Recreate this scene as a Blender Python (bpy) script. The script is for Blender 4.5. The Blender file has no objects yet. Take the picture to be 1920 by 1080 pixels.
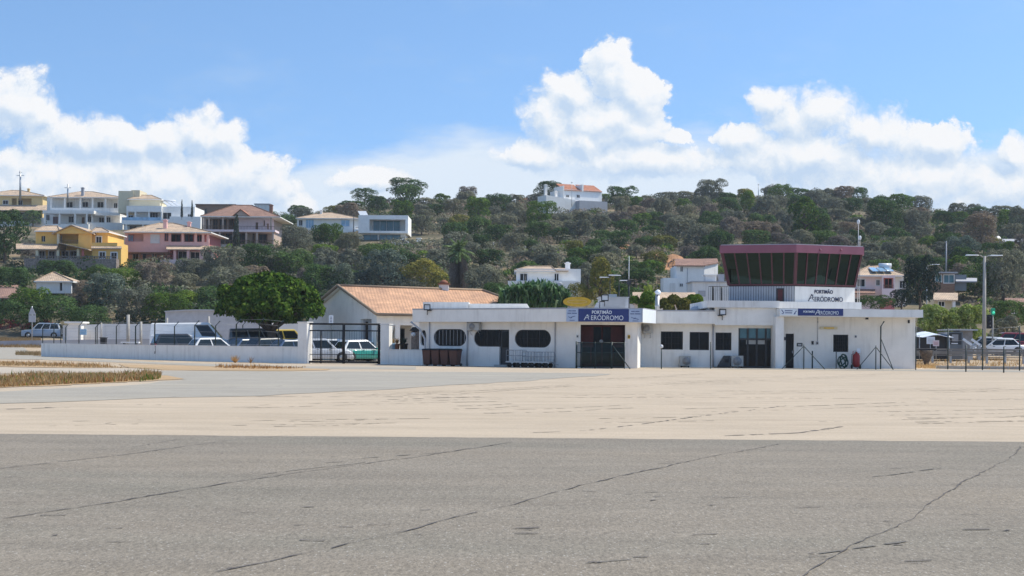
import bpy, bmesh, math, random
from mathutils import Vector, Matrix
from mathutils.geometry import tessellate_polygon
import numpy as np
R = random.Random(7)
F, HY, EYE, ROLL = 2600.0, 638.0, 1.65, 0.007
scene = bpy.context.scene
col = scene.collection

def P(px, py, Y):
    dx, dy = px-960, HY-py
    return Vector(((dx-ROLL*dy)*Y/F, Y, EYE+(dy+ROLL*dx)*Y/F))
def GY(px, py):
    return EYE*F/(py-HY-ROLL*(px-960))
def G(px, py):
    p = P(px, py, GY(px, py)); p.z = 0; return p

# ------------------------------------------------------------------ materials
def nd(nt, t, **k):
    n = nt.nodes.new(t)
    for a, b in k.items(): setattr(n, a, b)
    return n
def ramp(nt, fac, stops):
    r = nd(nt, 'ShaderNodeValToRGB')
    el = r.color_ramp.elements
    while len(el) < len(stops): el.new(0.5)
    for e, (p, c) in zip(el, stops):
        e.position = p; e.color = (*c, 1) if len(c) == 3 else c
    nt.links.new(fac, r.inputs[0]); return r.outputs[0]
def newmat(name):
    m = bpy.data.materials.new(name); m.use_nodes = True
    return m, m.node_tree, m.node_tree.nodes['Principled BSDF']
def noise(nt, scale, detail=4, rough=.55, stretch=None, coord='Object'):
    tc = nd(nt, 'ShaderNodeTexCoord'); n = nd(nt, 'ShaderNodeTexNoise')
    n.inputs['Scale'].default_value = scale; n.inputs['Detail'].default_value = detail; n.inputs['Roughness'].default_value = rough
    if stretch:
        mp = nd(nt, 'ShaderNodeMapping'); mp.inputs['Scale'].default_value = stretch
        nt.links.new(tc.outputs[coord], mp.inputs[0]); nt.links.new(mp.outputs[0], n.inputs['Vector'])
    else: nt.links.new(tc.outputs[coord], n.inputs['Vector'])
    return n.outputs['Fac']
def mix(nt, fac, a, b, mode='MIX'):
    m = nd(nt, 'ShaderNodeMix', data_type='RGBA', blend_type=mode)
    for s, v in ((m.inputs[0], fac), (m.inputs[6], a), (m.inputs[7], b)):
        if hasattr(v, 'is_output'): nt.links.new(v, s)
        elif isinstance(v, (int, float)): s.default_value = v
        else: s.default_value = (*v, 1)
    return m.outputs[2]
def mth(nt, op, a, b=None, c=None, clamp=False):
    m = nd(nt, 'ShaderNodeMath', operation=op, use_clamp=clamp)
    for s, v in zip(m.inputs, (a, b, c)):
        if v is None: continue
        if hasattr(v, 'is_output'): nt.links.new(v, s)
        else: s.default_value = v
    return m.outputs[0]
def sc(c, k): return tuple(max(0, x*k) for x in c)
def simple(name, c, rough=.6, var=.12, scale=3, metal=0, spec=.4, bump=0):
    m, nt, b = newmat(name)
    f = noise(nt, scale)
    nt.links.new(ramp(nt, f, [(.3, sc(c, 1-var)), (.7, sc(c, 1+var))]), b.inputs['Base Color'])
    b.inputs['Roughness'].default_value = rough; b.inputs['Metallic'].default_value = metal
    b.inputs['Specular IOR Level'].default_value = spec
    if bump:
        bp = nd(nt, 'ShaderNodeBump'); bp.inputs['Strength'].default_value = bump
        nt.links.new(noise(nt, scale*8), bp.inputs['Height']); nt.links.new(bp.outputs[0], b.inputs['Normal'])
    return m
def plaster(name, c, dirt=(.35, .31, .27), amt=.35):
    """painted render with rain streaks and blotches"""
    m, nt, b = newmat(name)
    base = ramp(nt, noise(nt, 1.3), [(.3, sc(c, .93)), (.7, sc(c, 1.03))])
    streak = ramp(nt, noise(nt, 1.0, 6, .6, (3.5, 3.5, .35)), [(.47, (0, 0, 0)), (.68, (1, 1, 1))])
    blot = ramp(nt, noise(nt, .55, 5, .6), [(.4, (0, 0, 0)), (.66, (1, 1, 1))])
    f = mix(nt, 1, streak, blot, 'MULTIPLY')
    f2 = mth(nt, 'MULTIPLY', f, amt)
    nt.links.new(mix(nt, f2, base, dirt), b.inputs['Base Color'])
    b.inputs['Roughness'].default_value = .85; b.inputs['Specular IOR Level'].default_value = .2
    bp = nd(nt, 'ShaderNodeBump'); bp.inputs['Strength'].default_value = .15; bp.inputs['Distance'].default_value = .02
    nt.links.new(noise(nt, 30), bp.inputs['Height']); nt.links.new(bp.outputs[0], b.inputs['Normal'])
    return m
def tiles(name, c, var=.25, rows=3.0):
    """clay pantiles: columns down the slope and staggered rows, plus patchy ageing (object space)"""
    m, nt, b = newmat(name)
    tc = nd(nt, 'ShaderNodeTexCoord')
    mp = nd(nt, 'ShaderNodeMapping'); nt.links.new(tc.outputs['UV'], mp.inputs[0])
    br = nd(nt, 'ShaderNodeTexBrick'); nt.links.new(mp.outputs[0], br.inputs[0])
    br.inputs['Scale'].default_value = 1.0; br.inputs['Brick Width'].default_value = .28; br.inputs['Row Height'].default_value = 1/rows
    br.inputs['Mortar Size'].default_value = .035; br.inputs['Mortar Smooth'].default_value = .5
    br.inputs['Color1'].default_value = (*sc(c, 1+var*.6), 1); br.inputs['Color2'].default_value = (*sc(c, 1-var*.6), 1)
    br.inputs['Mortar'].default_value = (*sc(c, .55), 1)
    age = ramp(nt, noise(nt, .8, 6, .65), [(.35, (.72, .72, .74)), (.65, (1.08, 1.05, 1.0))])
    nt.links.new(mix(nt, 1, br.outputs[0], age, 'MULTIPLY'), b.inputs['Base Color'])
    b.inputs['Roughness'].default_value = .85; b.inputs['Specular IOR Level'].default_value = .2
    bp = nd(nt, 'ShaderNodeBump'); bp.inputs['Strength'].default_value = .5; bp.inputs['Distance'].default_value = .05
    nt.links.new(br.outputs['Fac'], bp.inputs['Height']); bp.invert = True; nt.links.new(bp.outputs[0], b.inputs['Normal'])
    return m
def glassy(name, c, rough=.06, spec=.6):
    m, nt, b = newmat(name)
    nt.links.new(ramp(nt, noise(nt, .9), [(.3, sc(c, .7)), (.7, sc(c, 1.3))]), b.inputs['Base Color'])
    b.inputs['Roughness'].default_value = rough; b.inputs['Specular IOR Level'].default_value = spec
    return m
def tinted(name, c, refl=.9):
    m, nt, b = newmat(name); nt.nodes.remove(b)
    out = nt.nodes['Material Output']
    tr = nd(nt, 'ShaderNodeBsdfTransparent'); tr.inputs[0].default_value = (*c, 1)
    gl = nd(nt, 'ShaderNodeBsdfGlossy'); gl.inputs['Roughness'].default_value = .02; gl.inputs[0].default_value = (refl*.62, refl, refl*.9, 1)
    fr = nd(nt, 'ShaderNodeFresnel'); fr.inputs[0].default_value = 1.5
    mx = nd(nt, 'ShaderNodeMixShader')
    nt.links.new(fr.outputs[0], mx.inputs[0]); nt.links.new(tr.outputs[0], mx.inputs[1]); nt.links.new(gl.outputs[0], mx.inputs[2])
    nt.links.new(mx.outputs[0], out.inputs[0]); return m
def leafmat(name, c1, c2, c3, trans=.3):
    m, nt, b = newmat(name); nt.nodes.remove(b)
    out = nt.nodes['Material Output']
    g = nd(nt, 'ShaderNodeNewGeometry'); oi = nd(nt, 'ShaderNodeObjectInfo')
    cr = ramp(nt, g.outputs['Random Per Island'], [(.0, c1), (.55, c2), (1, c3)])
    tone = ramp(nt, oi.outputs['Random'], [(0, (.72, .74, .78)), (.5, (1, 1, 1)), (1, (1.22, 1.12, .98))])
    clump = ramp(nt, noise(nt, 5, 3), [(.3, (.8, .8, .8)), (.7, (1.18, 1.18, 1.1))])
    c = mix(nt, 1, mix(nt, 1, cr, tone, 'MULTIPLY'), clump, 'MULTIPLY')
    d = nd(nt, 'ShaderNodeBsdfDiffuse'); t = nd(nt, 'ShaderNodeBsdfTranslucent'); mx = nd(nt, 'ShaderNodeMixShader')
    mx.inputs[0].default_value = trans
    nt.links.new(c, d.inputs[0]); nt.links.new(c, t.inputs[0])
    nt.links.new(d.outputs[0], mx.inputs[1]); nt.links.new(t.outputs[0], mx.inputs[2]); nt.links.new(mx.outputs[0], out.inputs[0])
    return m

M = {}
M['white'] = plaster('white_plaster', (.86, .825, .77), amt=.34)
M['white2'] = plaster('white_plaster_old', (.75, .73, .70), amt=.5)
M['cream'] = plaster('cream_plaster', (.70, .62, .44), amt=.25)
M['yellow'] = plaster('yellow_plaster', (.8, .5, .15), amt=.2)
M['yellow2'] = plaster('pale_yellow_plaster', (.74, .54, .25), amt=.2)
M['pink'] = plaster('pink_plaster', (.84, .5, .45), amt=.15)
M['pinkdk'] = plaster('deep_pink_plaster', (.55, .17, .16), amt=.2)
M['pinkwhite'] = plaster('pinkish_white_plaster', (.82, .66, .66), amt=.2)
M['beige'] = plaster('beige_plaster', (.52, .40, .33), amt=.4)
M['villa'] = plaster('villa_white', (.87, .85, .81), amt=.1)
M['greywall'] = plaster('grey_render', (.42, .42, .44), amt=.4)
M['stone'] = simple('stone_wall', (.25, .2, .17), .9, .45, 4, bump=.6)
M['concrete'] = simple('concrete', (.38, .37, .35), .85, .15, 3, bump=.2)
M['brickwall'] = simple('brown_brick', (.27, .16, .11), .9, .3, 5, bump=.4)
M['tile'] = tiles('clay_roof_tiles', (.64, .38, .24), .14)
M['tilepale'] = tiles('pale_roof_tiles', (.62, .47, .34))
M['tilered'] = tiles('red_roof_tiles', (.5, .22, .14))
M['tilebrown'] = tiles('brown_roof_tiles', (.36, .22, .17))
M['darkglass'] = glassy('dark_window_glass', (.006, .007, .009), .1, .14)
M['teal'] = glassy('teal_window_glass', (.05, .14, .17))
M['blueglass'] = glassy('blue_glass_railing', (.25, .42, .58))
M['cabglass'] = tinted('green_tinted_glass', (.01, .032, .028), .75)
M['doorglass'] = tinted('door_glass', (.42, .5, .48))
M['carglass'] = glassy('car_glass', (.012, .02, .024), .04, .5)
M['frame'] = simple('white_frame', (.7, .7, .7), .5, .06)
M['darkframe'] = simple('dark_metal_frame', (.03, .032, .036), .5, .2)
M['maroon'] = simple('maroon_metal', (.085, .02, .03), .45, .12, 1.5)
M['fascia'] = simple('maroon_fascia', (.24, .085, .12), .5, .1, 1.2)
M['green'] = simple('dark_green_steel', (.018, .035, .035), .5, .3, 4)
M['steel'] = simple('galvanised_steel', (.42, .43, .44), .45, .12, 5, .6)
M['greymetal'] = simple('grey_sheet_metal', (.46, .46, .48), .5, .1, 2, .1)
M['black'] = simple('black_plastic', (.01, .01, .012), .7, .2)
M['rubber'] = simple('tyre_rubber', (.02, .02, .02), .85, .2)
M['brownbin'] = simple('brown_plastic', (.085, .035, .026), .6, .15)
M['acwhite'] = simple('ac_casing', (.4, .39, .36), .5, .1)
M['wood'] = simple('brown_wood', (.16, .08, .045), .7, .3, 6)
M['redpanel'] = simple('dark_red_panel', (.13, .022, .02), .5, .2)
M['rail'] = simple('weathered_rail', (.2, .19, .175), .7, .2, 2)
M['gap'] = simple('grey_metal_and_gap_shade', (.28, .28, .29), .6, .2)  # mid grey metal; on the tower wall it paints the shade between ribs
M['maroondoor'] = simple('dark_red_interior', (.1, .02, .02), .6, .3)
M['redpaint'] = simple('red_paint', (.3, .02, .02), .45, .15)
M['hose'] = simple('green_hose', (.02, .07, .05), .5, .2)
M['lampglass'] = simple('lamp_glass', (.62, .64, .66), .25, .05)
M['navy'] = simple('navy_sign', (.022, .04, .17), .45, .08, 1)
M['signwhite'] = simple('sign_white', (.74, .78, .82), .5, .04)
M['ink'] = simple('sign_ink', (.03, .035, .08), .6, .05)
M['signpale'] = simple('sign_pale_blue', (.42, .5, .64), .5, .04)
M['yellowsign'] = simple('yellow_sign', (.68, .42, .03), .5, .12)
M['bark'] = simple('bark', (.11, .085, .065), .95, .4, 8, bump=.6)
M['deadfrond'] = simple('dead_palm_fronds', (.3, .245, .2), .95, .4, 6)
M['lime'] = simple('pale_concrete_pole', (.36, .34, .31), .8, .1)
M['rock'] = simple('orange_soil', (.48, .25, .13), .95, .3, 2, bump=.5)
M['signgreen'] = simple('green_enamel', (.02, .35, .18), .4, .1)
M['lit'] = None
def paint(name, c, rough=.22):
    m, nt, b = newmat(name)
    nt.links.new(ramp(nt, noise(nt, 2), [(.3, sc(c, .94)), (.7, sc(c, 1.05))]), b.inputs['Base Color'])
    b.inputs['Roughness'].default_value = .32; b.inputs['Coat Weight'].default_value = .4; b.inputs['Coat Roughness'].default_value = .05
    return m
for k, c in dict(pwhite=(.84, .84, .83), pdark=(.02, .025, .035), pblue=(.05, .09, .17), psilver=(.5, .52, .55), pteal=(.02, .24, .2),
                 pred=(.2, .012, .02), pyellow=(.7, .5, .08), pslate=(.3, .38, .48), pgrey=(.13, .15, .17)).items():
    M[k] = paint('paint_'+k[1:], c)
m, nt, b = newmat('lit_green_lens'); b.inputs['Base Color'].default_value = (.02, .5, .3, 1)
b.inputs['Emission Color'].default_value = (.1, 1, .6, 1); b.inputs['Emission Strength'].default_value = .35; M['lit'] = m
m, nt, b = newmat('red_tail_lens'); b.inputs['Base Color'].default_value = (.4, .02, .02, 1); b.inputs['Roughness'].default_value = .2; M['tail'] = m
m, nt, b = newmat('clear_lens'); b.inputs['Base Color'].default_value = (.6, .62, .65, 1); b.inputs['Roughness'].default_value = .1; M['head'] = m

L = {}
L['olive'] = leafmat('olive_leaves', (.12, .13, .095), (.18, .188, .14), (.27, .275, .21))
L['brown'] = leafmat('dry_scrub_leaves', (.15, .125, .11), (.21, .18, .155), (.29, .25, .2))
L['dark'] = leafmat('dark_green_leaves', (.038, .078, .028), (.072, .13, .046), (.13, .2, .075))
L['bright'] = leafmat('fresh_green_leaves', (.06, .12, .025), (.1, .18, .035), (.19, .26, .05))
L['yellow'] = leafmat('yellow_green_leaves', (.12, .135, .04), (.2, .2, .055), (.32, .28, .08))
L['lime'] = leafmat('lime_cane_leaves', (.14, .2, .05), (.27, .35, .09), (.48, .54, .22))
L['pine'] = leafmat('pine_needles', (.022, .058, .012), (.05, .1, .018), (.11, .165, .03), .06)
L['blue'] = leafmat('blue_grey_leaves', (.07, .1, .085), (.12, .16, .13), (.2, .24, .2))
L['cane'] = leafmat('banana_leaves', (.05, .12, .04), (.11, .22, .09), (.3, .42, .24))
L['conifer'] = leafmat('conifer_needles', (.02, .035, .028), (.035, .055, .045), (.06, .08, .06), .15)
L['palm'] = leafmat('palm_fronds', (.09, .15, .05), (.17, .25, .09), (.34, .42, .2))
L['dry'] = leafmat('dry_grass', (.32, .2, .09), (.45, .3, .15), (.62, .46, .26))
L['rust'] = leafmat('rusty_weeds', (.22, .11, .05), (.33, .18, .08), (.45, .3, .13))
L['pinkfl'] = leafmat('red_flowers', (.35, .03, .06), (.5, .08, .1), (.6, .2, .15))

# ------------------------------------------------------------------ mesh building (world coordinates)
INV = {}
def tag(o, label=None, cat=None, group=None, kind=None):
    for k, v in (('label', label), ('category', cat), ('group', group), ('kind', kind)):
        if v: o[k] = v
    return o
def thing(name, label, cat, loc, rz=0, group=None):
    o = bpy.data.objects.new(name, None); col.objects.link(o); o.empty_display_size = .3
    o.location = loc; o.rotation_euler = (0, 0, rz)
    INV[o.name] = (Matrix.Translation(Vector(loc)) @ Matrix.Rotation(rz, 4, 'Z')).inverted()
    return tag(o, label, cat, group)
class MB:
    def __init__(s, T=None): s.v, s.f, s.m, s.T, s.sm = [], [], [], T, []
    def add(s, vs, fs, mi=0, smooth=False):
        b = len(s.v)
        for p in vs:
            p = Vector(p); s.v.append(s.T @ p if s.T else p)
        for f in fs: s.f.append([b+i for i in f]); s.m.append(mi); s.sm.append(smooth)
        return s
    def box(s, x0, x1, y0, y1, z0, z1, mi=0):
        vs = [(x, y, z) for z in (z0, z1) for y in (y0, y1) for x in (x0, x1)]
        return s.add(vs, [(0, 2, 3, 1), (4, 5, 7, 6), (0, 1, 5, 4), (2, 6, 7, 3), (0, 4, 6, 2), (1, 3, 7, 5)], mi)
    def hexa(s, bot, top, mi=0):
        n = len(bot)
        return s.add(list(bot)+list(top), [tuple(range(n-1, -1, -1)), tuple(range(n, 2*n))]+[(i, (i+1) % n, n+(i+1) % n, n+i) for i in range(n)], mi)
    def prism(s, poly, z0, z1, mi=0):       # poly of (x, y), counter-clockwise
        return s.hexa([(x, y, z0) for x, y in poly], [(x, y, z1) for x, y in poly], mi)
    def slab(s, outer, holes, y0, y1, mi=0):  # polygon in x,z with holes, from y0 (front) to y1
        loops = [outer]+list(holes)
        flat = [p for l in loops for p in l]
        tr = tessellate_polygon([[Vector((p[0], p[1], 0)) for p in l] for l in loops])
        n = len(flat)
        vs = [(p[0], y0, p[1]) for p in flat]+[(p[0], y1, p[1]) for p in flat]
        fs = []
        for t in tr:
            a, b2, c = [flat[i] for i in t]
            if (b2[0]-a[0])*(c[1]-a[1])-(b2[1]-a[1])*(c[0]-a[0]) < 0: t = (t[0], t[2], t[1])
            fs.append(tuple(t)); fs.append((t[2]+n, t[1]+n, t[0]+n))
        k = 0
        for l in loops:
            m_ = len(l)
            for i in range(m_):
                a, b2 = k+i, k+(i+1) % m_
                fs.append((b2, a, a+n, b2+n))
            k += m_
        return s.add(vs, fs, mi)
    def tube(s, pts, r, n=6, mi=0, cap=True):
        pts = [Vector(p) for p in pts]; rs = r if isinstance(r, (list, tuple)) else [r]*len(pts)
        vs, fs = [], []
        for i, p in enumerate(pts):
            d = (pts[min(i+1, len(pts)-1)]-pts[max(i-1, 0)]).normalized()
            a = d.cross(Vector((0, 0, 1)) if abs(d.z) < .9 else Vector((1, 0, 0))).normalized(); b2 = d.cross(a)
            for k in range(n):
                t = 2*math.pi*k/n
                vs.append(p+(a*math.cos(t)+b2*math.sin(t))*rs[i])
        for i in range(len(pts)-1):
            for k in range(n):
                fs.append((i*n+k, i*n+(k+1) % n, (i+1)*n+(k+1) % n, (i+1)*n+k))
        if cap: fs += [tuple(range(n-1, -1, -1)), tuple(range((len(pts)-1)*n, len(pts)*n))]
        return s.add(vs, fs, mi, True)
    def lathe(s, c, prof, n=16, axis='z', mi=0):  # prof of (r, h)
        vs, fs = [], []
        for r, h in prof:
            for k in range(n):
                t = 2*math.pi*k/n; a, b2 = r*math.cos(t), r*math.sin(t)
                o = {'z': (a, b2, h), 'y': (a, h, b2), 'x': (h, a, b2)}[axis]
                vs.append((c[0]+o[0], c[1]+o[1], c[2]+o[2]))
        for i in range(len(prof)-1):
            for k in range(n):
                fs.append((i*n+k, i*n+(k+1) % n, (i+1)*n+(k+1) % n, (i+1)*n+k))
        fs += [tuple(range(n)), tuple(range((len(prof)-1)*n, len(prof)*n))]
        return s.add(vs, fs, mi, True)
    def build(s, name, mats, parent=None, bevel=0, uv=False):
        if not isinstance(mats, (list, tuple)): mats = [mats]
        vs = s.v
        if parent is not None:
            I = INV[parent.name]; vs = [I @ p for p in vs]; org = Vector((0, 0, 0))
        else:
            xs = [p.x for p in vs]; ys = [p.y for p in vs]; zs = [p.z for p in vs]
            org = Vector(((min(xs)+max(xs))/2, (min(ys)+max(ys))/2, min(zs))); vs = [p-org for p in vs]
        me = bpy.data.meshes.new(name); me.from_pydata([tuple(p) for p in vs], [], s.f)
        for m_ in mats: me.materials.append(m_)
        for p, mi, sm in zip(me.polygons, s.m, s.sm): p.material_index = mi; p.use_smooth = sm
        if uv: slopeuv(me)
        me.update(); bm = bmesh.new(); bm.from_mesh(me); bmesh.ops.recalc_face_normals(bm, faces=bm.faces); bm.to_mesh(me); bm.free()
        o = bpy.data.objects.new(name, me); col.objects.link(o); o.location = org
        if parent is not None: o.parent = parent; INV[o.name] = INV[parent.name]
        else: INV[o.name] = Matrix.Translation(org).inverted()
        if bevel:
            bv = o.modifiers.new('Bevel', 'BEVEL'); bv.width = bevel; bv.segments = 2; bv.limit_method = 'ANGLE'
        return o
def slopeuv(me):
    uvl = me.uv_layers.new(name='UVMap')
    for p in me.polygons:
        n = p.normal; a = Vector((-n.y, n.x, 0))
        a = a.normalized() if a.length > 1e-4 else Vector((1, 0, 0)); b2 = n.cross(a)
        for li in p.loop_indices:
            c = me.vertices[me.loops[li].vertex_index].co
            uvl.data[li].uv = (c.dot(a), c.dot(b2))
def rect(x0, x1, z0, z1): return [(x0, z0), (x1, z0), (x1, z1), (x0, z1)]
def stadium(x0, x1, z0, z1, n=10, k=1.0, rr=None):
    r = rr or (z1-z0)/2; kx = r*k; out = []
    for cx, cz, a0 in ((x1-kx, z0+r, -90), (x1-kx, z1-r, 0), (x0+kx, z1-r, 90), (x0+kx, z0+r, 180)):
        for i in range(n+1):
            t = math.radians(a0+90*i/n); q = (cx+kx*math.cos(t), cz+r*math.sin(t))
            if not out or abs(q[0]-out[-1][0])+abs(q[1]-out[-1][1]) > 1e-4: out.append(q)
    return out
class Fr:
    """a facade frame: x along the facade, y into the building, z up"""
    def __init__(s, a, b, z=0):
        a, b = Vector((a[0], a[1], z)), Vector((b[0], b[1], z)); s.o = a; d = (b-a); s.len = d.length
        s.yaw = math.atan2(d.y, d.x); s.T = Matrix.Translation(a) @ Matrix.Rotation(s.yaw, 4, 'Z'); s.I = s.T.inverted()
    def px(s, px, py, d=0):
        e = s.I @ Vector((0, 0, EYE)); q = s.I @ P(px, py, 50.0); r = q-e
        t = (d-e.y)/r.y; h = e+r*t; return h.x, h.z
    def rect(s, x0, y0, x1, y1, d=0):   # photo box -> local x0,x1,z0,z1
        ax, az = s.px(x0, (y0+y1)/2, d); bx, bz = s.px(x1, (y0+y1)/2, d); cx = (x0+x1)/2
        return ax, bx, s.px(cx, y1, d)[1], s.px(cx, y0, d)[1]
    def mb(s): return MB(s.T)
def text(body, fr, x, z, d, size, mat, parent=None, bold=0, align='CENTER', name='lettering', sx=1.0):
    cu = bpy.data.curves.new(name, 'FONT'); cu.body = body; cu.size = size; cu.align_x = align; cu.extrude = .008; cu.offset = bold
    o = bpy.data.objects.new(name, cu); col.objects.link(o)
    dg = bpy.context.evaluated_depsgraph_get()
    me = bpy.data.meshes.new_from_object(o.evaluated_get(dg)); bpy.data.objects.remove(o)
    T = fr.T @ Matrix.Translation((x, d, z)) @ Matrix.Rotation(math.pi/2, 4, 'X') @ Matrix.Diagonal((sx, 1, 1, 1))
    if parent is not None: T = INV[parent.name] @ T
    me.transform(T); me.materials.clear(); me.materials.append(mat); me.name = name
    o = bpy.data.objects.new(name, me); col.objects.link(o)
    if parent is not None: o.parent = parent; INV[o.name] = INV[parent.name]
    return o
# ------------------------------------------------------------------ camera, sun, sky
cd = bpy.data.cameras.new('camera'); cam = bpy.data.objects.new('camera', cd); col.objects.link(cam); scene.camera = cam
cd.sensor_width = 36; cd.lens = F*36/1920; cd.shift_y = (HY-540)/1920; cd.clip_end = 20000; cd.clip_start = .1
cam.matrix_world = Matrix.Translation((0, 0, EYE)) @ Matrix.Rotation(math.pi/2, 4, 'X') @ Matrix.Rotation(ROLL, 4, 'Z')
SUN = Vector((.60, .12, .80)).normalized()
sd = bpy.data.lights.new('sun', 'SUN'); sun = bpy.data.objects.new('sun', sd); col.objects.link(sun)
sd.energy = 3.9; sd.angle = math.radians(.5); sd.color = (1, .95, .83)
sun.rotation_euler = SUN.to_track_quat('Z', 'Y').to_euler(); sun.location = SUN*200
scene.view_settings.view_transform = 'Standard'; scene.view_settings.look = 'None'; scene.view_settings.gamma = 1
scene.view_settings.exposure = .41

w = bpy.data.worlds.new('World'); scene.world = w; w.use_nodes = True; nt = w.node_tree; nt.nodes.clear()
out = nd(nt, 'ShaderNodeOutputWorld')
sky = nd(nt, 'ShaderNodeTexSky', sky_type='NISHITA'); sky.sun_disc = False
sky.sun_elevation = math.asin(SUN.z); sky.sun_rotation = math.atan2(SUN.x, SUN.y)
sky.air_density = 1.0; sky.dust_density = .3; sky.ozone_density = 2.5
def vm(op, a, b=None, c=None):
    m = nd(nt, 'ShaderNodeVectorMath', operation=op)
    for s, v in zip(m.inputs, (a, b, c)):
        if v is None: continue
        if hasattr(v, 'is_output'): nt.links.new(v, s)
        else: s.default_value = v
    return m
tcw = nd(nt, 'ShaderNodeTexCoord')
nt.links.new(vm('ADD', tcw.outputs['Generated'], (0, 0, .15)).outputs[0], sky.inputs[0])
skyc = mix(nt, 1, sky.outputs[0], (.96, 1.1, 1.16), 'MULTIPLY')
bg = nd(nt, 'ShaderNodeBackground'); bg.inputs[1].default_value = .135
nt.links.new(skyc, bg.inputs[0]); nt.links.new(bg.outputs[0], out.inputs[0])
# clouds: a far curved sheet of sky, clear where there is no cloud
cmat = bpy.data.materials.new('cloudy_sky'); cmat.use_nodes = True; nt = cmat.node_tree; nt.nodes.clear(); out = nd(nt, 'ShaderNodeOutputMaterial'); cmat.cycles.emission_sampling = 'NONE'
geo = nd(nt, 'ShaderNodeNewGeometry'); sp = nd(nt, 'ShaderNodeSeparateXYZ'); nt.links.new(vm('SUBTRACT', geo.outputs['Position'], (0, 0, EYE)).outputs[0], sp.inputs[0])
ysafe = mth(nt, 'MAXIMUM', sp.outputs[1], .05)
U = mth(nt, 'DIVIDE', sp.outputs[0], ysafe); V = mth(nt, 'DIVIDE', sp.outputs[2], ysafe)   # tangent of azimuth and of elevation
cb = nd(nt, 'ShaderNodeCombineXYZ'); nt.links.new(U, cb.inputs[0]); nt.links.new(V, cb.inputs[1])
PUFFS = [(25, 190, 85, 85), (-80, 210, 130, 110), (75, 215, 50, 45), (80, 340, 230, 115), (300, 350, 220, 110),
 (370, 245, 90, 68), (300, 258, 75, 50), (428, 255, 62, 58), (245, 272, 70, 42), (440, 330, 120, 85), (500, 345, 70, 60), (560, 385, 60, 38),
 (690, 330, 110, 36), (1145, 135, 68, 72), (1065, 178, 82, 62), (1195, 172, 66, 66), (1020, 225, 62, 66), (1130, 225, 140, 66),
 (1190, 240, 70, 44), (1105, 260, 95, 28), (1265, 253, 48, 20), (1480, 225, 100, 68), (1540, 210, 84, 60), (1445, 195, 58, 48),
 (1640, 250, 125, 65), (1745, 272, 120, 55), (1395, 258, 85, 34), (1895, 285, 60, 42), (1940, 340, 150, 70), (1520, 300, 230, 75), (1720, 335, 240, 80), (1880, 360, 160, 70), (1180, 300, 240, 50), (1000, 290, 110, 40), (150, 260, 170, 60)]
fld = bpy.data.node_groups.new('cloud_field', 'ShaderNodeTree')
fld.interface.new_socket('P', in_out='INPUT', socket_type='NodeSocketVector'); fld.interface.new_socket('D', in_out='OUTPUT', socket_type='NodeSocketFloat')
wnt, nt = nt, fld
gi, go = nd(nt, 'NodeGroupInput'), nd(nt, 'NodeGroupOutput')
def nz(vec, scale, det, rough=.55):
    n = nd(nt, 'ShaderNodeTexNoise'); n.inputs['Scale'].default_value = scale; n.inputs['Detail'].default_value = det; n.inputs['Roughness'].default_value = rough
    nt.links.new(vec, n.inputs['Vector']); return n
n1 = nz(gi.outputs[0], 22, 5, .6)
dv = vm('SUBTRACT', n1.outputs['Color'], (.5, .5, .5)).outputs[0]
wp = vm('MULTIPLY_ADD', dv, (.026, .022, 0), gi.outputs[0]).outputs[0]
d = None
for px, py, rx, ry in PUFFS:
    rx, ry = rx*1.12, ry*1.12
    cx, cy = (px-960)/F, (HY-py+ROLL*(px-960))/F
    q = vm('MULTIPLY', vm('SUBTRACT', wp, (cx, cy, 0)).outputs[0], (F/rx, F/ry, 0)).outputs[0]
    e = mth(nt, 'SUBTRACT', 1, vm('LENGTH', q).outputs['Value'])
    d = e if d is None else mth(nt, 'SMOOTH_MAX', d, e, .25)
vo = nd(nt, 'ShaderNodeTexVoronoi', feature='SMOOTH_F1'); vo.inputs['Scale'].default_value = 55; vo.inputs['Detail'].default_value = 4; vo.inputs['Smoothness'].default_value = .6
vo.inputs['Roughness'].default_value = .55; vo.inputs['Lacunarity'].default_value = 2.3
nt.links.new(wp, vo.inputs['Vector'])
bil = mth(nt, 'MULTIPLY', mth(nt, 'SUBTRACT', .42, vo.outputs['Distance']), .4)
d = mth(nt, 'ADD', d, bil)
nt.links.new(d, go.inputs[0])
nt = wnt
def fieldat(vec):
    g = nd(nt, 'ShaderNodeGroup'); g.node_tree = fld; nt.links.new(vec, g.inputs[0]); return g.outputs[0]
def mr(v, a, b, c=0, d=1, smooth=True):
    n = nd(nt, 'ShaderNodeMapRange', interpolation_type='SMOOTHSTEP' if smooth else 'LINEAR')
    nt.links.new(v, n.inputs[0])
    for i, x in zip((1, 2, 3, 4), (a, b, c, d)): n.inputs[i].default_value = x
    return n.outputs[0]
D0 = fieldat(cb.outputs[0])
D1 = fieldat(vm('ADD', cb.outputs[0], (.004, .010, 0)).outputs[0])
soft = nz(cb.outputs[0], 9, 3)
lo = mr(soft.outputs['Fac'], .35, .65, .08, .4)
msk = nd(nt, 'ShaderNodeMapRange', interpolation_type='SMOOTHSTEP'); nt.links.new(D0, msk.inputs[0]); msk.inputs[1].default_value = -.06; nt.links.new(lo, msk.inputs[2])
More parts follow.
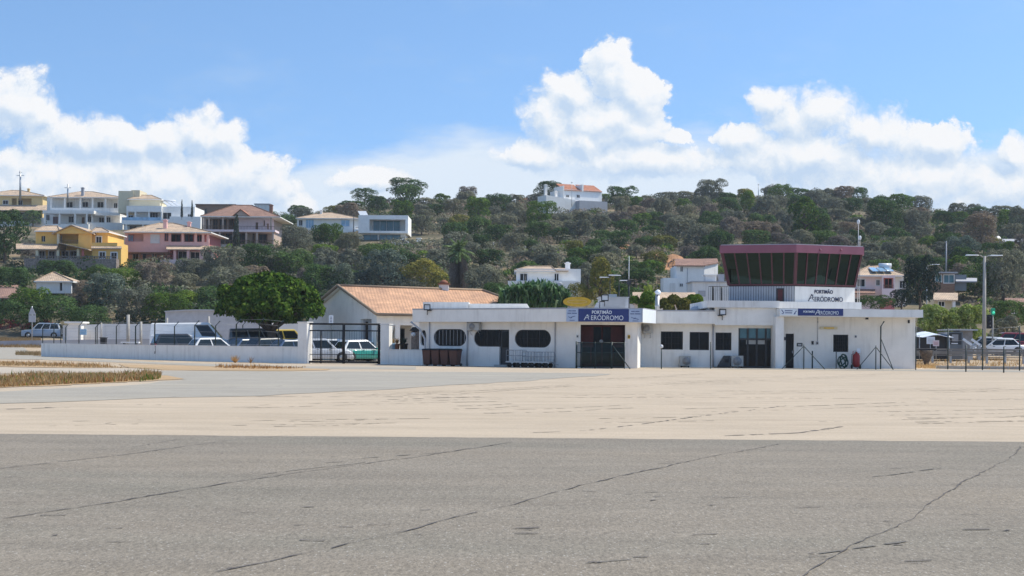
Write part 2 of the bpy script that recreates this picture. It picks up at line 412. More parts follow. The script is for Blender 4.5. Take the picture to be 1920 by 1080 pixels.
# thin veil low in the sky
n3 = nz(vm('MULTIPLY', cb.outputs[0], (1, 3.2, 1)).outputs[0], 6, 5, .55)
vv = mth(nt, 'ADD', V, mth(nt, 'MULTIPLY', mth(nt, 'SUBTRACT', n3.outputs['Fac'], .5), .09))
vv = mth(nt, 'SUBTRACT', vv, mr(U, -.17, -.03, -.014, .0))
veil = mr(vv, .128, .155, .95, 0)
n4 = nz(vm('MULTIPLY', cb.outputs[0], (1, 2.4, 1)).outputs[0], 8, 6, .6)
wisp = mth(nt, 'MULTIPLY', mr(n4.outputs['Fac'], .5, .8, 0, .28), mr(V, .1, .3, 1, .3))
fac = mth(nt, 'MAXIMUM', mth(nt, 'MAXIMUM', msk.outputs[0], veil), wisp)
shade = mth(nt, 'ADD', mth(nt, 'MULTIPLY', mth(nt, 'SUBTRACT', D0, D1), 1.6), .5, clamp=True)
shade = mth(nt, 'MULTIPLY', shade, mr(msk.outputs[0], 0, .7, .45, 1))
ccol = ramp(nt, shade, [(0, (.55, .69, .88)), (.45, (.72, .81, .92)), (.8, (.88, .92, .97)), (1, (.94, .95, .97))])
ccol = mix(nt, mth(nt, 'MULTIPLY', veil, mth(nt, 'SUBTRACT', 1, msk.outputs[0], clamp=True)), ccol, (.77, .86, .96))
tb, em, mx = nd(nt, 'ShaderNodeBsdfTransparent'), nd(nt, 'ShaderNodeEmission'), nd(nt, 'ShaderNodeMixShader')
nt.links.new(ccol, em.inputs[0]); em.inputs[1].default_value = .77
nt.links.new(fac, mx.inputs[0]); nt.links.new(tb.outputs[0], mx.inputs[1]); nt.links.new(em.outputs[0], mx.inputs[2])
nt.links.new(mx.outputs[0], out.inputs[0])
sv, sf, RS = [], [], 6000.0
for j in range(9):
    for i in range(41):
        az = math.radians(-50+100*i/40); sv.append((RS*math.sin(az), RS*math.cos(az), -200+j*300))
sf = [(j*41+i, j*41+i+1, (j+1)*41+i+1, (j+1)*41+i) for j in range(8) for i in range(40)]
me = bpy.data.meshes.new('sky'); me.from_pydata(sv, [], sf); me.materials.append(cmat); o = bpy.data.objects.new('sky', me); col.objects.link(o); tag(o, kind='structure'); o.visible_shadow = True
cy = scene.cycles; cy.max_bounces = 6; cy.diffuse_bounces = 3; cy.glossy_bounces = 3; cy.transmission_bounces = 4; cy.transparent_max_bounces = 8; cy.caustics_reflective = False; cy.caustics_refractive = False
w.cycles.sampling_method = 'MANUAL'; w.cycles.sample_map_resolution = 512

# ------------------------------------------------------------------ terrain
CREST = [(-400, 425), (0, 425), (250, 420), (400, 418), (550, 415), (650, 398), (750, 384), (850, 386), (950, 388), (1050, 380), (1200, 382), (1330, 374), (1450, 376), (1600, 384), (1700, 396), (1800, 408), (1920, 412), (2400, 425)]
def interp(t, x):
    if x <= t[0][0]: return t[0][1]
    for (a, b), (c, d_) in zip(t, t[1:]):
        if x <= c: return b+(d_-b)*(x-a)/(c-a)
    return t[-1][1]
PROF = [(0, 0), (97, 0), (130, .85), (165, 1.6), (178, 6.2), (192, 8.5), (230, 14.7), (385, 39.9), (410, 41), (600, 32), (4000, 10)]
def ss(a, b, x):
    t = max(0, min(1, (x-a)/(b-a))); return t*t*(3-2*t)
def terr(X, Y):
    if Y < 97: return 0.0
    px = 960+X*F/Y
    z = interp(PROF, Y) if Y > 165 else interp(PROF, Y)*ss(-14, 12, X)+interp([(97, 0), (121, 0), (165, 1.6)], Y)*(1-ss(-14, 12, X))
    cy = interp(CREST, max(-400, min(2400, px)))
    zc = P(max(-400, min(2400, px)), cy, 385).z
    z *= 1+(zc/39.9-1)*ss(190, 385, Y)
    if Y > 170: z += .5*math.sin(X*.21+Y*.13)*math.sin(Y*.17-X*.05)*ss(170, 200, Y)
    return z
def Yon(px, py, a=150.0, b=383.0):
    """the distance at which the line of sight through a photo point meets the hillside"""
    y = a
    while y < b:
        p = P(px, py, y)
        if terr(p.x, y) >= p.z: return y
        y += .5
    return b
xs = sorted(set([float(x) for x in range(-220, 221, 4)]+[s*v for s in (-1, 1) for v in (250, 300, 400, 700, 1500, 2500)]))
ys = sorted(set([-300., -60., 0., 25., 50., 75., 97.]+[float(y) for y in range(100, 424, 3)]+[450., 500., 600., 800., 1500., 3000.]))
tv = [(x, y, terr(x, y)) for y in ys for x in xs]; nx = len(xs)
tf = [(j*nx+i, j*nx+i+1, (j+1)*nx+i+1, (j+1)*nx+i) for j in range(len(ys)-1) for i in range(nx-1)]
me = bpy.data.meshes.new('ground'); me.from_pydata(tv, [], tf)
for p in me.polygons: p.use_smooth = True
go_ = bpy.data.objects.new('ground', me); col.objects.link(go_); tag(go_, kind='structure')
m, nt, b = newmat('dry_soil')
g = nd(nt, 'ShaderNodeNewGeometry'); sp2 = nd(nt, 'ShaderNodeSeparateXYZ'); nt.links.new(g.outputs['Position'], sp2.inputs[0])
flat = ramp(nt, noise(nt, .35, 6, .65), [(.3, (.40, .29, .18)), (.5, (.5, .4, .29)), (.7, (.34, .24, .14))])
hillc = ramp(nt, noise(nt, .12, 6, .65), [(.3, (.08, .08, .05)), (.5, (.15, .132, .088)), (.62, (.24, .185, .115)), (.72, (.42, .27, .165))])
fh = nd(nt, 'ShaderNodeMapRange'); nt.links.new(sp2.outputs[1], fh.inputs[0]); fh.inputs[1].default_value = 150; fh.inputs[2].default_value = 172
c = mix(nt, fh.outputs[0], flat, hillc)
nt.links.new(mix(nt, 1, c, ramp(nt, noise(nt, 3, 5), [(.3, (.8, .8, .8)), (.7, (1.15, 1.15, 1.15))]), 'MULTIPLY'), b.inputs['Base Color'])
b.inputs['Roughness'].default_value = .95; b.inputs['Specular IOR Level'].default_value = .1
bp = nd(nt, 'ShaderNodeBump'); bp.inputs['Strength'].default_value = .6; bp.inputs['Distance'].default_value = .3
nt.links.new(noise(nt, 1.5, 5), bp.inputs['Height']); nt.links.new(bp.outputs[0], b.inputs['Normal'])
me.materials.append(m)

def paving(name, c, grain, patch, crack=None, speck=.32, pscale=.12):
    """rolled paving: aggregate grain, bright chips, long wear bands and patches (world-scale)"""
    m, nt, b = newmat(name)
    gr = mix(nt, .5, noise(nt, 30, 4, .8, (1, .3, 1)), noise(nt, 60, 2, .7))
    base = ramp(nt, gr, [(.36, sc(c, 1-grain)), (.5, c), (.64, sc(c, 1+grain))])
    p1 = ramp(nt, noise(nt, pscale, 6, .6, (.45, 1.6, 1)), [(.25, sc(patch[0], 1)), (.5, (1, 1, 1)), (.75, sc(patch[1], 1))])
    p2 = ramp(nt, noise(nt, .9, 6, .65, (.35, 1.3, 1)), [(.3, (.88, .88, .88)), (.7, (1.1, 1.1, 1.1))])
    cc = mix(nt, 1, mix(nt, 1, base, p1, 'MULTIPLY'), p2, 'MULTIPLY')
    tcn = nd(nt, 'ShaderNodeTexCoord'); vr = nd(nt, 'ShaderNodeTexVoronoi'); vr.inputs['Scale'].default_value = 46
    nt.links.new(tcn.outputs['Object'], vr.inputs['Vector'])
    sep = nd(nt, 'ShaderNodeSeparateColor'); nt.links.new(vr.outputs['Color'], sep.inputs[0])
    chip = mth(nt, 'MULTIPLY', mth(nt, 'GREATER_THAN', sep.outputs[0], .955), mth(nt, 'LESS_THAN', vr.outputs['Distance'], .42))
    cc = mix(nt, mth(nt, 'MULTIPLY', chip, speck), cc, (.8, .78, .74))
    dk = ramp(nt, noise(nt, 1.2, 5, .75, (.45, 3.2, 1)), [(.66, (0, 0, 0)), (.76, (1, 1, 1))])
    cc = mix(nt, mth(nt, 'MULTIPLY', dk, .35), cc, sc(c, .5))
    nt.links.new(cc, b.inputs['Base Color'])
    b.inputs['Roughness'].default_value = .9; b.inputs['Specular IOR Level'].default_value = .25
    bp = nd(nt, 'ShaderNodeBump'); bp.inputs['Strength'].default_value = .6; bp.inputs['Distance'].default_value = .012
    nt.links.new(noise(nt, 60, 2), bp.inputs['Height']); nt.links.new(bp.outputs[0], b.inputs['Normal'])
    return m, nt, b, cc
M['asphalt'] = paving('asphalt', (.232, .199, .157), .42, ((.80, .86, .86), (1.16, 1.12, 1.06)))[0]
M['apron'] = paving('sandy_concrete', (.462, .374, .276), .17, ((.93, .92, .9), (1.06, 1.05, 1.04)), speck=.25)[0]
M['taxi'] = paving('grey_taxiway', (.345, .312, .26), .16, ((.95, .95, .96), (1.12, 1.1, 1.06)), speck=.25)[0]
M['lane'] = paving('pale_lane', (.45, .385, .31), .16, ((.92, .92, .92), (1.08, 1.06, 1.03)), speck=.2)[0]
M['crack'] = simple('crack_fill', (.115, .1, .09), .95, .3, 5)
def sheet(name, pts, z, mat):
    vs = [Vector((p[0], p[1], z)) for p in pts]
    n = sum((a.x*b_.y-b_.x*a.y) for a, b_ in zip(vs, vs[1:]+vs[:1]))
    if n < 0: vs.reverse()
    me = bpy.data.meshes.new(name); me.from_pydata([tuple(v) for v in vs], [], [t if (vs[t[1]]-vs[t[0]]).cross(vs[t[2]]-vs[t[0]]).z > 0 else (t[0], t[2], t[1]) for t in tessellate_polygon([vs])])
    me.materials.append(mat); o = bpy.data.objects.new(name, me); col.objects.link(o); return tag(o, kind='structure')
def GP(l): return [G(*p) for p in l]
def wob(pts, amp, step, seed):
    r = random.Random(seed); out = []
    for a, b_ in zip(pts, pts[1:]):
        n = max(1, int((Vector(b_)-Vector(a)).length/step))
        for i in range(n):
            q = Vector(a).lerp(Vector(b_), i/n)
            out.append((q.x+r.uniform(-amp, amp)*2, q.y+r.uniform(-amp, amp)))
    return out+[(pts[-1][0], pts[-1][1])]
edge = wob([(-70, 24.3, 0), (70, 22.4, 0)], .05, .35, 3)
sheet('asphalt_apron', [(70, -60), (-70, -60)]+edge, .008, M['asphalt'])
sheet('concrete_apron', [(140, 22), (140, 92), (12, 96), (-9, 96), (-15, 92), (-24, 75), (-30, 60), (-70, 45), (-70, 22)], .004, M['apron'])
near = GP([(-900, 806), (-300, 776), (0, 758), (250, 748), (480, 743), (700, 732), (960, 716), (1080, 708), (1140, 703.5)])
far = GP([(1140, 701.5), (1060, 699.5), (900, 698), (700, 697), (560, 697), (420, 696), (300, 696), (288, 704), (340, 713), (250, 722), (0, 735), (-300, 752), (-900, 783)])
sheet('taxiway', wob(near, .12, 1.2, 5)+wob(far, .12, 1.5, 6), .012, M['taxi'])
sheet('service_road', GP([(-300, 640), (0, 649), (66, 660), (76, 669), (300, 679.5), (560, 687), (780, 688)])+GP([(780, 693), (560, 691.5), (400, 687), (240, 680.5), (0, 672), (-300, 667)]), .012, M['taxi'])
sheet('concrete_lane', GP([(-300, 684), (0, 689.5), (240, 692), (300, 695), (290, 700), (0, 701), (-300, 702)]), .016, M['lane'])
sheet('paved_strip', [(7.5, 86.5), (26, 86.3), (60, 83.5), (60, 78), (26, 80.5), (7.5, 84.6)], .012, M['taxi'])
sheet('car_park', [(-40, 97), (-8, 97), (-8, 96.9), (-3, 96.9), (-3, 110), (-8, 129), (-45, 140), (-45, 112)], .9, M['lane']) if 0 else None
M['soil'] = paving('dry_orange_soil', (.42, .29, .165), .2, ((.8, .85, .85), (1.2, 1.15, 1.1)), speck=.15, pscale=.4)[0]
sheet('dry_soil_verge', wob(GP([(225, 683.5), (400, 687.5), (560, 690.6), (620, 692.5)]), .15, 1.0, 41)+wob(GP([(610, 694.5), (540, 696), (420, 695.5), (310, 694.3), (240, 690)]), .2, 1.0, 42), .02, M['soil'])
sheet('dry_soil_strip', wob(GP([(-200, 674), (0, 678), (150, 683.5), (240, 689.5)]), .3, 1.0, 43)+wob(GP([(150, 690.5), (0, 687.5), (-200, 684)]), .3, 1.0, 44), .02, M['soil'])
sheet('dry_soil_island', wob(GP([(-150, 735), (0, 728.5), (150, 721.5), (300, 714), (345, 711)]), .15, .8, 45)+wob(GP([(300, 704.5), (150, 704), (0, 708), (-150, 712)]), .2, .8, 46), .02, M['soil'])
# cracks: jittered strips lying on the paving
def strip(mb, pts, w0, z, seed, gap=.0):
    r = random.Random(seed); pts = [Vector((p[0], p[1], 0)) for p in pts]; dn = []
    for a, b_ in zip(pts, pts[1:]):
        n = max(2, int((b_-a).length/.14))
        for i in range(n): dn.append(a.lerp(b_, i/n))
    dn.append(pts[-1]); off, q = 0, []
    for i, p in enumerate(dn):
        d_ = (dn[min(i+1, len(dn)-1)]-dn[max(i-1, 0)]).normalized(); nn = Vector((-d_.y, d_.x, 0))
        off = off*.8+r.uniform(-.02, .02); w_ = w0*r.uniform(.15, 1.35)*(1.0+.35*math.sin(i*.13+seed)*math.sin(i*.031))
        q.append((p+nn*(off-w_), p+nn*(off+w_)))
    for (a, b_), (c_, d_) in zip(q, q[1:]):
        if r.random() < gap: continue
        mb.add([(v.x, v.y, z) for v in (a, c_, d_, b_)], [(0, 1, 2, 3)])
cm = MB()
for k, (l, w0, gp) in enumerate([([(-60, 885), (0, 880), (215, 856), (430, 827.5), (550, 816)], .010, 0),
    ([(-60, 984), (0, 974), (200, 945), (400, 912), (600, 882), (800, 855), (960, 830)], .012, 0),
    ([(400, 1075), (500, 1055), (600, 1035), (750, 1000), (850, 972), (960, 947), (1090, 912), (1230, 880), (1360, 852), (1460, 834)], .010, .03),
    ([(1500, 1090), (1610, 1020), (1700, 975), (1760, 935), (1835, 890), (1885, 865), (1915, 837)], .0075, 0),
    ([(180, 850), (260, 838), (330, 826), (420, 818)], .012, .4)]):
    strip(cm, GP(l), w0, .016, 30+k, gp)
for k, (l, w0, gp) in enumerate([([(480, 744), (700, 744.5), (960, 746), (1300, 746), (1920, 750)], .045, .25), ([(1000, 812), (1100, 808), (1250, 790), (1300, 781)], .03, .5),
    ([(1360, 818), (1500, 812), (1590, 799)], .05, .3), ([(1250, 789), (1330, 779), (1480, 760)], .035, .5), ([(0, 768), (130, 764)], .06, .3), ([(720, 750), (900, 744)], .05, .4), ([(560, 730), (760, 722)], .05, .5)]):
    strip(cm, GP(l), w0, .009 if k else .017, 60+k, gp)
for k in range(70):
    x, y = R.uniform(0, 1920), R.choice([R.uniform(850, 1075), R.uniform(930, 1075), R.uniform(705, 800)])
    ln = R.uniform(10, 55); strip(cm, GP([(x, y), (x+ln, y-R.uniform(-1, 2))]), R.uniform(.008, .02) if y > 830 else R.uniform(.02, .05), .0165 if y > 830 else .0135, 100+k, .15)
tag(cm.build('pavement_cracks', M['crack']), kind='structure')
M['tyre'] = simple('tyre_mark', (.4, .33, .245), .95, .2, 2); M['tyre2'] = simple('tyre_mark_on_asphalt', (.15, .135, .115), .95, .2, 2)
tm, tm2 = MB(), MB()
for k in range(26):
    x, y = R.uniform(0, 1800), R.uniform(712, 806); ln = R.uniform(120, 520); l = GP([(x, y), (x+ln*.5, y-ln*R.uniform(.004, .02)), (x+ln, y-ln*R.uniform(.01, .05))])
    for dx in (0, 1.5): strip(tm, [Vector((p.x, p.y+dx, 0)) for p in l], R.uniform(.03, .07), .0095+.0002*(k % 9), 300+k*2+int(dx), .35)
for k in range(8):
    x, y = R.uniform(-100, 1700), R.uniform(850, 1070); ln = R.uniform(60, 260); strip(tm2, GP([(x, y), (x+ln, y-ln*R.uniform(.03, .14))]), R.uniform(.01, .025), .0145+.0001*k, 400+k, .3)
tag(tm.build('tyre_marks', M['tyre']), kind='structure'); tag(tm2.build('tyre_marks', M['tyre2']), kind='structure')
# ------------------------------------------------------------------ foliage
def leaves_mesh(name, lumps, n, leaf, seed, spread=.8, inner=.25, asp=1.6, up=0.0, rej=True):
    """many small leaf clumps over the outside of overlapping lumps (x, y, z, rx, ry, rz)"""
    r = np.random.default_rng(seed)
    lp = np.array(lumps); wt = (lp[:, 3]*lp[:, 5]+lp[:, 4]*lp[:, 5]+lp[:, 3]*lp[:, 4]); wt = wt/wt.sum()
    k = r.choice(len(lp), size=n, p=wt); dirs = r.normal(size=(n, 3)); dirs /= np.linalg.norm(dirs, axis=1)[:, None]
    dirs[:, 2] = np.where(dirs[:, 2] < -.5, -dirs[:, 2], dirs[:, 2])
    rad = 1-inner*r.random(n)**1.7+.1*r.random(n)
    p = lp[k, :3]+dirs*lp[k, 3:]*rad[:, None]
    keep = np.ones(n, bool)
    for j in range(len(lp) if rej else 0):
        q = (p-lp[j, :3])/lp[j, 3:]; keep &= ~((np.linalg.norm(q, axis=1) < .68) & (k != j))
    p, dirs = p[keep], dirs[keep]; n = len(p)
    nr = dirs+r.normal(size=(n, 3))*spread*.6; nr[:, 2] += up; nr /= np.linalg.norm(nr, axis=1)[:, None]
    t = np.cross(nr, r.normal(size=(n, 3))); t /= np.linalg.norm(t, axis=1)[:, None]; b = np.cross(nr, t)
    s = leaf*(.5+.8*r.random(n))[:, None]; t = t*s*asp*.5; b = b*s*.5
    v = np.stack([p-t, p-b*.9, p+t, p+b*.9], 1).reshape(-1, 3)
    me = bpy.data.meshes.new(name); me.vertices.add(len(v)); me.vertices.foreach_set('co', v.ravel())
    me.loops.add(4*n); me.loops.foreach_set('vertex_index', np.arange(4*n)); me.polygons.add(n)
    me.polygons.foreach_set('loop_start', np.arange(n)*4); me.polygons.foreach_set('loop_total', np.full(n, 4)); me.update(calc_edges=True); me.materials.append(None)
    return me
def lumps_round(seed, n=11, flat=1.0, low=.3):
    r = random.Random(seed); out = [(0, 0, .58, .34, .34, .32)]+([(0, 0, .3, .33, .33, .27)] if low < .1 else [])
    for i in range(n):
        a = 2*math.pi*i/n*2.4+r.uniform(-.5, .5); rr = r.uniform(.12, .36); z = low+.12+r.random()*(.8-low)
        k = r.uniform(.12, .21); out.append((rr*math.cos(a), rr*math.sin(a), min(z, .98-k*flat), k, k, k*flat))
    return out
def lumps_bush(seed, n=13):
    r = random.Random(seed); out = [(0, 0, .4, .36, .36, .42)]
    for i in range(n):
        a = r.uniform(0, 6.28); rr = r.uniform(.15, .38); z = r.uniform(.16, .8-rr*.6); k = r.uniform(.12, .2)
        out.append((rr*math.cos(a), rr*math.sin(a), z, k, k, k*1.1))
    return out
def lumps_cone(seed, n=16, w=.3):
    r = random.Random(seed); out = []
    for i in range(n):
        z = .06+.88*i/n; k = w*(1-.75*(z**1.6)); a = r.uniform(0, 6.28)
        out.append((.12*k*math.cos(a), .12*k*math.sin(a), z, k, k, .1))
    return out
def lumps_tall(seed, n=14):
    r = random.Random(seed); out = [(0, 0, .5, .24, .24, .42)]
    for i in range(n):
        a = r.uniform(0, 6.28); z = r.uniform(.15, .88); q = .34*math.sin(math.pi*min(1, z+.12))**.6; k = r.uniform(.1, .18)
        out.append((q*math.cos(a)*r.random(), q*math.sin(a)*r.random(), z, k, k, k))
    return out
def lumps_open(seed, n=9):
    r = random.Random(seed); out = []
    for i in range(n):
        a = 2*math.pi*i/n*2.4+r.uniform(-.5, .5); rr = r.uniform(.05, .38); k = r.uniform(.09, .15)
        out.append((rr*math.cos(a), rr*math.sin(a), r.uniform(.5, .92), k, k, k*.7))
    return out
CR = {'round': [leaves_mesh('round_crown', lumps_round(s, 15, 1.0, .08), 4200, .042, s, .5) for s in range(5)],
      'bush': [leaves_mesh('bushy_crown', lumps_bush(s+20, 16), 4200, .042, s+20, .5) for s in range(5)],
      'tall': [leaves_mesh('tall_crown', lumps_tall(s+40), 2200, .05, s+40) for s in range(3)],
      'cone': [leaves_mesh('narrow_crown', lumps_cone(s+50), 2600, .05, s+50, up=.6) for s in range(2)],
      'open': [leaves_mesh('open_crown', lumps_open(s+60), 900, .05, s+60) for s in range(3)],
      'bigr': [leaves_mesh('leafy_crown', lumps_round(s+70, 24, 1.0, .06), 8500, .03, s+70, .55) for s in range(3)],
      'bigb': [leaves_mesh('leafy_bush_crown', lumps_bush(s+80, 24), 8500, .03, s+80, .55) for s in range(4)]}
def trunk_mesh(name, seed, hgt=.6, rad=.035, limbs=4):
    r = random.Random(seed); mb = MB()
    pts = [(0, 0, -.12), (r.uniform(-.02, .02), r.uniform(-.02, .02), .12), (r.uniform(-.04, .04), r.uniform(-.04, .04), hgt*.6), (r.uniform(-.05, .05), r.uniform(-.05, .05), hgt)]
    mb.tube(pts, [rad*1.3, rad, rad*.75, rad*.35], 7)
    for i in range(limbs):
        a = 6.28*i/limbs+r.uniform(-.4, .4); z0 = hgt*r.uniform(.35, .6); q = r.uniform(.18, .3)
        mb.tube([(0, 0, z0), (q*.5*math.cos(a), q*.5*math.sin(a), z0+.12), (q*math.cos(a), q*math.sin(a), z0+r.uniform(.2, .32))], [rad*.55, rad*.4, rad*.15], 5)
    me = bpy.data.meshes.new(name); me.from_pydata([tuple(v) for v in mb.v], [], mb.f); me.materials.append(M['bark'])
    for p in me.polygons: p.use_smooth = True
    return me
TR = [trunk_mesh('trunk', s) for s in range(4)]
def tree(name, label, cat, loc, w_, h_, shape, leafk, seed=0, group=None, trunk=True):
    r = random.Random(seed*17+3)
    e = thing(name, label, cat, loc, r.uniform(0, 6.28), group)
    c = bpy.data.objects.new('crown', CR[shape][seed % len(CR[shape])]); col.objects.link(c); c.parent = e
    wy = w_*r.uniform(.85, 1.1) if shape != 'cone' else w_
    c.scale = (w_, wy, h_); c.material_slots[0].link = 'OBJECT'; c.material_slots[0].material = L[leafk]
    if trunk:
        t = bpy.data.objects.new('trunk', TR[seed % 4]); col.objects.link(t); t.parent = e; t.scale = (min(w_, h_), min(w_, h_), h_)
    return e
def ptree(name, label, cat, px, pyb, wpx, hpx, shape, leafk, Y=None, seed=0, group=None, trunk=True):
    """a tree whose foot is seen at (px, pyb); Y None = where that line of sight meets the hillside"""
    Y = Y or Yon(px, pyb); p = P(px, pyb, Y)
    if pyb < 408: p.z -= .2*hpx*Y/F; hpx *= .86; wpx *= .9
    return tree(name, label, cat, p, wpx*Y/F*1.08, hpx*Y/F*1.05, shape, leafk, seed, group, trunk)

# the clipped umbrella pine in front of the tile roofed building
pr = random.Random(5)
pY = 108.0; pc = P(507, 640, pY); s_ = pY/F
pine = thing('stone_pine', 'big dome shaped bright green pine with dark underside behind the parked cars', 'tree', (pc.x, pY, terr(pc.x, pY)))
lum = []
for i in range(170):
    a = pr.uniform(0, 6.28); t = pr.random(); rr = 92*s_*math.sqrt(t)*1.0
    top = 620-510-8*0; zt = P(507, 514+ (58*(t**1.8)), pY).z
    k = pr.uniform(11, 17)*s_; lum.append((pc.x+rr*math.cos(a)*.97, pY+rr*math.sin(a)*.85, zt-k*pr.uniform(.8, 1.5), k, k, k*1.05))
for i in range(70):
    a = pr.uniform(0, 6.28); rr = 85*s_*pr.uniform(.75, 1.0); k = pr.uniform(12, 18)*s_
    lum.append((pc.x+rr*math.cos(a), pY+rr*math.sin(a)*.85, P(507, pr.uniform(550, 588), pY).z, k, k, k))
for i in range(30):
    a = pr.uniform(0, 6.28); rr = 60*s_*pr.random(); k = 16*s_
    lum.append((pc.x+rr*math.cos(a), pY+rr*math.sin(a)*.85, P(507, 597, pY).z, k, k, k*.8))
o0 = Vector(pine.location)
me = leaves_mesh('crown', [(a-o0.x, b_-o0.y, c_-o0.z, d_, e_, f_) for a, b_, c_, d_, e_, f_ in lum], 42000, .24, 9, spread=.7, inner=.3, asp=1.8)
c = bpy.data.objects.new('crown', me); col.objects.link(c); c.parent = pine; me.materials[0] = L['pine']
tb = MB(); tb.tube([(pc.x+.2, pY, 0), (pc.x+.15, pY, 1.5), (pc.x, pY, 2.6)], [.42, .34, .3], 10)
for i in range(7):
    a = 6.28*i/7; tb.tube([(pc.x, pY, 2.2), (pc.x+1.1*math.cos(a), pY+1.1*math.sin(a), 3.0), (pc.x+2.4*math.cos(a), pY+2.2*math.sin(a), 3.9)], [.2, .14, .07], 6)
tb.build('trunk', M['bark'], pine)

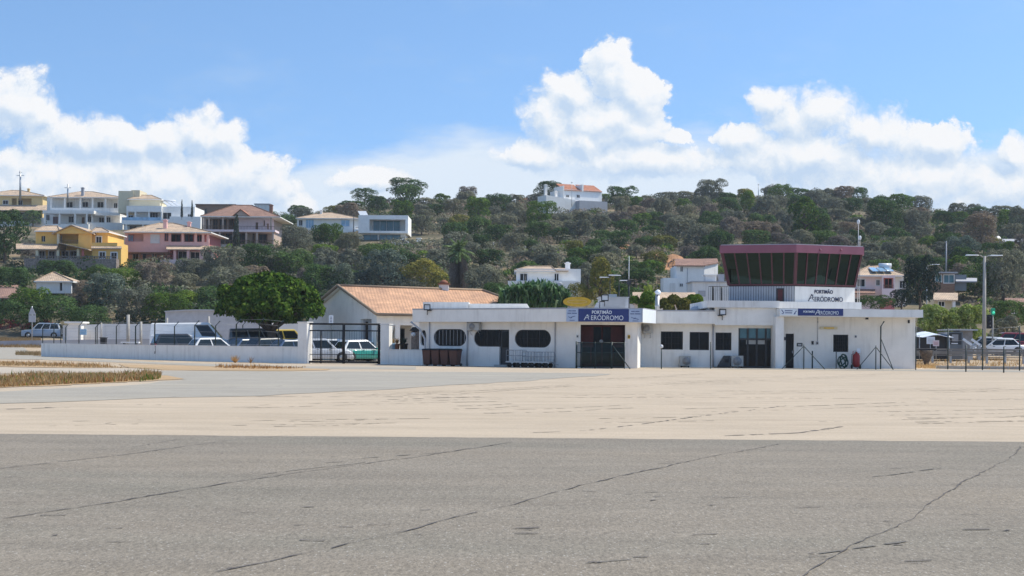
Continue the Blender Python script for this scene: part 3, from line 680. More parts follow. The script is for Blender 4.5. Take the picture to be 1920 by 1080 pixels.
# big trees and bushes one can tell apart, left side (photo foot, width, height)
for i, (px, pyb, w_, h_, sh, lf, lab) in enumerate([
 (8, 492, 84, 96, 'bigr', 'dark', 'dark rounded tree at the left edge below the yellow upper house'),
 (20, 545, 70, 50, 'bigb', 'dark', 'low dark shrub beside the stone terrace at the left edge'),
 (62, 604, 84, 72, 'bigb', 'bright', 'light green bush left of the small hut with tiled roof'),
 (108, 607, 96, 62, 'bigb', 'dark', 'wide mid green bush below the small hut with tiled roof'),
 (18, 612, 84, 52, 'bigb', 'dark', 'dark bush behind the traffic sign at the left edge'),
 (160, 585, 62, 68, 'bigb', 'brown', 'brownish tree right of the small hut with tiled roof'),
 (203, 590, 84, 76, 'bigr', 'blue', 'blue grey tree left of the olive toned bush beside the hut'),
 (170, 612, 76, 46, 'bigb', 'dark', 'dark green bush right behind the white wall pillars'),
 (255, 604, 84, 72, 'bigb', 'olive', 'dull olive toned bush behind the pale yard wall'),
 (308, 604, 88, 62, 'bigb', 'bright', 'light green bush left of the grey curved roof shed'),
 (290, 545, 70, 52, 'bigr', 'brown', 'brownish tree in front of the pink house garden'),
 (235, 545, 76, 50, 'bigb', 'bright', 'green shrub below the yellow house terrace wall'),
 (190, 540, 66, 46, 'bigb', 'dark', 'dark shrub directly under the stone terrace wall'),
 (110, 520, 76, 36, 'bigb', 'dark', 'dark creeper like shrub under the yellow house terrace'),
 (350, 590, 80, 50, 'bigb', 'bright', 'bright leafy tree behind the grey curved roof shed'),
 (395, 590, 76, 62, 'bigb', 'dark', 'dark tree just left of the umbrella pine'),
 (415, 530, 84, 66, 'bigr', 'olive', 'grey green tree below the pink house porch'),
 (365, 525, 70, 46, 'bigb', 'olive', 'olive shrub right of the pink house garden steps'),
 (430, 555, 92, 62, 'bigb', 'olive', 'greyish bush left above the umbrella pine'),
 (480, 522, 84, 62, 'bigr', 'dark', 'dark green tree right of the tall cypress'),
 (548, 530, 96, 66, 'bigb', 'dark', 'wide dark green tree below the brown balcony house'),
 (610, 560, 92, 72, 'bigb', 'dark', 'dark tree right above the umbrella pine'),
 (552, 478, 70, 52, 'bigr', 'olive', 'grey olive tree between the brown house and the white villa'),
 (620, 470, 60, 50, 'bigr', 'bright', 'bright green tree in front of the white villa windows'),
 (602, 470, 48, 46, 'bigr', 'dark', 'dark green small tree at the corner of the white villa'),
 (655, 482, 50, 44, 'bigr', 'olive', 'grey olive tree at the foot of the modern white cube'),
 (640, 562, 62, 66, 'bigr', 'blue', 'blue grey tree left behind the tile roofed building'),
 (722, 556, 98, 86, 'bigr', 'blue', 'large grey green tree behind the ridge of the tile roofed building'),
 (676, 555, 56, 52, 'bigb', 'blue', 'smaller grey green shrub behind the tile roofed building gable'),
 (700, 505, 80, 56, 'bigb', 'dark', 'dark green tree below the modern white cube'),
 (795, 556, 86, 78, 'bigb', 'yellow', 'yellowish green tree left of the shaggy palm'),
 (770, 560, 64, 44, 'bigb', 'olive', 'dull green shrub behind the roof chimney'),
 (905, 560, 76, 66, 'bigb', 'olive', 'olive tree right of the shaggy palm'),
 (925, 575, 56, 52, 'bigb', 'dark', 'dark shrub at the right end of the tile roof'),
 (1125, 575, 80, 86, 'tall', 'yellow', 'thin yellowish tree behind the roof box of the terminal'),
 (1085, 575, 52, 52, 'bigb', 'yellow', 'yellow brown shrub behind the yellow oval sign'),
 (1205, 545, 62, 42, 'bigr', 'dark', 'round dark green tree left of the white gabled house'),
 (1168, 575, 42, 50, 'bigb', 'dark', 'dark green shrub behind the thin mast'),
 (1640, 582, 66, 32, 'bigb', 'dark', 'leafy bush in front of the pinkish white house'),
 (1510, 450, 84, 82, 'tall', 'bright', 'bright upright tree on the slope above the control tower'),
 (1662, 440, 88, 66, 'bigr', 'dark', 'broad green tree high on the slope right of the tower'),
 (1690, 498, 60, 62, 'bigb', 'olive', 'grey olive tree above the pinkish white house'),
 (1800, 500, 72, 56, 'bigr', 'blue', 'blue grey tree behind the shed with white windows'),
 (1830, 560, 88, 76, 'bigb', 'dark', 'dark green tree behind the tall double street lamp'),
 (1880, 565, 84, 96, 'bigr', 'olive', 'olive tree at the right edge behind the street lamp'),
 (1898, 618, 76, 62, 'bigb', 'dark', 'dark bush behind the traffic signal'),
 (1770, 555, 66, 40, 'bigb', 'olive', 'dull shrub above the small cream house'),
 (1860, 520, 60, 50, 'bigb', 'bright', 'light green bush right of the street lamp head'),
 (1913, 460, 60, 72, 'bigr', 'olive', 'dark olive tree beside the satellite dish at the right edge'),
 (1840, 470, 72, 66, 'bigr', 'brown', 'brownish tree left of the satellite dish'),
 (1012, 430, 64, 52, 'bigr', 'bright', 'fresh green tree below the hilltop white house'),
 (935, 402, 76, 56, 'bigr', 'dark', 'dark green tree left of the hilltop white house'),
 (1165, 385, 66, 52, 'bigr', 'dark', 'dark green tree touching the right end of the hilltop house'),
 (762, 362, 76, 40, 'bigr', 'dark', 'tall open green tree on the skyline left of the hilltop house'),
 (684, 376, 62, 34, 'bigr', 'dark', 'wide low dark tree on the skyline above the white villas'),
 (1335, 376, 62, 58, 'bigr', 'olive', 'tallest grey tree on the skyline above the gabled house'),
 (1465, 378, 58, 48, 'bigr', 'bright', 'green rounded tree on the skyline above the control tower'),
 (1610, 384, 52, 48, 'bigr', 'dark', 'dark tree on the skyline right of the control tower'),
 (1555, 382, 60, 40, 'round', 'olive', 'grey tree on the skyline just left of the dark skyline tree'),
 (875, 382, 48, 48, 'bigr', 'brown', 'brown grey tree on the skyline left of centre'),
 (1825, 404, 34, 32, 'bigr', 'olive', 'lone round grey tree on the skyline at the right'),
 (1030, 372, 62, 46, 'bigr', 'dark', 'tall dark green tree behind the hilltop house chimney')]):
    Yt = None
    if pyb >= 575: Yt = {604: 168, 607: 166, 612: 164, 585: 178, 590: 176}.get(pyb, 150)
    if px in (1640,): Yt = 140
    if px in (1898,): Yt = 150
    if px in (1125, 1085, 1168, 925): Yt = 150
    ptree('tree' if sh != 'bigb' else 'bush', lab, 'tree' if sh != 'bigb' else 'bush', px, pyb, w_, h_, sh, lf, Yt, 200+i, None, sh != 'bigb')
# tall narrow conifers
ptree('cypress', 'tall narrow dark cypress in front of the brown balcony house', 'cypress', 443, 484, 24, 80, 'cone', 'conifer', Yon(443, 484)-1, 3)
for px, top, lab in ((341, 362, 'left thin cypress spike behind the white block with solar tubes'), (360, 364, 'right thin cypress spike behind the white block with solar tubes')):
    ptree('cypress', lab, 'cypress', px, 400, 8, 400-top, 'cone', 'conifer', 330, 4 if px < 350 else 5)
ptree('conifer', 'dark broad conifer right of the pinkish white house', 'conifer', 1724, 584, 66, 116, 'bigb', 'conifer', 150, 6)
ptree('conifer', 'small dark conifer half hiding the pinkish white house balcony', 'conifer', 1690, 580, 40, 44, 'bush', 'conifer', 149, 7)

# palms
def palm(label, px, pyb, pyt, rpx, Y, skirt, seed, n=44):
    r = random.Random(seed); b0 = P(px, pyb, Y); tp = P(px, pyt, Y); k = Y/F
    e = thing('palm_tree', label, 'palm', b0)
    mb = MB(); mb.tube([b0-Vector((0, 0, 1)), b0.lerp(tp, .5)+Vector((.08, 0, 0)), tp], [.3, .26, .24], 9); mb.build('trunk', M['bark'], e)
    fr = MB()
    for i in range(n):
        a = r.uniform(0, 6.28); el = r.uniform(-.7, 1.35); ln = rpx*k*r.uniform(.75, 1.1); q = tp; d = Vector((math.cos(a)*math.cos(el), math.sin(a)*math.cos(el), math.sin(el)))
        pts = [q]
        for j in range(6): d = (d+Vector((0, 0, -.17))).normalized(); q = q+d*ln/6; pts.append(q)
        for j in range(1, 7):
            t = (pts[j]-pts[j-1]).normalized(); sd_ = t.cross(Vector((0, 0, 1))).normalized()
            for sgn in (-1, 1):
                for h in (0, .5):
                    c = pts[j-1].lerp(pts[j], h); ll = ln*.3*(1-abs(j-3)/5); tipp = c+(sd_*sgn*.8+t*.5+Vector((0, 0, -.35+r.uniform(-.2, .2)))).normalized()*ll
                    wv = t*ln*.045; fr.add([c-wv, c+wv, tipp], [(0, 1, 2)])
    fr.build('fronds', L['palm'], e)
    if skirt:
        sk = MB()
        for i in range(420):
            a = r.uniform(0, 6.28); z = r.uniform(pyb-6, pyt+8); t = (pyb-z)/(pyb-pyt); rr = (13+5*math.sin(t*3.0))*k*r.uniform(.55, 1.05)
            c = P(px, z, Y)+Vector((rr*math.cos(a), rr*math.sin(a), 0)); ln = r.uniform(.7, 1.5)
            tip = c+Vector((math.cos(a)*.16, math.sin(a)*.16, -ln)); sv = Vector((-math.sin(a), math.cos(a), 0))*r.uniform(.06, .15)
            inn = c-Vector((math.cos(a)*rr*.7, math.sin(a)*rr*.7, -.1)); sk.add([inn, c-sv, tip, c+sv], [(0, 1, 2), (0, 2, 3)])
        sk.build('dead_fronds', M['deadfrond'], e)
palm('big palm with thick skirt of dead fronds behind the tile roof', 860, 548, 470, 33, Yon(860, 552), True, 3, 60)
palm('small green palm in front of the white house with solar tubes', 333, 425, 404, 15, Yon(333, 425)-3, False, 4, 34)

# blade plants: clumps of long upright leaves
def blades(name, label, cat, x0, x1, pyt, pyb, Y, leafk, n, ln, seed, depth=2.5, wid=.09, kind=None, topf=None):
    r = random.Random(seed); mb = MB(); c0 = P((x0+x1)/2, pyb, Y); zb = c0.z
    for i in range(n):
        px = r.uniform(x0, x1); t = (px-x0)/(x1-x0); y = Y+r.uniform(0, depth)
        top = topf(t) if topf else pyt+ (pyb-pyt)*.35*abs(2*t-1)**2.5
        zt = P(px, top, y).z; z = r.uniform(zb+.1*(zt-zb), zt-ln*.25); b_ = Vector((P(px, pyb, y).x, y, z))
        a = r.uniform(0, 6.28); lean = r.uniform(.15, .7); l_ = ln*r.uniform(.6, 1.15)
        mid = b_+Vector((math.cos(a)*lean*l_*.4, math.sin(a)*lean*l_*.4, l_*.5)); tip = mid+Vector((math.cos(a)*lean*l_*.7, math.sin(a)*lean*l_*.7, l_*(.45-lean*.75)))
        sv = Vector((-math.sin(a), math.cos(a), 0))*wid*r.uniform(.6, 1.2)
        mb.add([b_-sv*.5, b_+sv*.5, mid+sv, mid-sv, tip], [(0, 1, 2, 3), (3, 2, 4)])
    o = mb.build(name, L[leafk]); return tag(o, label, cat, None, kind)
blades('banana_grove', 'dense clump of tall banana like leaves behind the flat roof', 'plant clump', 938, 1066, 537, 585, 112, 'cane', 2200, 1.3, 11, 4, .12)
# hedge with vines behind the middle roof
def hedge(name, label, x0, x1, pyt, pyb, Y, leafk, n, seed, cat='hedge', cnt=0):
    r = random.Random(seed); k = Y/F; lum = []
    for i in range(cnt or max(6, int((x1-x0)/9))):
        px = r.uniform(x0+8, x1-8); q = r.uniform(8, 14); p = P(px, r.uniform(pyt+q, pyb), Y+r.uniform(0, 1.5)); lum.append((p.x, p.y, p.z, q*k, q*k, q*k))
    me = leaves_mesh(name, lum, n, .13, seed); me.materials[0] = L[leafk]
    o = bpy.data.objects.new(name, me); col.objects.link(o); return tag(o, label, cat)
hedge('hedge', 'bright green vine hedge left of the steel flue pipe', 1182, 1232, 546, 588, 100, 'bright', 5000, 5)
hedge('hedge', 'yellow green vine hedge between the flue pipe and tower', 1238, 1300, 545, 588, 100, 'yellow', 6500, 6)
hedge('hedge', 'dark green end of the vine hedge beside the tower parapet', 1288, 1326, 551, 588, 101, 'bright', 3600, 7)
hedge('reed_thicket', 'lime green cane thicket right of the terminal end wall', 1722, 1850, 570, 634, 121, 'lime', 26000, 12, 'reeds', 80)
hedge('shrub_row', 'row of red flowering shrubs along the bank at the left edge', -20, 104, 598, 622, 168, 'pinkfl', 3000, 8, 'shrubs')
o = hedge('climbing_plants', 'leafy scrub below the traffic signal at the right edge', 1850, 1935, 590, 640, 135, 'olive', 4000, 9, 'scrub')
blades('young_banana_plant', 'tall banana plant with pale leaves behind the hedge', 'plant', 1206, 1226, 540, 585, 101, 'lime', 160, .9, 14, 1, .1)

# dry grass beside the taxiway and along the wall
def grass(name, polys, leafk, n, h0, h1, seed):
    r = random.Random(seed); mb = MB()
    for poly, share in polys:
        pts = [G(*p) for p in poly]; xs_ = [p.x for p in pts]; ys_ = [p.y for p in pts]; k = 0
        while k < n*share:
            x, y = r.uniform(min(xs_), max(xs_)), r.uniform(min(ys_), max(ys_)); ins = False; j = len(pts)-1
            for i in range(len(pts)):
                if (pts[i].y > y) != (pts[j].y > y) and x < (pts[j].x-pts[i].x)*(y-pts[i].y)/(pts[j].y-pts[i].y)+pts[i].x: ins = not ins
                j = i
            k += 1
            if not ins or math.sin(x*1.7+1)*math.sin(y*1.3)+r.uniform(-1, 1) < -.7: continue
            h = r.uniform(h0, h1)*(1+.45*math.sin(x*.9)*math.sin(y*.7)); a = r.uniform(0, 6.28); sv = Vector((math.cos(a), math.sin(a), 0))*r.uniform(.012, .035); ln = Vector((r.gauss(0, .3), r.gauss(0, .3), 1))*h
            b_ = Vector((x, y, terr(x, y))); mb.add([b_-sv, b_+sv, b_+ln+sv*.3], [(0, 1, 2)])
    return tag(mb.build(name, L[leafk]), kind='stuff')
clump = [(-120, 732), (0, 727), (150, 720), (240, 716), (296, 712), (302, 706), (290, 703), (150, 705), (0, 709), (-120, 713)]
grass('dry_grass', [(clump, .86), ([(-120, 684), (0, 686), (150, 690), (232, 690), (180, 686), (60, 682), (-100, 680)], .2)], 'dry', 34000, .06, .25, 4)
grass('rusty_weeds', [(clump, .68), ([(402, 690), (480, 692.5), (560, 691.5), (575, 689), (500, 688.5), (410, 687)], .07), ([(-120, 683), (0, 684), (235, 690), (180, 685), (60, 680), (-100, 678)], .25)], 'rust', 22000, .05, .22, 5)
grass('green_weeds', [([(262, 716), (300, 712), (304, 708), (270, 709)], .2), (clump, .8)], 'bright', 2600, .1, .3, 6)
grass('verge_grass', [([(1700, 690), (1930, 694), (1930, 684), (1800, 680), (1720, 678)], .6), ([(1640, 690.5), (1760, 691.5), (1760, 687), (1700, 685), (1650, 688)], .4)], 'dry', 9000, .08, .32, 7)
for px, py, lf, lab in ((352, 674, 'rust', 'dead purple brown weed against the white car park wall'), (441, 680.5, 'dry', 'pale dry weed tuft against the white car park wall'), (470, 681, 'rust', 'thin brown weed stalk near the gate end of the wall')):
    p = G(px, py); mb = MB(); r = random.Random(px)
    for i in range(130 if px != 470 else 24):
        a = r.uniform(0, 6.28); t = Vector((math.cos(a)*r.uniform(0, .5), math.sin(a)*.3, r.uniform(.2, .62 if px != 470 else .8))); sv = Vector((.018, 0, 0)); mb.add([p-sv, p+sv, p+t*(1 if px != 470 else .7)], [(0, 1, 2)])
    tag(mb.build('weed_tuft', L[lf]), lab, 'weed')
# ------------------------------------------------------------------ woodland on the hill (image-space even cover, standing on the terrain)
HB = [(-30, 350, 395, 440, Yon(157, 432)), (20, 410, 230, 512, Yon(145, 502)), (225, 410, 410, 505, Yon(318, 494)), (372, 380, 530, 470, Yon(450, 468)), (550, 392, 680, 442, Yon(615, 440)), (670, 392, 815, 466, Yon(720, 452)), (1005, 342, 1140, 402, Yon(1092, 402)), (60, 505, 140, 552, 180), (948, 490, 1092, 562, 176), (1240, 480, 1372, 562, 182), (1596, 490, 1704, 585, 166), (1745, 505, 1800, 570, 180)]
LAND = [(400, 'left houses'), (640, 'white villas'), (830, 'modern cube villa'), (960, 'shaggy palm'), (1180, 'hilltop house'), (1330, 'gabled house'), (1480, 'tower left side'), (1620, 'control tower'), (1790, 'pinkish house'), (9999, 'street lamp')]
rt = random.Random(21); placed = []; recs = []
def clear(px, py, w_, h_, Y):
    for x0, y0, x1, y1, yh in HB:
        if Y > yh+(16 if x0 != -30 else 24): continue
        if px+w_*.42 > x0 and px-w_*.42 < x1 and py-h_ < y1-6 and py > y0+14: return False
    return True
tries = 0
while len(recs) < 285 and tries < 40000:
    tries += 1
    px = rt.uniform(395, 1950) if rt.random() < .93 else rt.uniform(-20, 395)
    Y = 385-195*rt.random()**1.25 if rt.random() < .85 else rt.uniform(368, 392)
    X = (px-960)*Y/F; z = terr(X, Y); py = HY-(z-EYE)*F/Y+ROLL*(px-960)
    w_ = rt.uniform(34, 56)*(.75+.3*285/Y); h_ = w_*rt.uniform(.62, .92)
    if Y > 362: h_ *= rt.uniform(.55, .95)
    if not clear(px, py, w_, h_, Y): continue
    if any(abs(px-a)/ (.5*(w_+c)) < .62 and abs(py-b_)/(.5*(h_+d_)) < .42 for a, b_, c, d_ in placed): continue
    placed.append((px, py, w_, h_)); recs.append((px, py, w_, h_, Y, X, z))
KN = {'olive': 'grey olive tree', 'brown': 'dry brown scrub tree', 'dark': 'dark green carob tree', 'bright': 'fresh green tree', 'yellow': 'yellowish tree'}
zones = {}
for i, rcd in enumerate(recs):
    px, py, w_, h_, Y, X, z = rcd
    lf = rt.choices(['olive', 'brown', 'dark', 'bright', 'yellow'], [.42, .12, .3, .12, .04])[0]
    zn = 'on skyline' if Y > 362 else 'on high slope' if Y > 300 else 'on mid slope' if Y > 240 else 'at hill foot'
    ld = next(n for x, n in LAND if px < x)
    zones.setdefault((lf, zn, ld), []).append(rcd)
ORD = ['leftmost', 'second from left', 'third from left', 'fourth from left', 'fifth from left', 'sixth from left', 'seventh from left', 'eighth from left', 'ninth from left']+['one']*30
k = 0
for (lf, zn, ld), lst in zones.items():
    lst.sort()
    for j, (px, py, w_, h_, Y, X, z) in enumerate(lst):
        k += 1
        lab = f"{KN[lf]} {zn} near the {ld}" if len(lst) == 1 else f"{ORD[j]} {KN[lf]} {zn} near the {ld}"
        sh = rt.choice(['round', 'bush', 'bush', 'bush', 'tall' if lf == 'bright' else 'bush'])
        tree('hill_tree', lab, 'tree', (X, Y, z-.1), w_*Y/F*1.1, h_*Y/F*1.1, sh, lf, 400+k, 'scrub trees covering the hill', True)
# undergrowth between them
allv, n0 = [], 0
ru = np.random.default_rng(8)
def scrub(name, leafk, n, y0, y1, size, seed, x0=395, x1=1960):
    r = random.Random(seed); lum = []
    while len(lum) < n:
        px = r.uniform(x0, x1); Y = y0+(y1-y0)*r.random(); X = (px-960)*Y/F
        py = HY-(terr(X, Y)-EYE)*F/Y
        if any(a-6 < px < c+6 and Y < yh+14 and py > b_ and py < d_+(-4 if Y > 200 else 20) for a, b_, c, d_, yh in HB): continue
        if math.sin(X*.09+seed)*math.sin(Y*.11+X*.03) < -.42 and Y < 340: continue
        s = size*r.uniform(.5, 1.3); lum.append((X, Y, terr(X, Y)+s*.25, s, s, s*r.uniform(.5, .8)))
    n_ = len(lum)*75; me = leaves_mesh(name, lum, n_, .3, seed, .55, inner=.35, rej=False); me.materials[0] = L[leafk]
    o = bpy.data.objects.new(name, me); col.objects.link(o); return tag(o, kind='stuff')
scrub('undergrowth', 'olive', 1300, 176, 392, 1.8, 3)
scrub('undergrowth', 'brown', 700, 176, 392, 1.7, 4)
scrub('undergrowth', 'dark', 560, 176, 392, 1.5, 5)
scrub('undergrowth', 'bright', 260, 176, 380, 1.3, 6)
scrub('undergrowth', 'dark', 260, 166, 230, 1.6, 9, -60, 640)
scrub('undergrowth', 'olive', 160, 166, 235, 1.5, 10, -60, 640)
scrub('undergrowth', 'olive', 420, 176, 385, 2.4, 14, -1500, -40)
scrub('undergrowth', 'dark', 260, 168, 385, 2.6, 15, -1500, -40)
scrub('undergrowth', 'olive', 260, 176, 385, 2.4, 16, 1950, 3000)
scrub('undergrowth', 'dark', 160, 168, 385, 2.6, 17, 1950, 3000)
scrub('woods', 'olive', 420, 384, 402, 2.0, 12, -200, 2100)
# ------------------------------------------------------------------ the terminal
ZB, ZT = 2.78, 3.58
A0, A1 = P(803, 638, 88.6), P(1080, 638, 83.9)
FA = Fr(A0, A1)                                    # left wing, turned towards the left
B0, B1 = P(1080, 638, 83.85), P(1195, 638, 83.7); FB = Fr(B0, B1)
C0, C1 = P(1203, 638, 88.4), P(1455, 638, 88.0); FC = Fr(C0, C1)
E0, E1 = P(1469, 638, 88.2), P(1716, 638, 88.5); FE = Fr(E0, E1)
term = thing('terminal_building', 'long low white airfield terminal with flat roof, oval windows and navy name sign', 'terminal', (6, 90, 0))
walls = FA.mb()
LA = FA.len
def hole(fr, x0, y0, x1, y1): return rect(*fr.rect(x0, y0, x1, y1))
ov = []
for x0, y0, x1, y1 in ((813, 617, 874, 649), (1038-73, 618.3, 1033, 651.6)):
    q = FA.rect(x0, y0, x1, y1); ov.append(stadium(*q, n=10, k=.95))
# middle opening: an oval window that runs into a tall doorway
q = FA.rect(888.5, 618, 936, 650); dq = FA.rect(936, 618, 954.5, 683)
mid = [(dq[0], .13), (dq[1], .13), (dq[1], q[3])]+[p for p in stadium(q[0], q[1]+3, q[2], q[3], n=10, k=.95) if p[0] < q[0]+(q[3]-q[2])/2+.01]+[(dq[0], q[2])]
walls.slab(rect(0, LA, 0, ZB), ov+[mid], 0, .3)
# chamfered left end with a part of another oval window, and the rest of the shell
s0 = A0; s1 = P(786, 638, 89.9)
walls.T = None
FS = Fr(s1, s0); walls.T = FS.T
qs = FS.rect(788, 619, 799, 648); so = stadium(*qs, n=8, rr=.35)
walls.slab(rect(0, FS.len-.002, 0, ZB), [so], 0, .3)
walls.T = FB.T
dB = FB.rect(1088.5, 609, 1172, 687)
walls.slab(rect(0, FB.len, 0, ZB), [rect(dB[0], dB[1], .02, dB[3])], 0, .35)
FR = Fr(B1, C0); walls.T = FR.T; walls.slab(rect(.36, FR.len, 0, ZB), [], 0, .3)
walls.T = FC.T
cw = [FC.rect(*b_) for b_ in ((1239, 621.5, 1280.5, 655.5), (1293, 622.5, 1329.5, 656.5), (1341.5, 623.5, 1371.5, 656.8))]
cd_ = FC.rect(1384.5, 611, 1454, 689.5)
walls.slab([(0, 0), (cd_[0], 0), (cd_[0], cd_[3]-.15), (cd_[1]+.02, cd_[3]-.15), (cd_[1]+.02, ZB), (0, ZB)], [rect(*x) for x in cw], 0, .3)
walls.T = None
pl0, pl1 = P(1454, 638, 86.6), P(1469.5, 638, 86.6)
walls.box(pl0.x, pl1.x, 86.6, 88.6, 0, 3.25)
walls.T = FE.T
ed = FE.rect(1469.5, 625.5, 1488.5, 690); ew = FE.rect(1562, 627.5, 1590.5, 660)
walls.slab([(0, 0), (ed[0]+.12, 0), (ed[0]+.12, ed[3]), (ed[1], ed[3]), (ed[1], 0), (FE.len, 0), (FE.len, 3.3), (0, 3.3)], [rect(*ew)], 0, .3)
walls.T = None
e1 = E1; walls.box(e1.x-.3, e1.x-.001, 88.81, 96, 0, 3.3); walls.box(s1.x+.4, e1.x-.3, 95.7, 96, 0, 3.3); 
walls.T = Fr((s1.x+.4, 96), (s1.x, s1.y)).T; walls.slab(rect(0, 6, 0, ZB), [], 0, .25)
walls.build('wall', M['white'], term)
mbf = MB(); mbf.box(s1.x+.5, e1.x-.4, 88.95, 95.6, .01, .05); mbf.build('inner_floor', M['concrete'], term)
# dark back rooms, seen through the openings
# fascia bands (deep overhang) and roof deck
fl = P(773, 638, 88.75); fm = P(1062, 638, 83.0); fr_ = P(1205, 638, 82.85); fx = P(1230, 638, 87.5); fy = P(1340, 638, 87.45)
ring = [(fl.x, fl.y), (fm.x, fm.y), (fr_.x, fr_.y), (fx.x, fx.y), (fy.x, fy.y), (fy.x, 96.4), (fl.x+1, 96.4)]
fb = MB(); fb.prism(ring, ZB, ZT); 
def rimtop(mb, ring, z, h=.05, w_=.22):
    n = len(ring)
    for i in range(n):
        a, b_ = Vector((*ring[i], 0)), Vector((*ring[(i+1) % n], 0)); d = (b_-a).normalized(); nn = Vector((-d.y, d.x, 0))*w_
        o_ = Vector((d.y, -d.x, 0))*.02
        mb.hexa([(p.x, p.y, z-.03) for p in (a+o_+d*.01, b_+o_-d*.01, b_+nn-d*w_, a+nn+d*w_)], [(p.x, p.y, z+h) for p in (a+o_+d*.01, b_+o_-d*.01, b_+nn-d*w_, a+nn+d*w_)])
fb.build('fascia', M['white'], term)
rt_ = MB(); rimtop(rt_, ring, ZT); rt_.build('roof_edge', M['greywall'], term)
up = MB(); a, b_ = P(793, 567, 91.5), P(880, 567, 91.0); c = P(995, 568.5, 89.6)
up.hexa([(a.x, 91.6, ZT), (b_.x, 89.6, ZT), (b_.x, 95, ZT), (a.x, 95, ZT)], [(a.x, 91.6, 4.13), (b_.x, 89.6, 4.1), (b_.x, 95, 4.1), (a.x, 95, 4.13)])
up.build('roof_block', M['white2'], term)
up = MB(); up.hexa([(b_.x+.02, 89.7, ZT), (c.x, 88.2, ZT), (c.x, 94, ZT), (b_.x+.02, 94, ZT)], [(b_.x+.02, 89.7, 4.0), (c.x-.25, 88.2, 3.98), (c.x-.25, 94, 3.98), (b_.x+.02, 94, 4.0)])
up.build('roof_block', M['white'], term)
# right hand blocks: high panel over the glass door, upper parapet, end canopy
fd = MB(); x0, x1 = fy.x+.004, P(1455, 638, 87.4).x
fd.box(x0, x1, 87.42, 95, 2.70, 3.80); fd.build('upper_panel', M['white'], term)
ud = MB(); ua, ub_ = P(1326.5, 638, 87.25).x, P(1461, 638, 87.25).x; uc = P(1612, 638, 89.2).x
ud.prism([(ua, 87.2), (ub_, 87.2), (ub_+.01, 88.3), (uc, 88.8), (uc, 96), (ua, 96)], 3.803, 4.24); ud.build('parapet', M['white2'], term)
ec = MB(); ea, eb = P(1461, 638, 86.4).x, P(1730, 638, 86.9).x
ec.prism([(ea, 86.35), (eb, 86.85), (eb, 96.5), (ea, 96.5)], 3.255, 3.74); ec.build('canopy', M['white'], term)
# thin expansion joints and drain pipes on the long wing
dp = MB()
for px, y0, y1 in ((805.5, 604, 684), (876.8, 606, 685), (1041, 605, 690)):
    x, z1 = FA.px(px, y0, -.05); dp.T = FA.T; dp.tube([(x, -.06, 0), (x, -.06, ZB-.01)], .035 if px != 876.8 else .05, 6)
dp.T = FC.T; x, _ = FC.px(1337, 640, -.05); dp.tube([(x, -.06, 0), (x, -.06, ZB-.02)], .06, 6)
dp.build('drain_pipe', M['greywall'], term)
st_ = FA.mb(); x, _ = FA.px(788, 606, 0); st_.tube([(x-.55, -.25, ZB), (x+.1, -.2, 2.3), (x+.42, -.12, 1.7), (x+.46, -.1, 0)], .06, 6); st_.build('roof_strut', M['greymetal'], term)
# windows
def window(fr, outl, parent, inset=.14, bars=None, glass='darkglass', frame='darkframe', fw=.05, mull=0):
    xs_ = [p[0] for p in outl]; zs_ = [p[1] for p in outl]; cx, cz = (min(xs_)+max(xs_))/2, (min(zs_)+max(zs_))/2
    kx, kz = 1-2*fw/(max(xs_)-min(xs_)), 1-2*fw/(max(zs_)-min(zs_))
    inn = [(cx+(x-cx)*kx, cz+(z-cz)*kz) for x, z in outl]
    big = [(cx+(x-cx)*.998, cz+(z-cz)*.998) for x, z in outl]
    f = fr.mb(); f.slab(big, [inn], inset-.05, inset+.03)
    for i in range(mull):
        x = min(xs_)+(max(xs_)-min(xs_))*(i+1)/(mull+1); f.box(x-.025, x+.025, inset-.04, inset+.005, min(zs_)+fw, max(zs_)-fw)
    wo = f.build('window', M[frame], parent)
    g_ = fr.mb(); g_.slab(inn, [], inset+.005, inset+.02); g_.build('pane', M[glass], wo)
    if bars:
        b2 = fr.mb(); n = bars[0]
        for i in range(n):
            x = min(xs_)+(max(xs_)-min(xs_))*(i+.5)/n; hw = (max(zs_)-min(zs_))/2-.06
            ex = min(x-min(xs_), max(xs_)-x); rr = (max(zs_)-min(zs_))/2
            if len(outl) > 4 and ex < rr: hw = max(.05, math.sqrt(max(0, rr*rr-(rr-ex)**2))-.08)
            b2.box(x-.008, x+.008, inset-.1, inset-.08, cz-hw, cz+hw)
        for i in range(bars[1]):
            z = min(zs_)+(max(zs_)-min(zs_))*(i+1)/(bars[1]+1); b2.box(min(xs_)+.2, max(xs_)-.2, inset-.098, inset-.082, z-.01, z+.01)
        b2.build('window_bars', M[bars[2]], wo)
    return wo
window(FA, ov[0], term, bars=(9, 0, 'greymetal'), mull=2)
window(FA, ov[1], term, bars=(9, 1, 'black'), mull=2)
midw = [(q[1]-.02, q[2]), (q[1]-.02, q[3])]+[p for p in stadium(q[0], q[1]+3, q[2], q[3], n=10, k=.95) if p[0] < q[0]+(q[3]-q[2])/2+.01]
window(FA, midw, term, mull=1, bars=(6, 0, 'black'))
window(FS, so, term, mull=0)
dd = FA.mb(); dd.slab([(dq[0]+.02, .13), (dq[1]-.01, .13), (dq[1]-.01, dq[3]-.01), (dq[0]+.02, dq[3]-.01)], [], .16, .2); dr = dd.build('door', M['darkframe'], term)
dd = FA.mb(); dd.slab(rect(dq[0]+.12, dq[1]-.12, 1.2, dq[3]-.12), [], .145, .155); dd.build('pane', M['darkglass'], dr)
st = FA.mb(); st.box(dq[0]-.1, dq[1]+.1, -.5, -.004, .0, .13); st.build('door_step', M['concrete'], term)
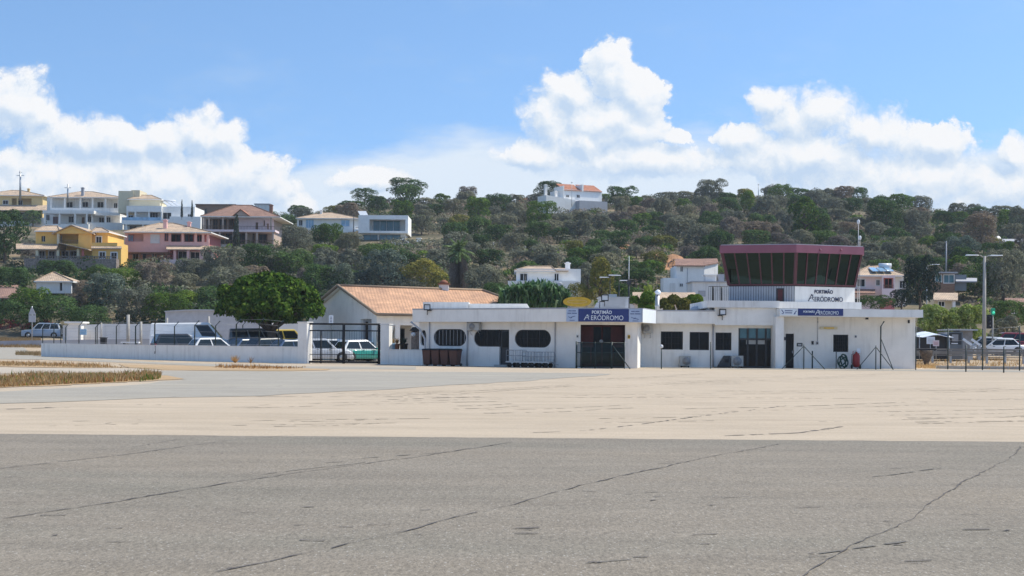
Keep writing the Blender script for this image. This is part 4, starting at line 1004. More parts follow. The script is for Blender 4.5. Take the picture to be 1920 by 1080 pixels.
for i, x in enumerate(cw): window(FC, rect(*x), term, .12, bars=((7, 2, 'black'), None, (5, 2, 'black'))[i], mull=1)
window(FE, rect(*ew), term, .14, bars=(7, 4, 'black'), mull=0)
fm_ = FE.mb(); fm_.slab(rect(ew[0]-.1, ew[1]+.06, ew[2]-.07, ew[3]+.07), [rect(*ew)], -.03, .0-.002); fm_.build('window_surround', M['white'], term)
# big glazed door: 4 lights over, dark below
gd = FC.mb(); x0, x1, z0, z1 = cd_; zm = FC.px(1420, 636, 0)[1]
ho = []
for i in range(4):
    a = x0+.06+(x1-x0-.06)*i/4; b_ = x0+(x1-x0-.06)*(i+1)/4; ho += [rect(a+.03, b_-.03, zm+.06, z1-.1), rect(a+.03, b_-.03, .12, zm-.06)]
gd.slab(rect(x0+.002, x1, .03, z1-.003), ho, .1, .2); gdo = gd.build('glazed_door', M['darkframe'], term)
g1 = FC.mb(); g1.slab(rect(x0+.05, x1-.05, zm, z1-.06), [], .145, .155); g1.build('pane', M['teal'], gdo)
g1 = FC.mb(); g1.slab(rect(x0+.05, x1-.05, .06, zm-.002), [], .145, .155); g1.build('pane', M['darkglass'], gdo)
bl = FC.mb(); bl.slab(rect(x0+.5, x1-.6, zm-.32, zm-.06), [], .135, .142); bl.build('roller_blind', M['acwhite'], gdo)
# entrance: recess with dark red doors behind
rc = FB.mb(); a, b_, z0, z1 = dB
rc.box(a-.02, a-.001, .35, 2.2, .02, z1); rc.box(b_+.001, b_+.02, .35, 2.2, .02, z1); rc.box(a-.02, b_+.02, .35, 2.2, z1+.002, z1+.03); rc.build('entrance_recess', M['maroondoor'], term)
ed_ = FB.mb(); n = 4
ed_.slab(rect(a, b_, .03, z1), [rect(a+(b_-a)*i/n+.05, a+(b_-a)*(i+1)/n-.05, .25, z1-.12) for i in range(n)], 2.0, 2.08); do = ed_.build('entrance_door', M['maroondoor'], term)
gp = FB.mb(); gp.slab(rect(a+.02, b_-.02, .1, z1-.05), [], 2.03, 2.04); gp.build('pane', M['darkglass'], do)
for x0_, x1_ in ((a+.06, a+(b_-a)*.3), (b_-(b_-a)*.3, b_-.06)):
    rp = FB.mb(); rp.slab(rect(x0_, x1_, 1.25, z1-.1), [], 1.9, 1.95); rp.build('red_panel', M['redpanel'], do)
hd = FB.mb(); hd.lathe(((a+b_)/2-.05, 1.93, 1.62), [(.12, 0), (.12, .04)], 12, 'y'); hd.build('door_notice', M['signwhite'], do)
sd_ = FE.mb(); sd_.slab(rect(ed[0]+.13, ed[1]-.01, .02, ed[3]-.01), [], .1, .16)
for i in range(5): x = ed[0]+.16+(ed[1]-ed[0]-.2)*i/5; sd_.box(x, x+.03, .085, .1, .05, ed[3]-.05)
sdo = sd_.build('steel_door', M['black'], term); hn = FE.mb(); hn.box(ed[1]-.1, ed[1]-.06, .04, .1, .95, 1.1); hn.build('handle', M['steel'], sdo)

# ------------------------------------------------------------------ control tower on the roof
tw = thing('control_tower', 'glass control tower cab with maroon roof band on the white terminal roof', 'tower', (P(1490, 640, 92).x, 92, 4.24))
def V3(px, Y, z): p = P(px, 638, Y); return Vector((p.x, Y, z))
zb_, zg0, zg1, zc = 4.243, 5.30, 7.43, 7.94
lo = [V3(1366, 91.0, 0), V3(1489.5, 89.9, 0), V3(1602, 91.6, 0)]
hi = [V3(1353, 90.6, 0), V3(1492, 89.4, 0), V3(1614.5, 91.2, 0)]
bl_ = [Vector((lo[2].x*97/91.6-.5, 97, 0)), Vector((lo[0].x*97/91+.5, 97, 0))]; bh = [Vector((hi[2].x*97.5/91.2-.4, 97.5, 0)), Vector((hi[0].x*97.5/90.6+.4, 97.5, 0))]
LO, HI = lo+bl_, hi+bh
at = lambda v, z: (v.x, v.y, z)
# corrugated left mezzanine wall
cg = MB(); a, b_ = LO[0], LO[1]; n = 26; d = (b_-a)/n; nn = Vector((d.y, -d.x, 0)).normalized()*.05
for i in range(n):
    p0, p1 = a+d*i, a+d*(i+.55); q0 = a+d*(i+.55); q1 = a+d*(i+1)
    cg.hexa([at(v, zb_) for v in (p0+nn, p1+nn, p1-nn*4, p0-nn*4)], [at(v, zg0-.02) for v in (p0+nn, p1+nn, p1-nn*4, p0-nn*4)])
    cg.hexa([at(v, zb_) for v in (q0, q1, q1-nn*4, q0-nn*4)], [at(v, zg0-.02) for v in (q0, q1, q1-nn*4, q0-nn*4)])
cg.m = [1 if k//6 % 2 else 0 for k in range(len(cg.f))]; cg.build('corrugated_wall', [M['greymetal'], M['gap']], tw)  # recessed faces coloured darker: shade between the ribs is painted in
FT = Fr((LO[1].x+.01, LO[1].y), (LO[2].x, LO[2].y))
wr = FT.mb(); wr.slab(rect(0, FT.len, zb_, zg0-.02), [], 0, .25); wr.T = None
wr.hexa([at(v, zb_) for v in (LO[2]+Vector((-.25, .3, 0)), LO[2]+Vector((0, .3, 0)), LO[3], LO[3]-Vector((.25, 0, 0)))], [at(v, zg0-.02) for v in (LO[2]+Vector((-.25, .3, 0)), LO[2]+Vector((0, .3, 0)), LO[3], LO[3]-Vector((.25, 0, 0)))])
wr.hexa([at(v, zb_) for v in (LO[3], LO[4], LO[4]-Vector((0, .2, 0)), LO[3]-Vector((0, .2, 0)))], [at(v, zg0-.02) for v in (LO[3], LO[4], LO[4]-Vector((0, .2, 0)), LO[3]-Vector((0, .2, 0)))])
wr.build('wall', M['white'], tw)
FT0 = Fr((LO[0].x, LO[0].y), (LO[1].x, LO[1].y))
x0, x1, z0, z1 = FT0.rect(1456, 540.5, 1470, 564.5)
mdr = FT0.mb(); mdr.slab(rect(x0, x1, zb_, z1), [rect(x0+.08, x1-.08, zb_+.08, z1-.08)], -.09, .0-.052); mo = mdr.build('roof_door', M['darkframe'], tw)
mdr = FT0.mb(); mdr.slab(rect(x0+.07, x1-.07, zb_+.07, z1-.07), [], -.075, -.055)
for i in range(3): mdr.box(x0+.13+i*.12, x0+.16+i*.12, -.085, -.075, zb_+.1, z1-.1)
mdr.build('door_leaf', M['maroondoor'], mo)
# cab: floor, sill, leaning glass and mullions, roof band
cb_ = MB(); cb_.prism([(v.x, v.y) for v in LO], zg0-.018, zg0+.03); cb_.build('cab_floor', M['black'], tw)
gm = MB(); mm = MB()
for i in range(5):
    a0, a1, b0, b1 = LO[i], LO[(i+1) % 5], HI[i], HI[(i+1) % 5]
    gm.add([at(a0, zg0+.03), at(a1, zg0+.03), at(b1, zg1), at(b0, zg1)], [(0, 1, 2, 3)])
    n = 6 if i < 2 else 4
    d = (a1-a0).normalized(); nn = Vector((d.y, -d.x, 0))
    for j in range(n if i < 2 else n+1):
        t = j/n; w_ = .1 if (j == 0 and i < 3) else .04; p, q = a0.lerp(a1, t), b0.lerp(b1, t)
        mm.hexa([at(v, zg0+.035) for v in (p-d*w_+nn*.05, p+d*w_+nn*.05, p+d*w_-nn*.08, p-d*w_-nn*.08)], [at(v, zg1) for v in (q-d*w_+nn*.05, q+d*w_+nn*.05, q+d*w_-nn*.08, q-d*w_-nn*.08)])
    mm.hexa([at(v, zg0+.031) for v in (a0+nn*.07, a1+nn*.07, a1-nn*.05, a0-nn*.05)], [at(v, zg0+.13) for v in (a0+nn*.09, a1+nn*.09, a1-nn*.03, a0-nn*.03)])
wn = gm.build('window', M['cabglass'], tw); mm.build('mullions', M['maroon'], wn)
def grow(ps, k):
    c = sum(ps, Vector())/len(ps); return [c+(p-c)*k for p in ps]
RF = grow(HI, 1.035)
rf = MB(); rf.prism([(v.x, v.y) for v in RF], zg1, zc); rf.build('roof_band', M['fascia'], tw)
rf = MB(); rf.prism([(v.x, v.y) for v in grow(HI, 1.02)], zc, zc+.05); rf.build('roof', M['greymetal'], tw)
kn = MB()
FRr = Fr((RF[1].x, RF[1].y), (RF[2].x, RF[2].y))
kn.T = FRr.T
for px in (1538, 1577): x, z = FRr.px(px, 469); kn.lathe((x, -.08, z), [(.06, 0), (.09, .05), (.09, .08)], 10, 'y')
kn.build('fixing_cap', M['fascia'], tw)
ck = MB(); c = sum(LO, Vector())/5
ck.box(c.x-2.6, c.x+1.8, 93.2, 94.0, zg0+.035, zg0+.75); ck.build('control_desk', M['black'], tw)
# name lettering on the white tower wall
def logo(fr, x, z, d, h, mat, par):
    m1 = fr.mb()
    for a, b_, w_ in (((0, 0), (.55, 1), .07), ((.55, 1), (.8, .45), .07), ((.2, .34), (.95, .62), .05), ((.45, .75), (.95, .9), .04), ((.62, .5), (.9, .08), .06)):
        a, b_ = Vector((a[0]*h, a[1]*h)), Vector((b_[0]*h, b_[1]*h)); dd_ = (b_-a).normalized(); nn = Vector((-dd_.y, dd_.x))*w_*h
        m1.add([(x+p.x, d, z+p.y) for p in (a-nn, b_-nn*.5, b_+nn*.5, a+nn)], [(0, 1, 2, 3)])
        m1.add([(x+p.x, d+.006, z+p.y) for p in (a-nn, b_-nn*.5, b_+nn*.5, a+nn)], [(0, 1, 2, 3)])
    m1.build('plane_emblem', mat, par)
lt = thing('wall_lettering', 'dark PORTIMÃO AERÓDROMO lettering on the white tower wall', 'lettering', FT.T @ Vector((2, 0, 4.5)))
x0, x1, z0, z1 = FT.rect(1526, 543, 1562, 550.5); text('PORTIMÃO', FT, (x0+x1)/2, z0, -.02, .33, M['ink'], lt, .007, sx=(x1-x0)/1.72)
x0, x1, z0, z1 = FT.rect(1528, 554, 1579, 566); text('ERÓDROMO', FT, (x0+x1)/2, z0+.02, -.02, .42, M['ink'], lt, .002, sx=(x1-x0)/2.27)
x, z = FT.px(1515.5, 564.5); logo(FT, x, z, -.02, .46, M['ink'], lt)

# ------------------------------------------------------------------ signs on the fascia
FF = Fr(fm, fr_)
def signboard(name, label, fr, box, mat, d=-.05, kids=None):
    x0, x1, z0, z1 = fr.rect(*box, d)
    e = thing(name, label, 'sign', fr.T @ Vector(((x0+x1)/2, d, z0)))
    b_ = fr.mb(); b_.box(x0, x1, d, -.004, z0, z1); b_.build('board', M[mat], e)
    return e, x0, x1, z0, z1
e, x0, x1, z0, z1 = signboard('name_sign', 'navy PORTIMÃO AERÓDROMO sign over the entrance of the terminal', FF, (1084.5, 579.3, 1179, 603.2), 'navy')
H_, W_ = z1-z0, x1-x0
text('PORTIMÃO', FF, x0+W_*.465, z0+H_*.62, -.062, .27, M['signwhite'], e, .006, sx=W_*.415/1.42)
text('ERÓDROMO', FF, x0+W_*.57, z0+H_*.13, -.062, .4, M['signwhite'], e, .0, sx=W_*.62/2.17)
logo(FF, x0+W_*.115, z0+H_*.13, -.062, .33, M['signwhite'], e)
def caption(fr, x0, x1, z0, z1, e, mat, rising, d=-.056):
    W_, H_ = x1-x0, z1-z0; m1 = fr.mb()
    for a, b_, c_, d2 in ((.18, .46, .80, .88), (.5, .82, .80, .88), (.1, .42, .61, .69), (.47, .9, .61, .69), (.28, .72, .08, .13)):
        n = max(2, int((b_-a)*16)); 
        for i in range(n): m1.box(x0+W_*(a+(b_-a)*i/n), x0+W_*(a+(b_-a)*(i+.72)/n), d, d+.003, z0+H_*c_, z0+H_*d2)
    m1.build('small_print', mat, e)
    m1 = fr.mb(); s = 1 if rising else -1; cx, cz = x0+W_*.5, z0+H_*.33
    for pts in (((-.22, -.05*s), (.2, .10*s), (.24, .15*s), (.14, .14*s), (-.2, 0)), ((-.05, .02), (.04, .06), (-.1, -.12), (-.14, -.12)), ((-.22, -.02), (-.17, 0), (-.26, .1), (-.29, .1))):
        ps = [(cx+a*W_*1.2, d, cz+b_*H_*.8) for a, b_ in pts]; m1.add(ps, [tuple(range(len(ps)))]); m1.add([(p[0], p[1]+.004, p[2]) for p in ps], [tuple(range(len(ps)))])
    m1.build('plane_symbol', mat, e)
e, *q2 = signboard('side_sign', 'pale blue notice panel with rising plane symbol left of the navy name sign', FF, (1062, 579, 1084, 603), 'signpale'); caption(FF, *q2, e, M['navy'], True)
e, *q2 = signboard('side_sign', 'pale blue notice panel with landing plane symbol right of the navy name sign', FF, (1179.4, 580, 1203.5, 604.3), 'signpale'); caption(FF, *q2, e, M['navy'], False)
FX = Fr(fr_, fx); e, *q2 = signboard('blank_panel', 'blank sunlit white panel on the side of the entrance fascia', FX, (1205.3, 581, 1229.5, 605.5), 'signwhite', -.03)
FG = Fr((ea, 86.35), (eb, 86.85))
e, *q2 = signboard('side_sign', 'white notice panel with two small symbols left of the long navy sign', FG, (1462.5, 578.8, 1495.5, 591.3), 'signwhite')
m1 = FG.mb(); x0, x1, z0, z1 = q2; W_, H_ = x1-x0, z1-z0
for a, b_, c_ in ((.28, .72, .62), (.3, .7, .3)):
    for i in range(7): m1.box(x0+W_*(a+(b_-a)*i/7), x0+W_*(a+(b_-a)*(i+.7)/7), -.056, -.052, z0+H_*c_, z0+H_*(c_+.16))
for cx in (.15, .85):
    s = 1 if cx < .5 else -1
    for pts in (((-.08, .3*s), (.07, -.25*s), (.09, -.12*s), (-.05, .38*s)), ((-.06, -.3), (.05, -.3), (.03, -.2), (-.05, -.2))):
        m1.add([(x0+W_*(cx+a), -.054, z0+H_*(.5+b_)) for a, b_ in pts], [(0, 1, 2, 3)])
m1.build('symbols', M['navy'], e)
e, x0, x1, z0, z1 = signboard('name_sign', 'long navy PORTIMÃO AERÓDROMO sign on the right end canopy', FG, (1496.5, 578.6, 1581, 592), 'navy')
H_, W_ = z1-z0, x1-x0
text('PORTIMÃO', FG, x0+W_*.24, z0+H_*.42, -.062, .17, M['signwhite'], e, .004, sx=W_*.27/.9); text('ERÓDROMO', FG, x0+W_*.68, z0+H_*.17, -.062, .32, M['signwhite'], e, 0, sx=W_*.42/1.74)
logo(FG, x0+W_*.38, z0+H_*.15, -.062, .3, M['signwhite'], e)

# ------------------------------------------------------------------ fittings on and in front of the terminal
def floodlight(label, p, s, dirx=1):
    e = thing('floodlight', label, 'floodlight', p); m1 = MB(Matrix.Translation(p))
    m1.slab(rect(-.22*s, .22*s, 0, .4*s), [rect(-.17*s, .17*s, .06*s, .34*s)], -.12*s, .08*s); m1.build('housing', M['black'], e)
    m1 = MB(Matrix.Translation(p)); m1.slab(rect(-.17*s, .17*s, .06*s, .34*s), [], -.1*s, .02*s); m1.build('lens', M['lampglass'], e)
    m1 = MB(Matrix.Translation(p)); m1.box(-.3*s*dirx if dirx > 0 else 0, 0 if dirx > 0 else .3*s, -.03, .3, -.05*s, -.005); m1.tube([(0, .12, -.03), (0, .12, -.32*s)], .025, 6); m1.build('bracket', M['black'], e)
p, _ = FA.px(802, 580, -.55), 0; floodlight('black framed floodlight on the left end of the roof edge', FA.T @ Vector((p[0], -.62, 3.52)), .93, -1)
floodlight('pole mounted floodlight in front of the grey roof box', V3(1133.5, 83.6, 4.05), 1.0)
floodlight('floodlight sticking out in front of the fascia left of the glass door', V3(1354.5, 87.2, 3.32), .95)
mp = V3(1133.5, 83.7, 3.6)
# air conditioners
def aircon(label, fr, box, d, deep, stand=False, fanx=.4):
    x0, x1, z0, z1 = fr.rect(*box, d)
    if stand: z0 = .1
    e = thing('air_conditioner', label, 'air conditioner', fr.T @ Vector(((x0+x1)/2, d, z0)))
    m1 = fr.mb(); m1.box(x0, x1, d, d+deep, z0, z1); m1.build('casing', M['acwhite'], e, .02)
    W_ = x1-x0; H_ = z1-z0; m1 = fr.mb(); r_ = min(H_*.4, W_*.36)
    m1.lathe((x0+W_*fanx, d-.03, (z0+z1)/2), [(r_, 0), (r_, .028)], 18, 'y'); fo = m1.build('fan_grille', M['gap'], e)
    m1 = fr.mb()
    for i in range(6): a = math.pi*i/6; c_, s2 = math.cos(a)*r_*.95, math.sin(a)*r_*.95; m1.tube([(x0+W_*fanx-c_, d-.035, (z0+z1)/2-s2), (x0+W_*fanx+c_, d-.035, (z0+z1)/2+s2)], .006, 4)
    m1.build('grille_wires', M['acwhite'], fo)
    m1 = fr.mb()
    if stand:
        for x in (x0+.08, x1-.16): m1.box(x, x+.08, d+.03, d+deep-.03, 0, .1)
        m1.build('feet', M['black'], e)
    else:
        for x in (x0+.1, x1-.14): m1.box(x, x+.04, d+.02, -.002, z0-.05, z0-.002); m1.tube([(x+.02, d+.05, z0-.03), (x+.02, -.01, z0-.3)], .015, 4)
        m1.build('bracket', M['steel'], e)
aircon('wall air conditioner above the drain pipe between the oval windows', FA, (876, 605, 898, 619.5), -.42, .34)
aircon('wall air conditioner under the fascia beside the entrance block', FC, (1206, 605.5, 1223.5, 625), -.5, .34, False, .35)
aircon('beige air conditioner standing on the ground under the barred window', FC, (1274.5, 667.5, 1295, 687), -.45, .34, True, .62)
aircon('large grey condenser standing in front of the glazed door', FC, (1371, 667, 1394, 688), -.8, .5, True, .5)
x0, x1, z0, z1 = FC.rect(1353, 667, 1369, 689, -.8)
e = thing('condenser_box', 'dark tilted metal box beside the large grey condenser', 'metal box', FC.T @ Vector(((x0+x1)/2, -.8, 0)))
m1 = FC.mb(); m1.hexa([(x0-.25, -.9, .06), (x1, -.9, .06), (x1, -.3, .06), (x0-.25, -.3, .06)], [(x0+.15, -.85, z1), (x1, -.85, z1), (x1, -.35, z1), (x0+.15, -.35, z1)]); bo = m1.build('hood', M['darkframe'], e, .02)
m1 = FC.mb(); m1.box(x0-.45, x1+.05, -.95, -.25, .0, .06); m1.build('base_plate', M['black'], e)
m1 = FC.mb(); m1.box(x0+.2, x1-.1, -.9, -.86, .35, .55); m1.build('louvre', M['black'], e)
# wheelie bins
def binn(x, lab):
    e = thing('wheelie_bin', lab, 'bin', FA.T @ Vector((x, -1.2, 0)), FA.yaw, 'brown wheelie bins at the left wing')
    T = FA.T @ Matrix.Translation((x, -1.2, 0)); m1 = MB(T)
    m1.hexa([(-.22, -.28, .08), (.22, -.28, .08), (.22, .25, .08), (-.22, .25, .08)], [(-.29, -.36, 1.0), (.29, -.36, 1.0), (.29, .36, 1.0), (-.29, .36, 1.0)]); m1.build('body', M['brownbin'], e, .03)
    m1 = MB(T); m1.hexa([(-.31, -.4, 1.003), (.31, -.4, 1.003), (.31, .38, 1.003), (-.31, .38, 1.003)], [(-.27, -.34, 1.08), (.27, -.34, 1.08), (.27, .36, 1.1), (-.27, .36, 1.1)]); m1.build('lid', M['black'], e, .02)
    for wx in (-.29, .22): m1 = MB(T); m1.lathe((wx, .26, .1), [(.1, 0), (.1, .07)], 12, 'x'); m1.build('wheel', M['rubber'], e)
    m1 = MB(T); m1.tube([(-.26, .44, .98), (.26, .44, .98)], .02, 6); m1.build('handle', M['black'], e)
xa, xb = FA.px(796, 670, -1.2)[0], FA.px(859, 670, -1.2)[0]
for i, lab in enumerate(('leftmost brown wheelie bin, next to the low white wall', 'second brown wheelie bin from the left in the row', 'third brown wheelie bin from the left in the row', 'rightmost brown wheelie bin, nearest the oval window drain pipe')):
    binn(xa+.3+(xb-xa-.5)*i/3, lab)
# luggage trolleys
def trolley(x, ln, lab, rail):
    T = FA.T @ Matrix.Translation((x, -1.0, 0)); e = thing('luggage_trolley', lab, 'trolley', T.translation, FA.yaw, 'luggage trolleys under the oval window')
    m1 = MB(T); m1.box(-ln/2, ln/2, -.4, .4, .3, .38); m1.build('deck', M['steel'], e)
    m1 = MB(T)
    hs = rail
    for y in (-.38, .38):
        for i in range(5): xx = -ln/2+.04+(ln-.08)*i/4; m1.tube([(xx, y, .38), (xx, y, hs)], .014, 5)
        for z in (hs, (hs+.38)/2): m1.tube([(-ln/2+.04, y, z), (ln/2-.04, y, z)], .014, 5)
    for xx in (-ln/2+.04,): 
        for z in (hs, (hs+.38)/2): m1.tube([(xx, -.38, z), (xx, .38, z)], .02, 5)
    m1.build('rail', M['gap'], e)
    for xx in (-ln/2+.25, ln/2-.25):
        for y in (-.36, .3):
            w1 = MB(T); w1.lathe((xx, y, .15), [(.15, 0), (.15, .07)], 14, 'y'); w1.build('wheel', M['rubber'], e)
    m1 = MB(T); m1.tube([(ln/2, 0, .32), (ln/2+.45, 0, .18)], .025, 5); m1.build('tow_bar', M['steel'], e)
for i, (px, ln, lab, r_) in enumerate(((968, 1.7, 'left luggage trolley, beside the dark doorway', 1.05), (996, 1.5, 'middle luggage trolley under the right oval window', .95), (1022, 1.5, 'right luggage trolley under the right oval window', .95))):
    trolley(FA.px(px, 670, -1.0)[0], ln*.62, lab, r_)
# dark green wire gate in front of the entrance
def bar(m1, a, b_, r_=.03): m1.tube([a, b_], r_, 6)
gy = 82.4; eg = thing('entrance_gate', 'dark green steel gate and railing in front of the terminal entrance', 'gate', V3(1125, gy, 0))
m1 = MB()
for px, top in ((1081, 640), (1091, 641), (1116, 641), (1147, 641), (1171, 641)):
    z = P(px, top, gy).z; r_ = .06 if px in (1081, 1147) else .035; m1 = MB(); m1.tube([V3(px, gy, 0), V3(px, gy, z)], r_, 6); m1.build('post', M['green'], eg)
m1 = MB(); z = P(1120, 642.5, gy).z
for zz in (z, .95, .12): bar(m1, V3(1081, gy, zz), V3(1171, gy, zz), .025)
m1.build('rail', M['green'], eg)
m1 = MB(); n = 58
for i in range(n+1): px = 1082+89*i/n; bar(m1, V3(px, gy+.02, .12), V3(px, gy+.02, z), .014)
m1.build('vertical_bars', M['green'], eg)
m1 = MB(); bar(m1, V3(1147, gy, z-.1), V3(1182, gy-.6, 0), .03); m1.build('brace', M['green'], eg)
# small things on the walls
def plate(name, lab, cat, fr, box, mat, th=.05, kid=None):
    x0, x1, z0, z1 = fr.rect(*box); e = thing(name, lab, cat, fr.T @ Vector(((x0+x1)/2, 0, z0))); m1 = fr.mb()
    m1.box(x0, x1, -th, -.003, z0, z1); m1.build('case', M[mat], e, .008)
    m1 = fr.mb(); m1.box(x0+(x1-x0)*.2, x1-(x1-x0)*.2, -th-.012, -th-.002, z0+(z1-z0)*.25, z1-(z1-z0)*.3); m1.build('face', M[kid or 'black'], e)
plate('letter_box', 'small yellowish box on the pillar right of the entrance', 'box', FB, (1177, 628, 1181.5, 635), 'yellowsign')
plate('door_bell_panel', 'small grey panel on the pillar left of the entrance', 'panel', FB, (1081, 628, 1084.5, 633), 'steel')
plate('wall_box', 'small grey meter box hanging on the thin conduit', 'meter box', FE, (1529.5, 640, 1534.5, 646.5), 'greymetal')
plate('wall_box', 'small dark switch box left of the conduit', 'switch box', FE, (1521.5, 639.5, 1525.5, 646), 'darkframe')
plate('door_lamp', 'dark wall lamp at the left of the steel door', 'wall lamp', FE, (1470.2, 632, 1472.8, 638), 'darkframe')
plate('wall_light', 'long yellowish tube light above the barred window', 'wall light', FE, (1537, 612.5, 1569.5, 617.5), 'cream', .12, 'yellowsign')
plate('sensor_box', 'small grey box high on the right end wall', 'sensor', FE, (1702, 600, 1705.5, 606), 'darkframe')
plate('camera_box', 'dark round camera under the right canopy', 'camera', FE, (1622.5, 594.5, 1627.5, 599), 'darkframe', .12)
plate('wall_vent', 'little dark vent right of the barred window', 'vent', FE, (1602.5, 628.5, 1606, 633.5), 'steel')
plate('notice_plate', 'dark green notice plate beside the steel door', 'notice', FE, (1494, 643, 1504.5, 649.5), 'green', .03, 'greymetal')
e = thing('conduit', 'thin vertical cable conduit above the meter box', 'conduit', FE.T @ Vector((FE.px(1532, 640)[0], 0, 1.6))); m1 = FE.mb(); x, z = FE.px(1533, 594); m1.tube([(x, -.03, FE.px(1533, 640)[1]), (x, -.03, 3.25)], .022, 5); m1.build('pipe', M['greymetal'], e)
m1 = FE.mb(); m1.tube([(x, -.03, 2.9), (x+.0, -.03, 3.0)], .04, 6); m1.build('clamp', M['steel'], e)
# green hose reel and red wheeled extinguisher
p = V3(1577, 87.6, 0); e = thing('hose_stand', 'coiled green hose hanging on a thin post below the barred window', 'hose', p); m1 = MB(); m1.tube([p+Vector((-.3, 0, 0)), p+Vector((-.3, 0, 1.05))], .03, 6); m1.build('post', M['green'], e)
m1 = MB(); pts = []
for i in range(140):
    a = i*.28; k = .22+.1*math.sin(i*.37); pts.append(p+Vector((.1+k*math.cos(a), -.18+.16*i/140, .45+k*1.45*math.sin(a))))
m1.tube(pts, .04, 5); m1.build('coil', M['hose'], e)
p = V3(1606, 87.4, 0); e = thing('fire_extinguisher', 'tall red wheeled fire extinguisher against the white end wall', 'extinguisher', p); m1 = MB(); m1.lathe(p, [(.02, .08), (.2, .12), (.22, .3), (.22, .82), (.16, .95), (.07, 1.0), (.06, 1.08)], 14); m1.build('cylinder', M['redpaint'], e)
m1 = MB(); m1.tube([p+Vector((-.2, .18, .15)), p+Vector((-.16, .22, 1.1)), p+Vector((.2, .22, 1.18)), p+Vector((.22, .18, .15))], .025, 5); m1.build('trolley_frame', M['redpaint'], e)
for s in (-.3, .22): m1 = MB(); m1.lathe((p.x+s, p.y+.1, .14), [(.14, 0), (.14, .07)], 14, 'x'); m1.build('wheel', M['rubber'], e)
m1 = MB(); m1.tube([p+Vector((-.06, -.05, 1.08)), p+Vector((-.32, -.1, .9)), p+Vector((-.34, -.12, .4)), p+Vector((-.2, -.2, .15))], .02, 5); m1.build('hose', M['black'], e)
m1 = MB(); m1.box(p.x+.06, p.x+.28, p.y+.1, p.y+.12, 1.0, 1.3); m1.build('instruction_plate', M['signwhite'], e)
# grey roof box, flue, mast, railing on the roof
e = thing('roof_box', 'grey corrugated equipment hut on the roof behind the name sign', 'roof hut', V3(1150, 86.5, ZT)); m1 = MB(); a, b_ = V3(1125, 86.5, 0), V3(1178, 86.5, 0)
z1 = P(1150, 558, 86.5).z; m1.box(a.x, b_.x, 86.5, 89, ZT, z1); m1.build('wall', M['greymetal'], e)
m1 = MB(); n = 20
for i in range(n): x = a.x+.15+(b_.x-a.x-.3)*i/n; m1.box(x, x+.035, 86.47, 86.498, ZT+.02, z1-.04)
m1.build('ribs', M['greymetal'], e)
m1 = MB(); m1.box(a.x-.08, b_.x+.03, 86.42, 89.1, z1, z1+.05); c_, d_ = V3(1131, 86.8, 0), V3(1156, 86.8, 0); m1.box(c_.x, d_.x, 86.8, 88, z1+.05, z1+.22); m1.build('cap', M['steel'], e)
m1 = MB(); q_ = V3(1113, 86.5, ZT); m1.hexa([(q_.x, 86.55, ZT), (a.x-.09, 86.55, ZT), (a.x-.09, 87.4, ZT), (q_.x, 87.4, ZT)], [(a.x-.2, 86.55, ZT+.45), (a.x-.09, 86.55, ZT+.5), (a.x-.09, 87.4, ZT+.5), (a.x-.2, 87.4, ZT+.45)]); m1.build('duct', M['greymetal'], e)
p = V3(1232, 90, ZT); e = thing('flue_pipe', 'stainless steel flue with white cowl on the middle roof', 'flue', p); z1 = P(1232, 553, 90).z; m1 = MB(); m1.lathe((p.x, 90, 0), [(.14, ZT), (.14, ZT+.3), (.16, ZT+.32), (.16, ZT+.42), (.14, ZT+.44), (.14, z1)], 14); m1.build('pipe', M['steel'], e)
m1 = MB(); m1.tube([(p.x, 90, z1), (p.x, 90, z1+.12), (p.x+.1, 89.9, z1+.24)], [.16, .2, .15], 12); m1.build('cowl', M['signwhite'], e)
p = V3(1178.5, 88, ZT); e = thing('antenna_mast', 'thin tall antenna mast behind the name sign', 'mast', p); zt_ = P(1178.5, 480, 88).z; zl = P(1178, 525, 88).z; m1 = MB(); m1.tube([p, (p.x, 88, zl)], .055, 6); m1.build('pole', M['darkframe'], e); m1 = MB(); m1.tube([(p.x, 88, zl), (p.x, 88, zt_)], [.028, .015], 5); m1.build('whip', M['signwhite'], e)
m1 = MB(); m1.tube([(p.x-.3, 88, zl+.02), (p.x+.3, 88, zl+.02)], .025, 5); m1.box(p.x-.12, p.x+.12, 87.92, 88.08, zl-.3, zl-.02); m1.build('bracket', M['darkframe'], e)
p = V3(1073, 96, 3.5); 
e = thing('roof_railing', 'thin dark steel railing on the parapet left of the tower', 'railing', V3(1346, 88.2, 4.243)); m1 = MB(); z1 = P(1345, 537, 88.2).z
for i in range(12): px = 1328+37*i/11; m1.tube([V3(px, 88.2, 4.243), V3(px, 88.2, z1)], .012, 5)
m1.build('bars', M['darkframe'], e); m1 = MB(); m1.tube([V3(1328, 88.2, z1), V3(1365, 88.2, z1)], .02, 5); m1.build('top_rail', M['darkframe'], e)
m1 = MB()
for px in (1336, 1352): m1 = MB(); m1.tube([V3(px, 88.3, 4.243), V3(px, 88.3, z1)], .06, 5); m1.build('post', M['darkframe'], e)
# twin rods beside the tower
for px, top, lab in ((1611, 448, 'slim lamp rod right of the tower roof'), (1608, 418, 'taller slim antenna rod with small head right of the tower')):
    p = V3(px, 92.5, 3.74); e = thing('lamp_rod', lab, 'lamp rod', p); z1 = P(px, top, 92.5).z; m1 = MB(); m1.tube([p, (p.x, p.y, z1)], .022, 5); m1.build('rod', M['greymetal'], e); m1 = MB(); m1.lathe((p.x, p.y, z1), [(.05, -.08), (.1, 0), (.1, .16), (.04, .22)], 10); m1.build('lamp_head', M['lampglass'], e)
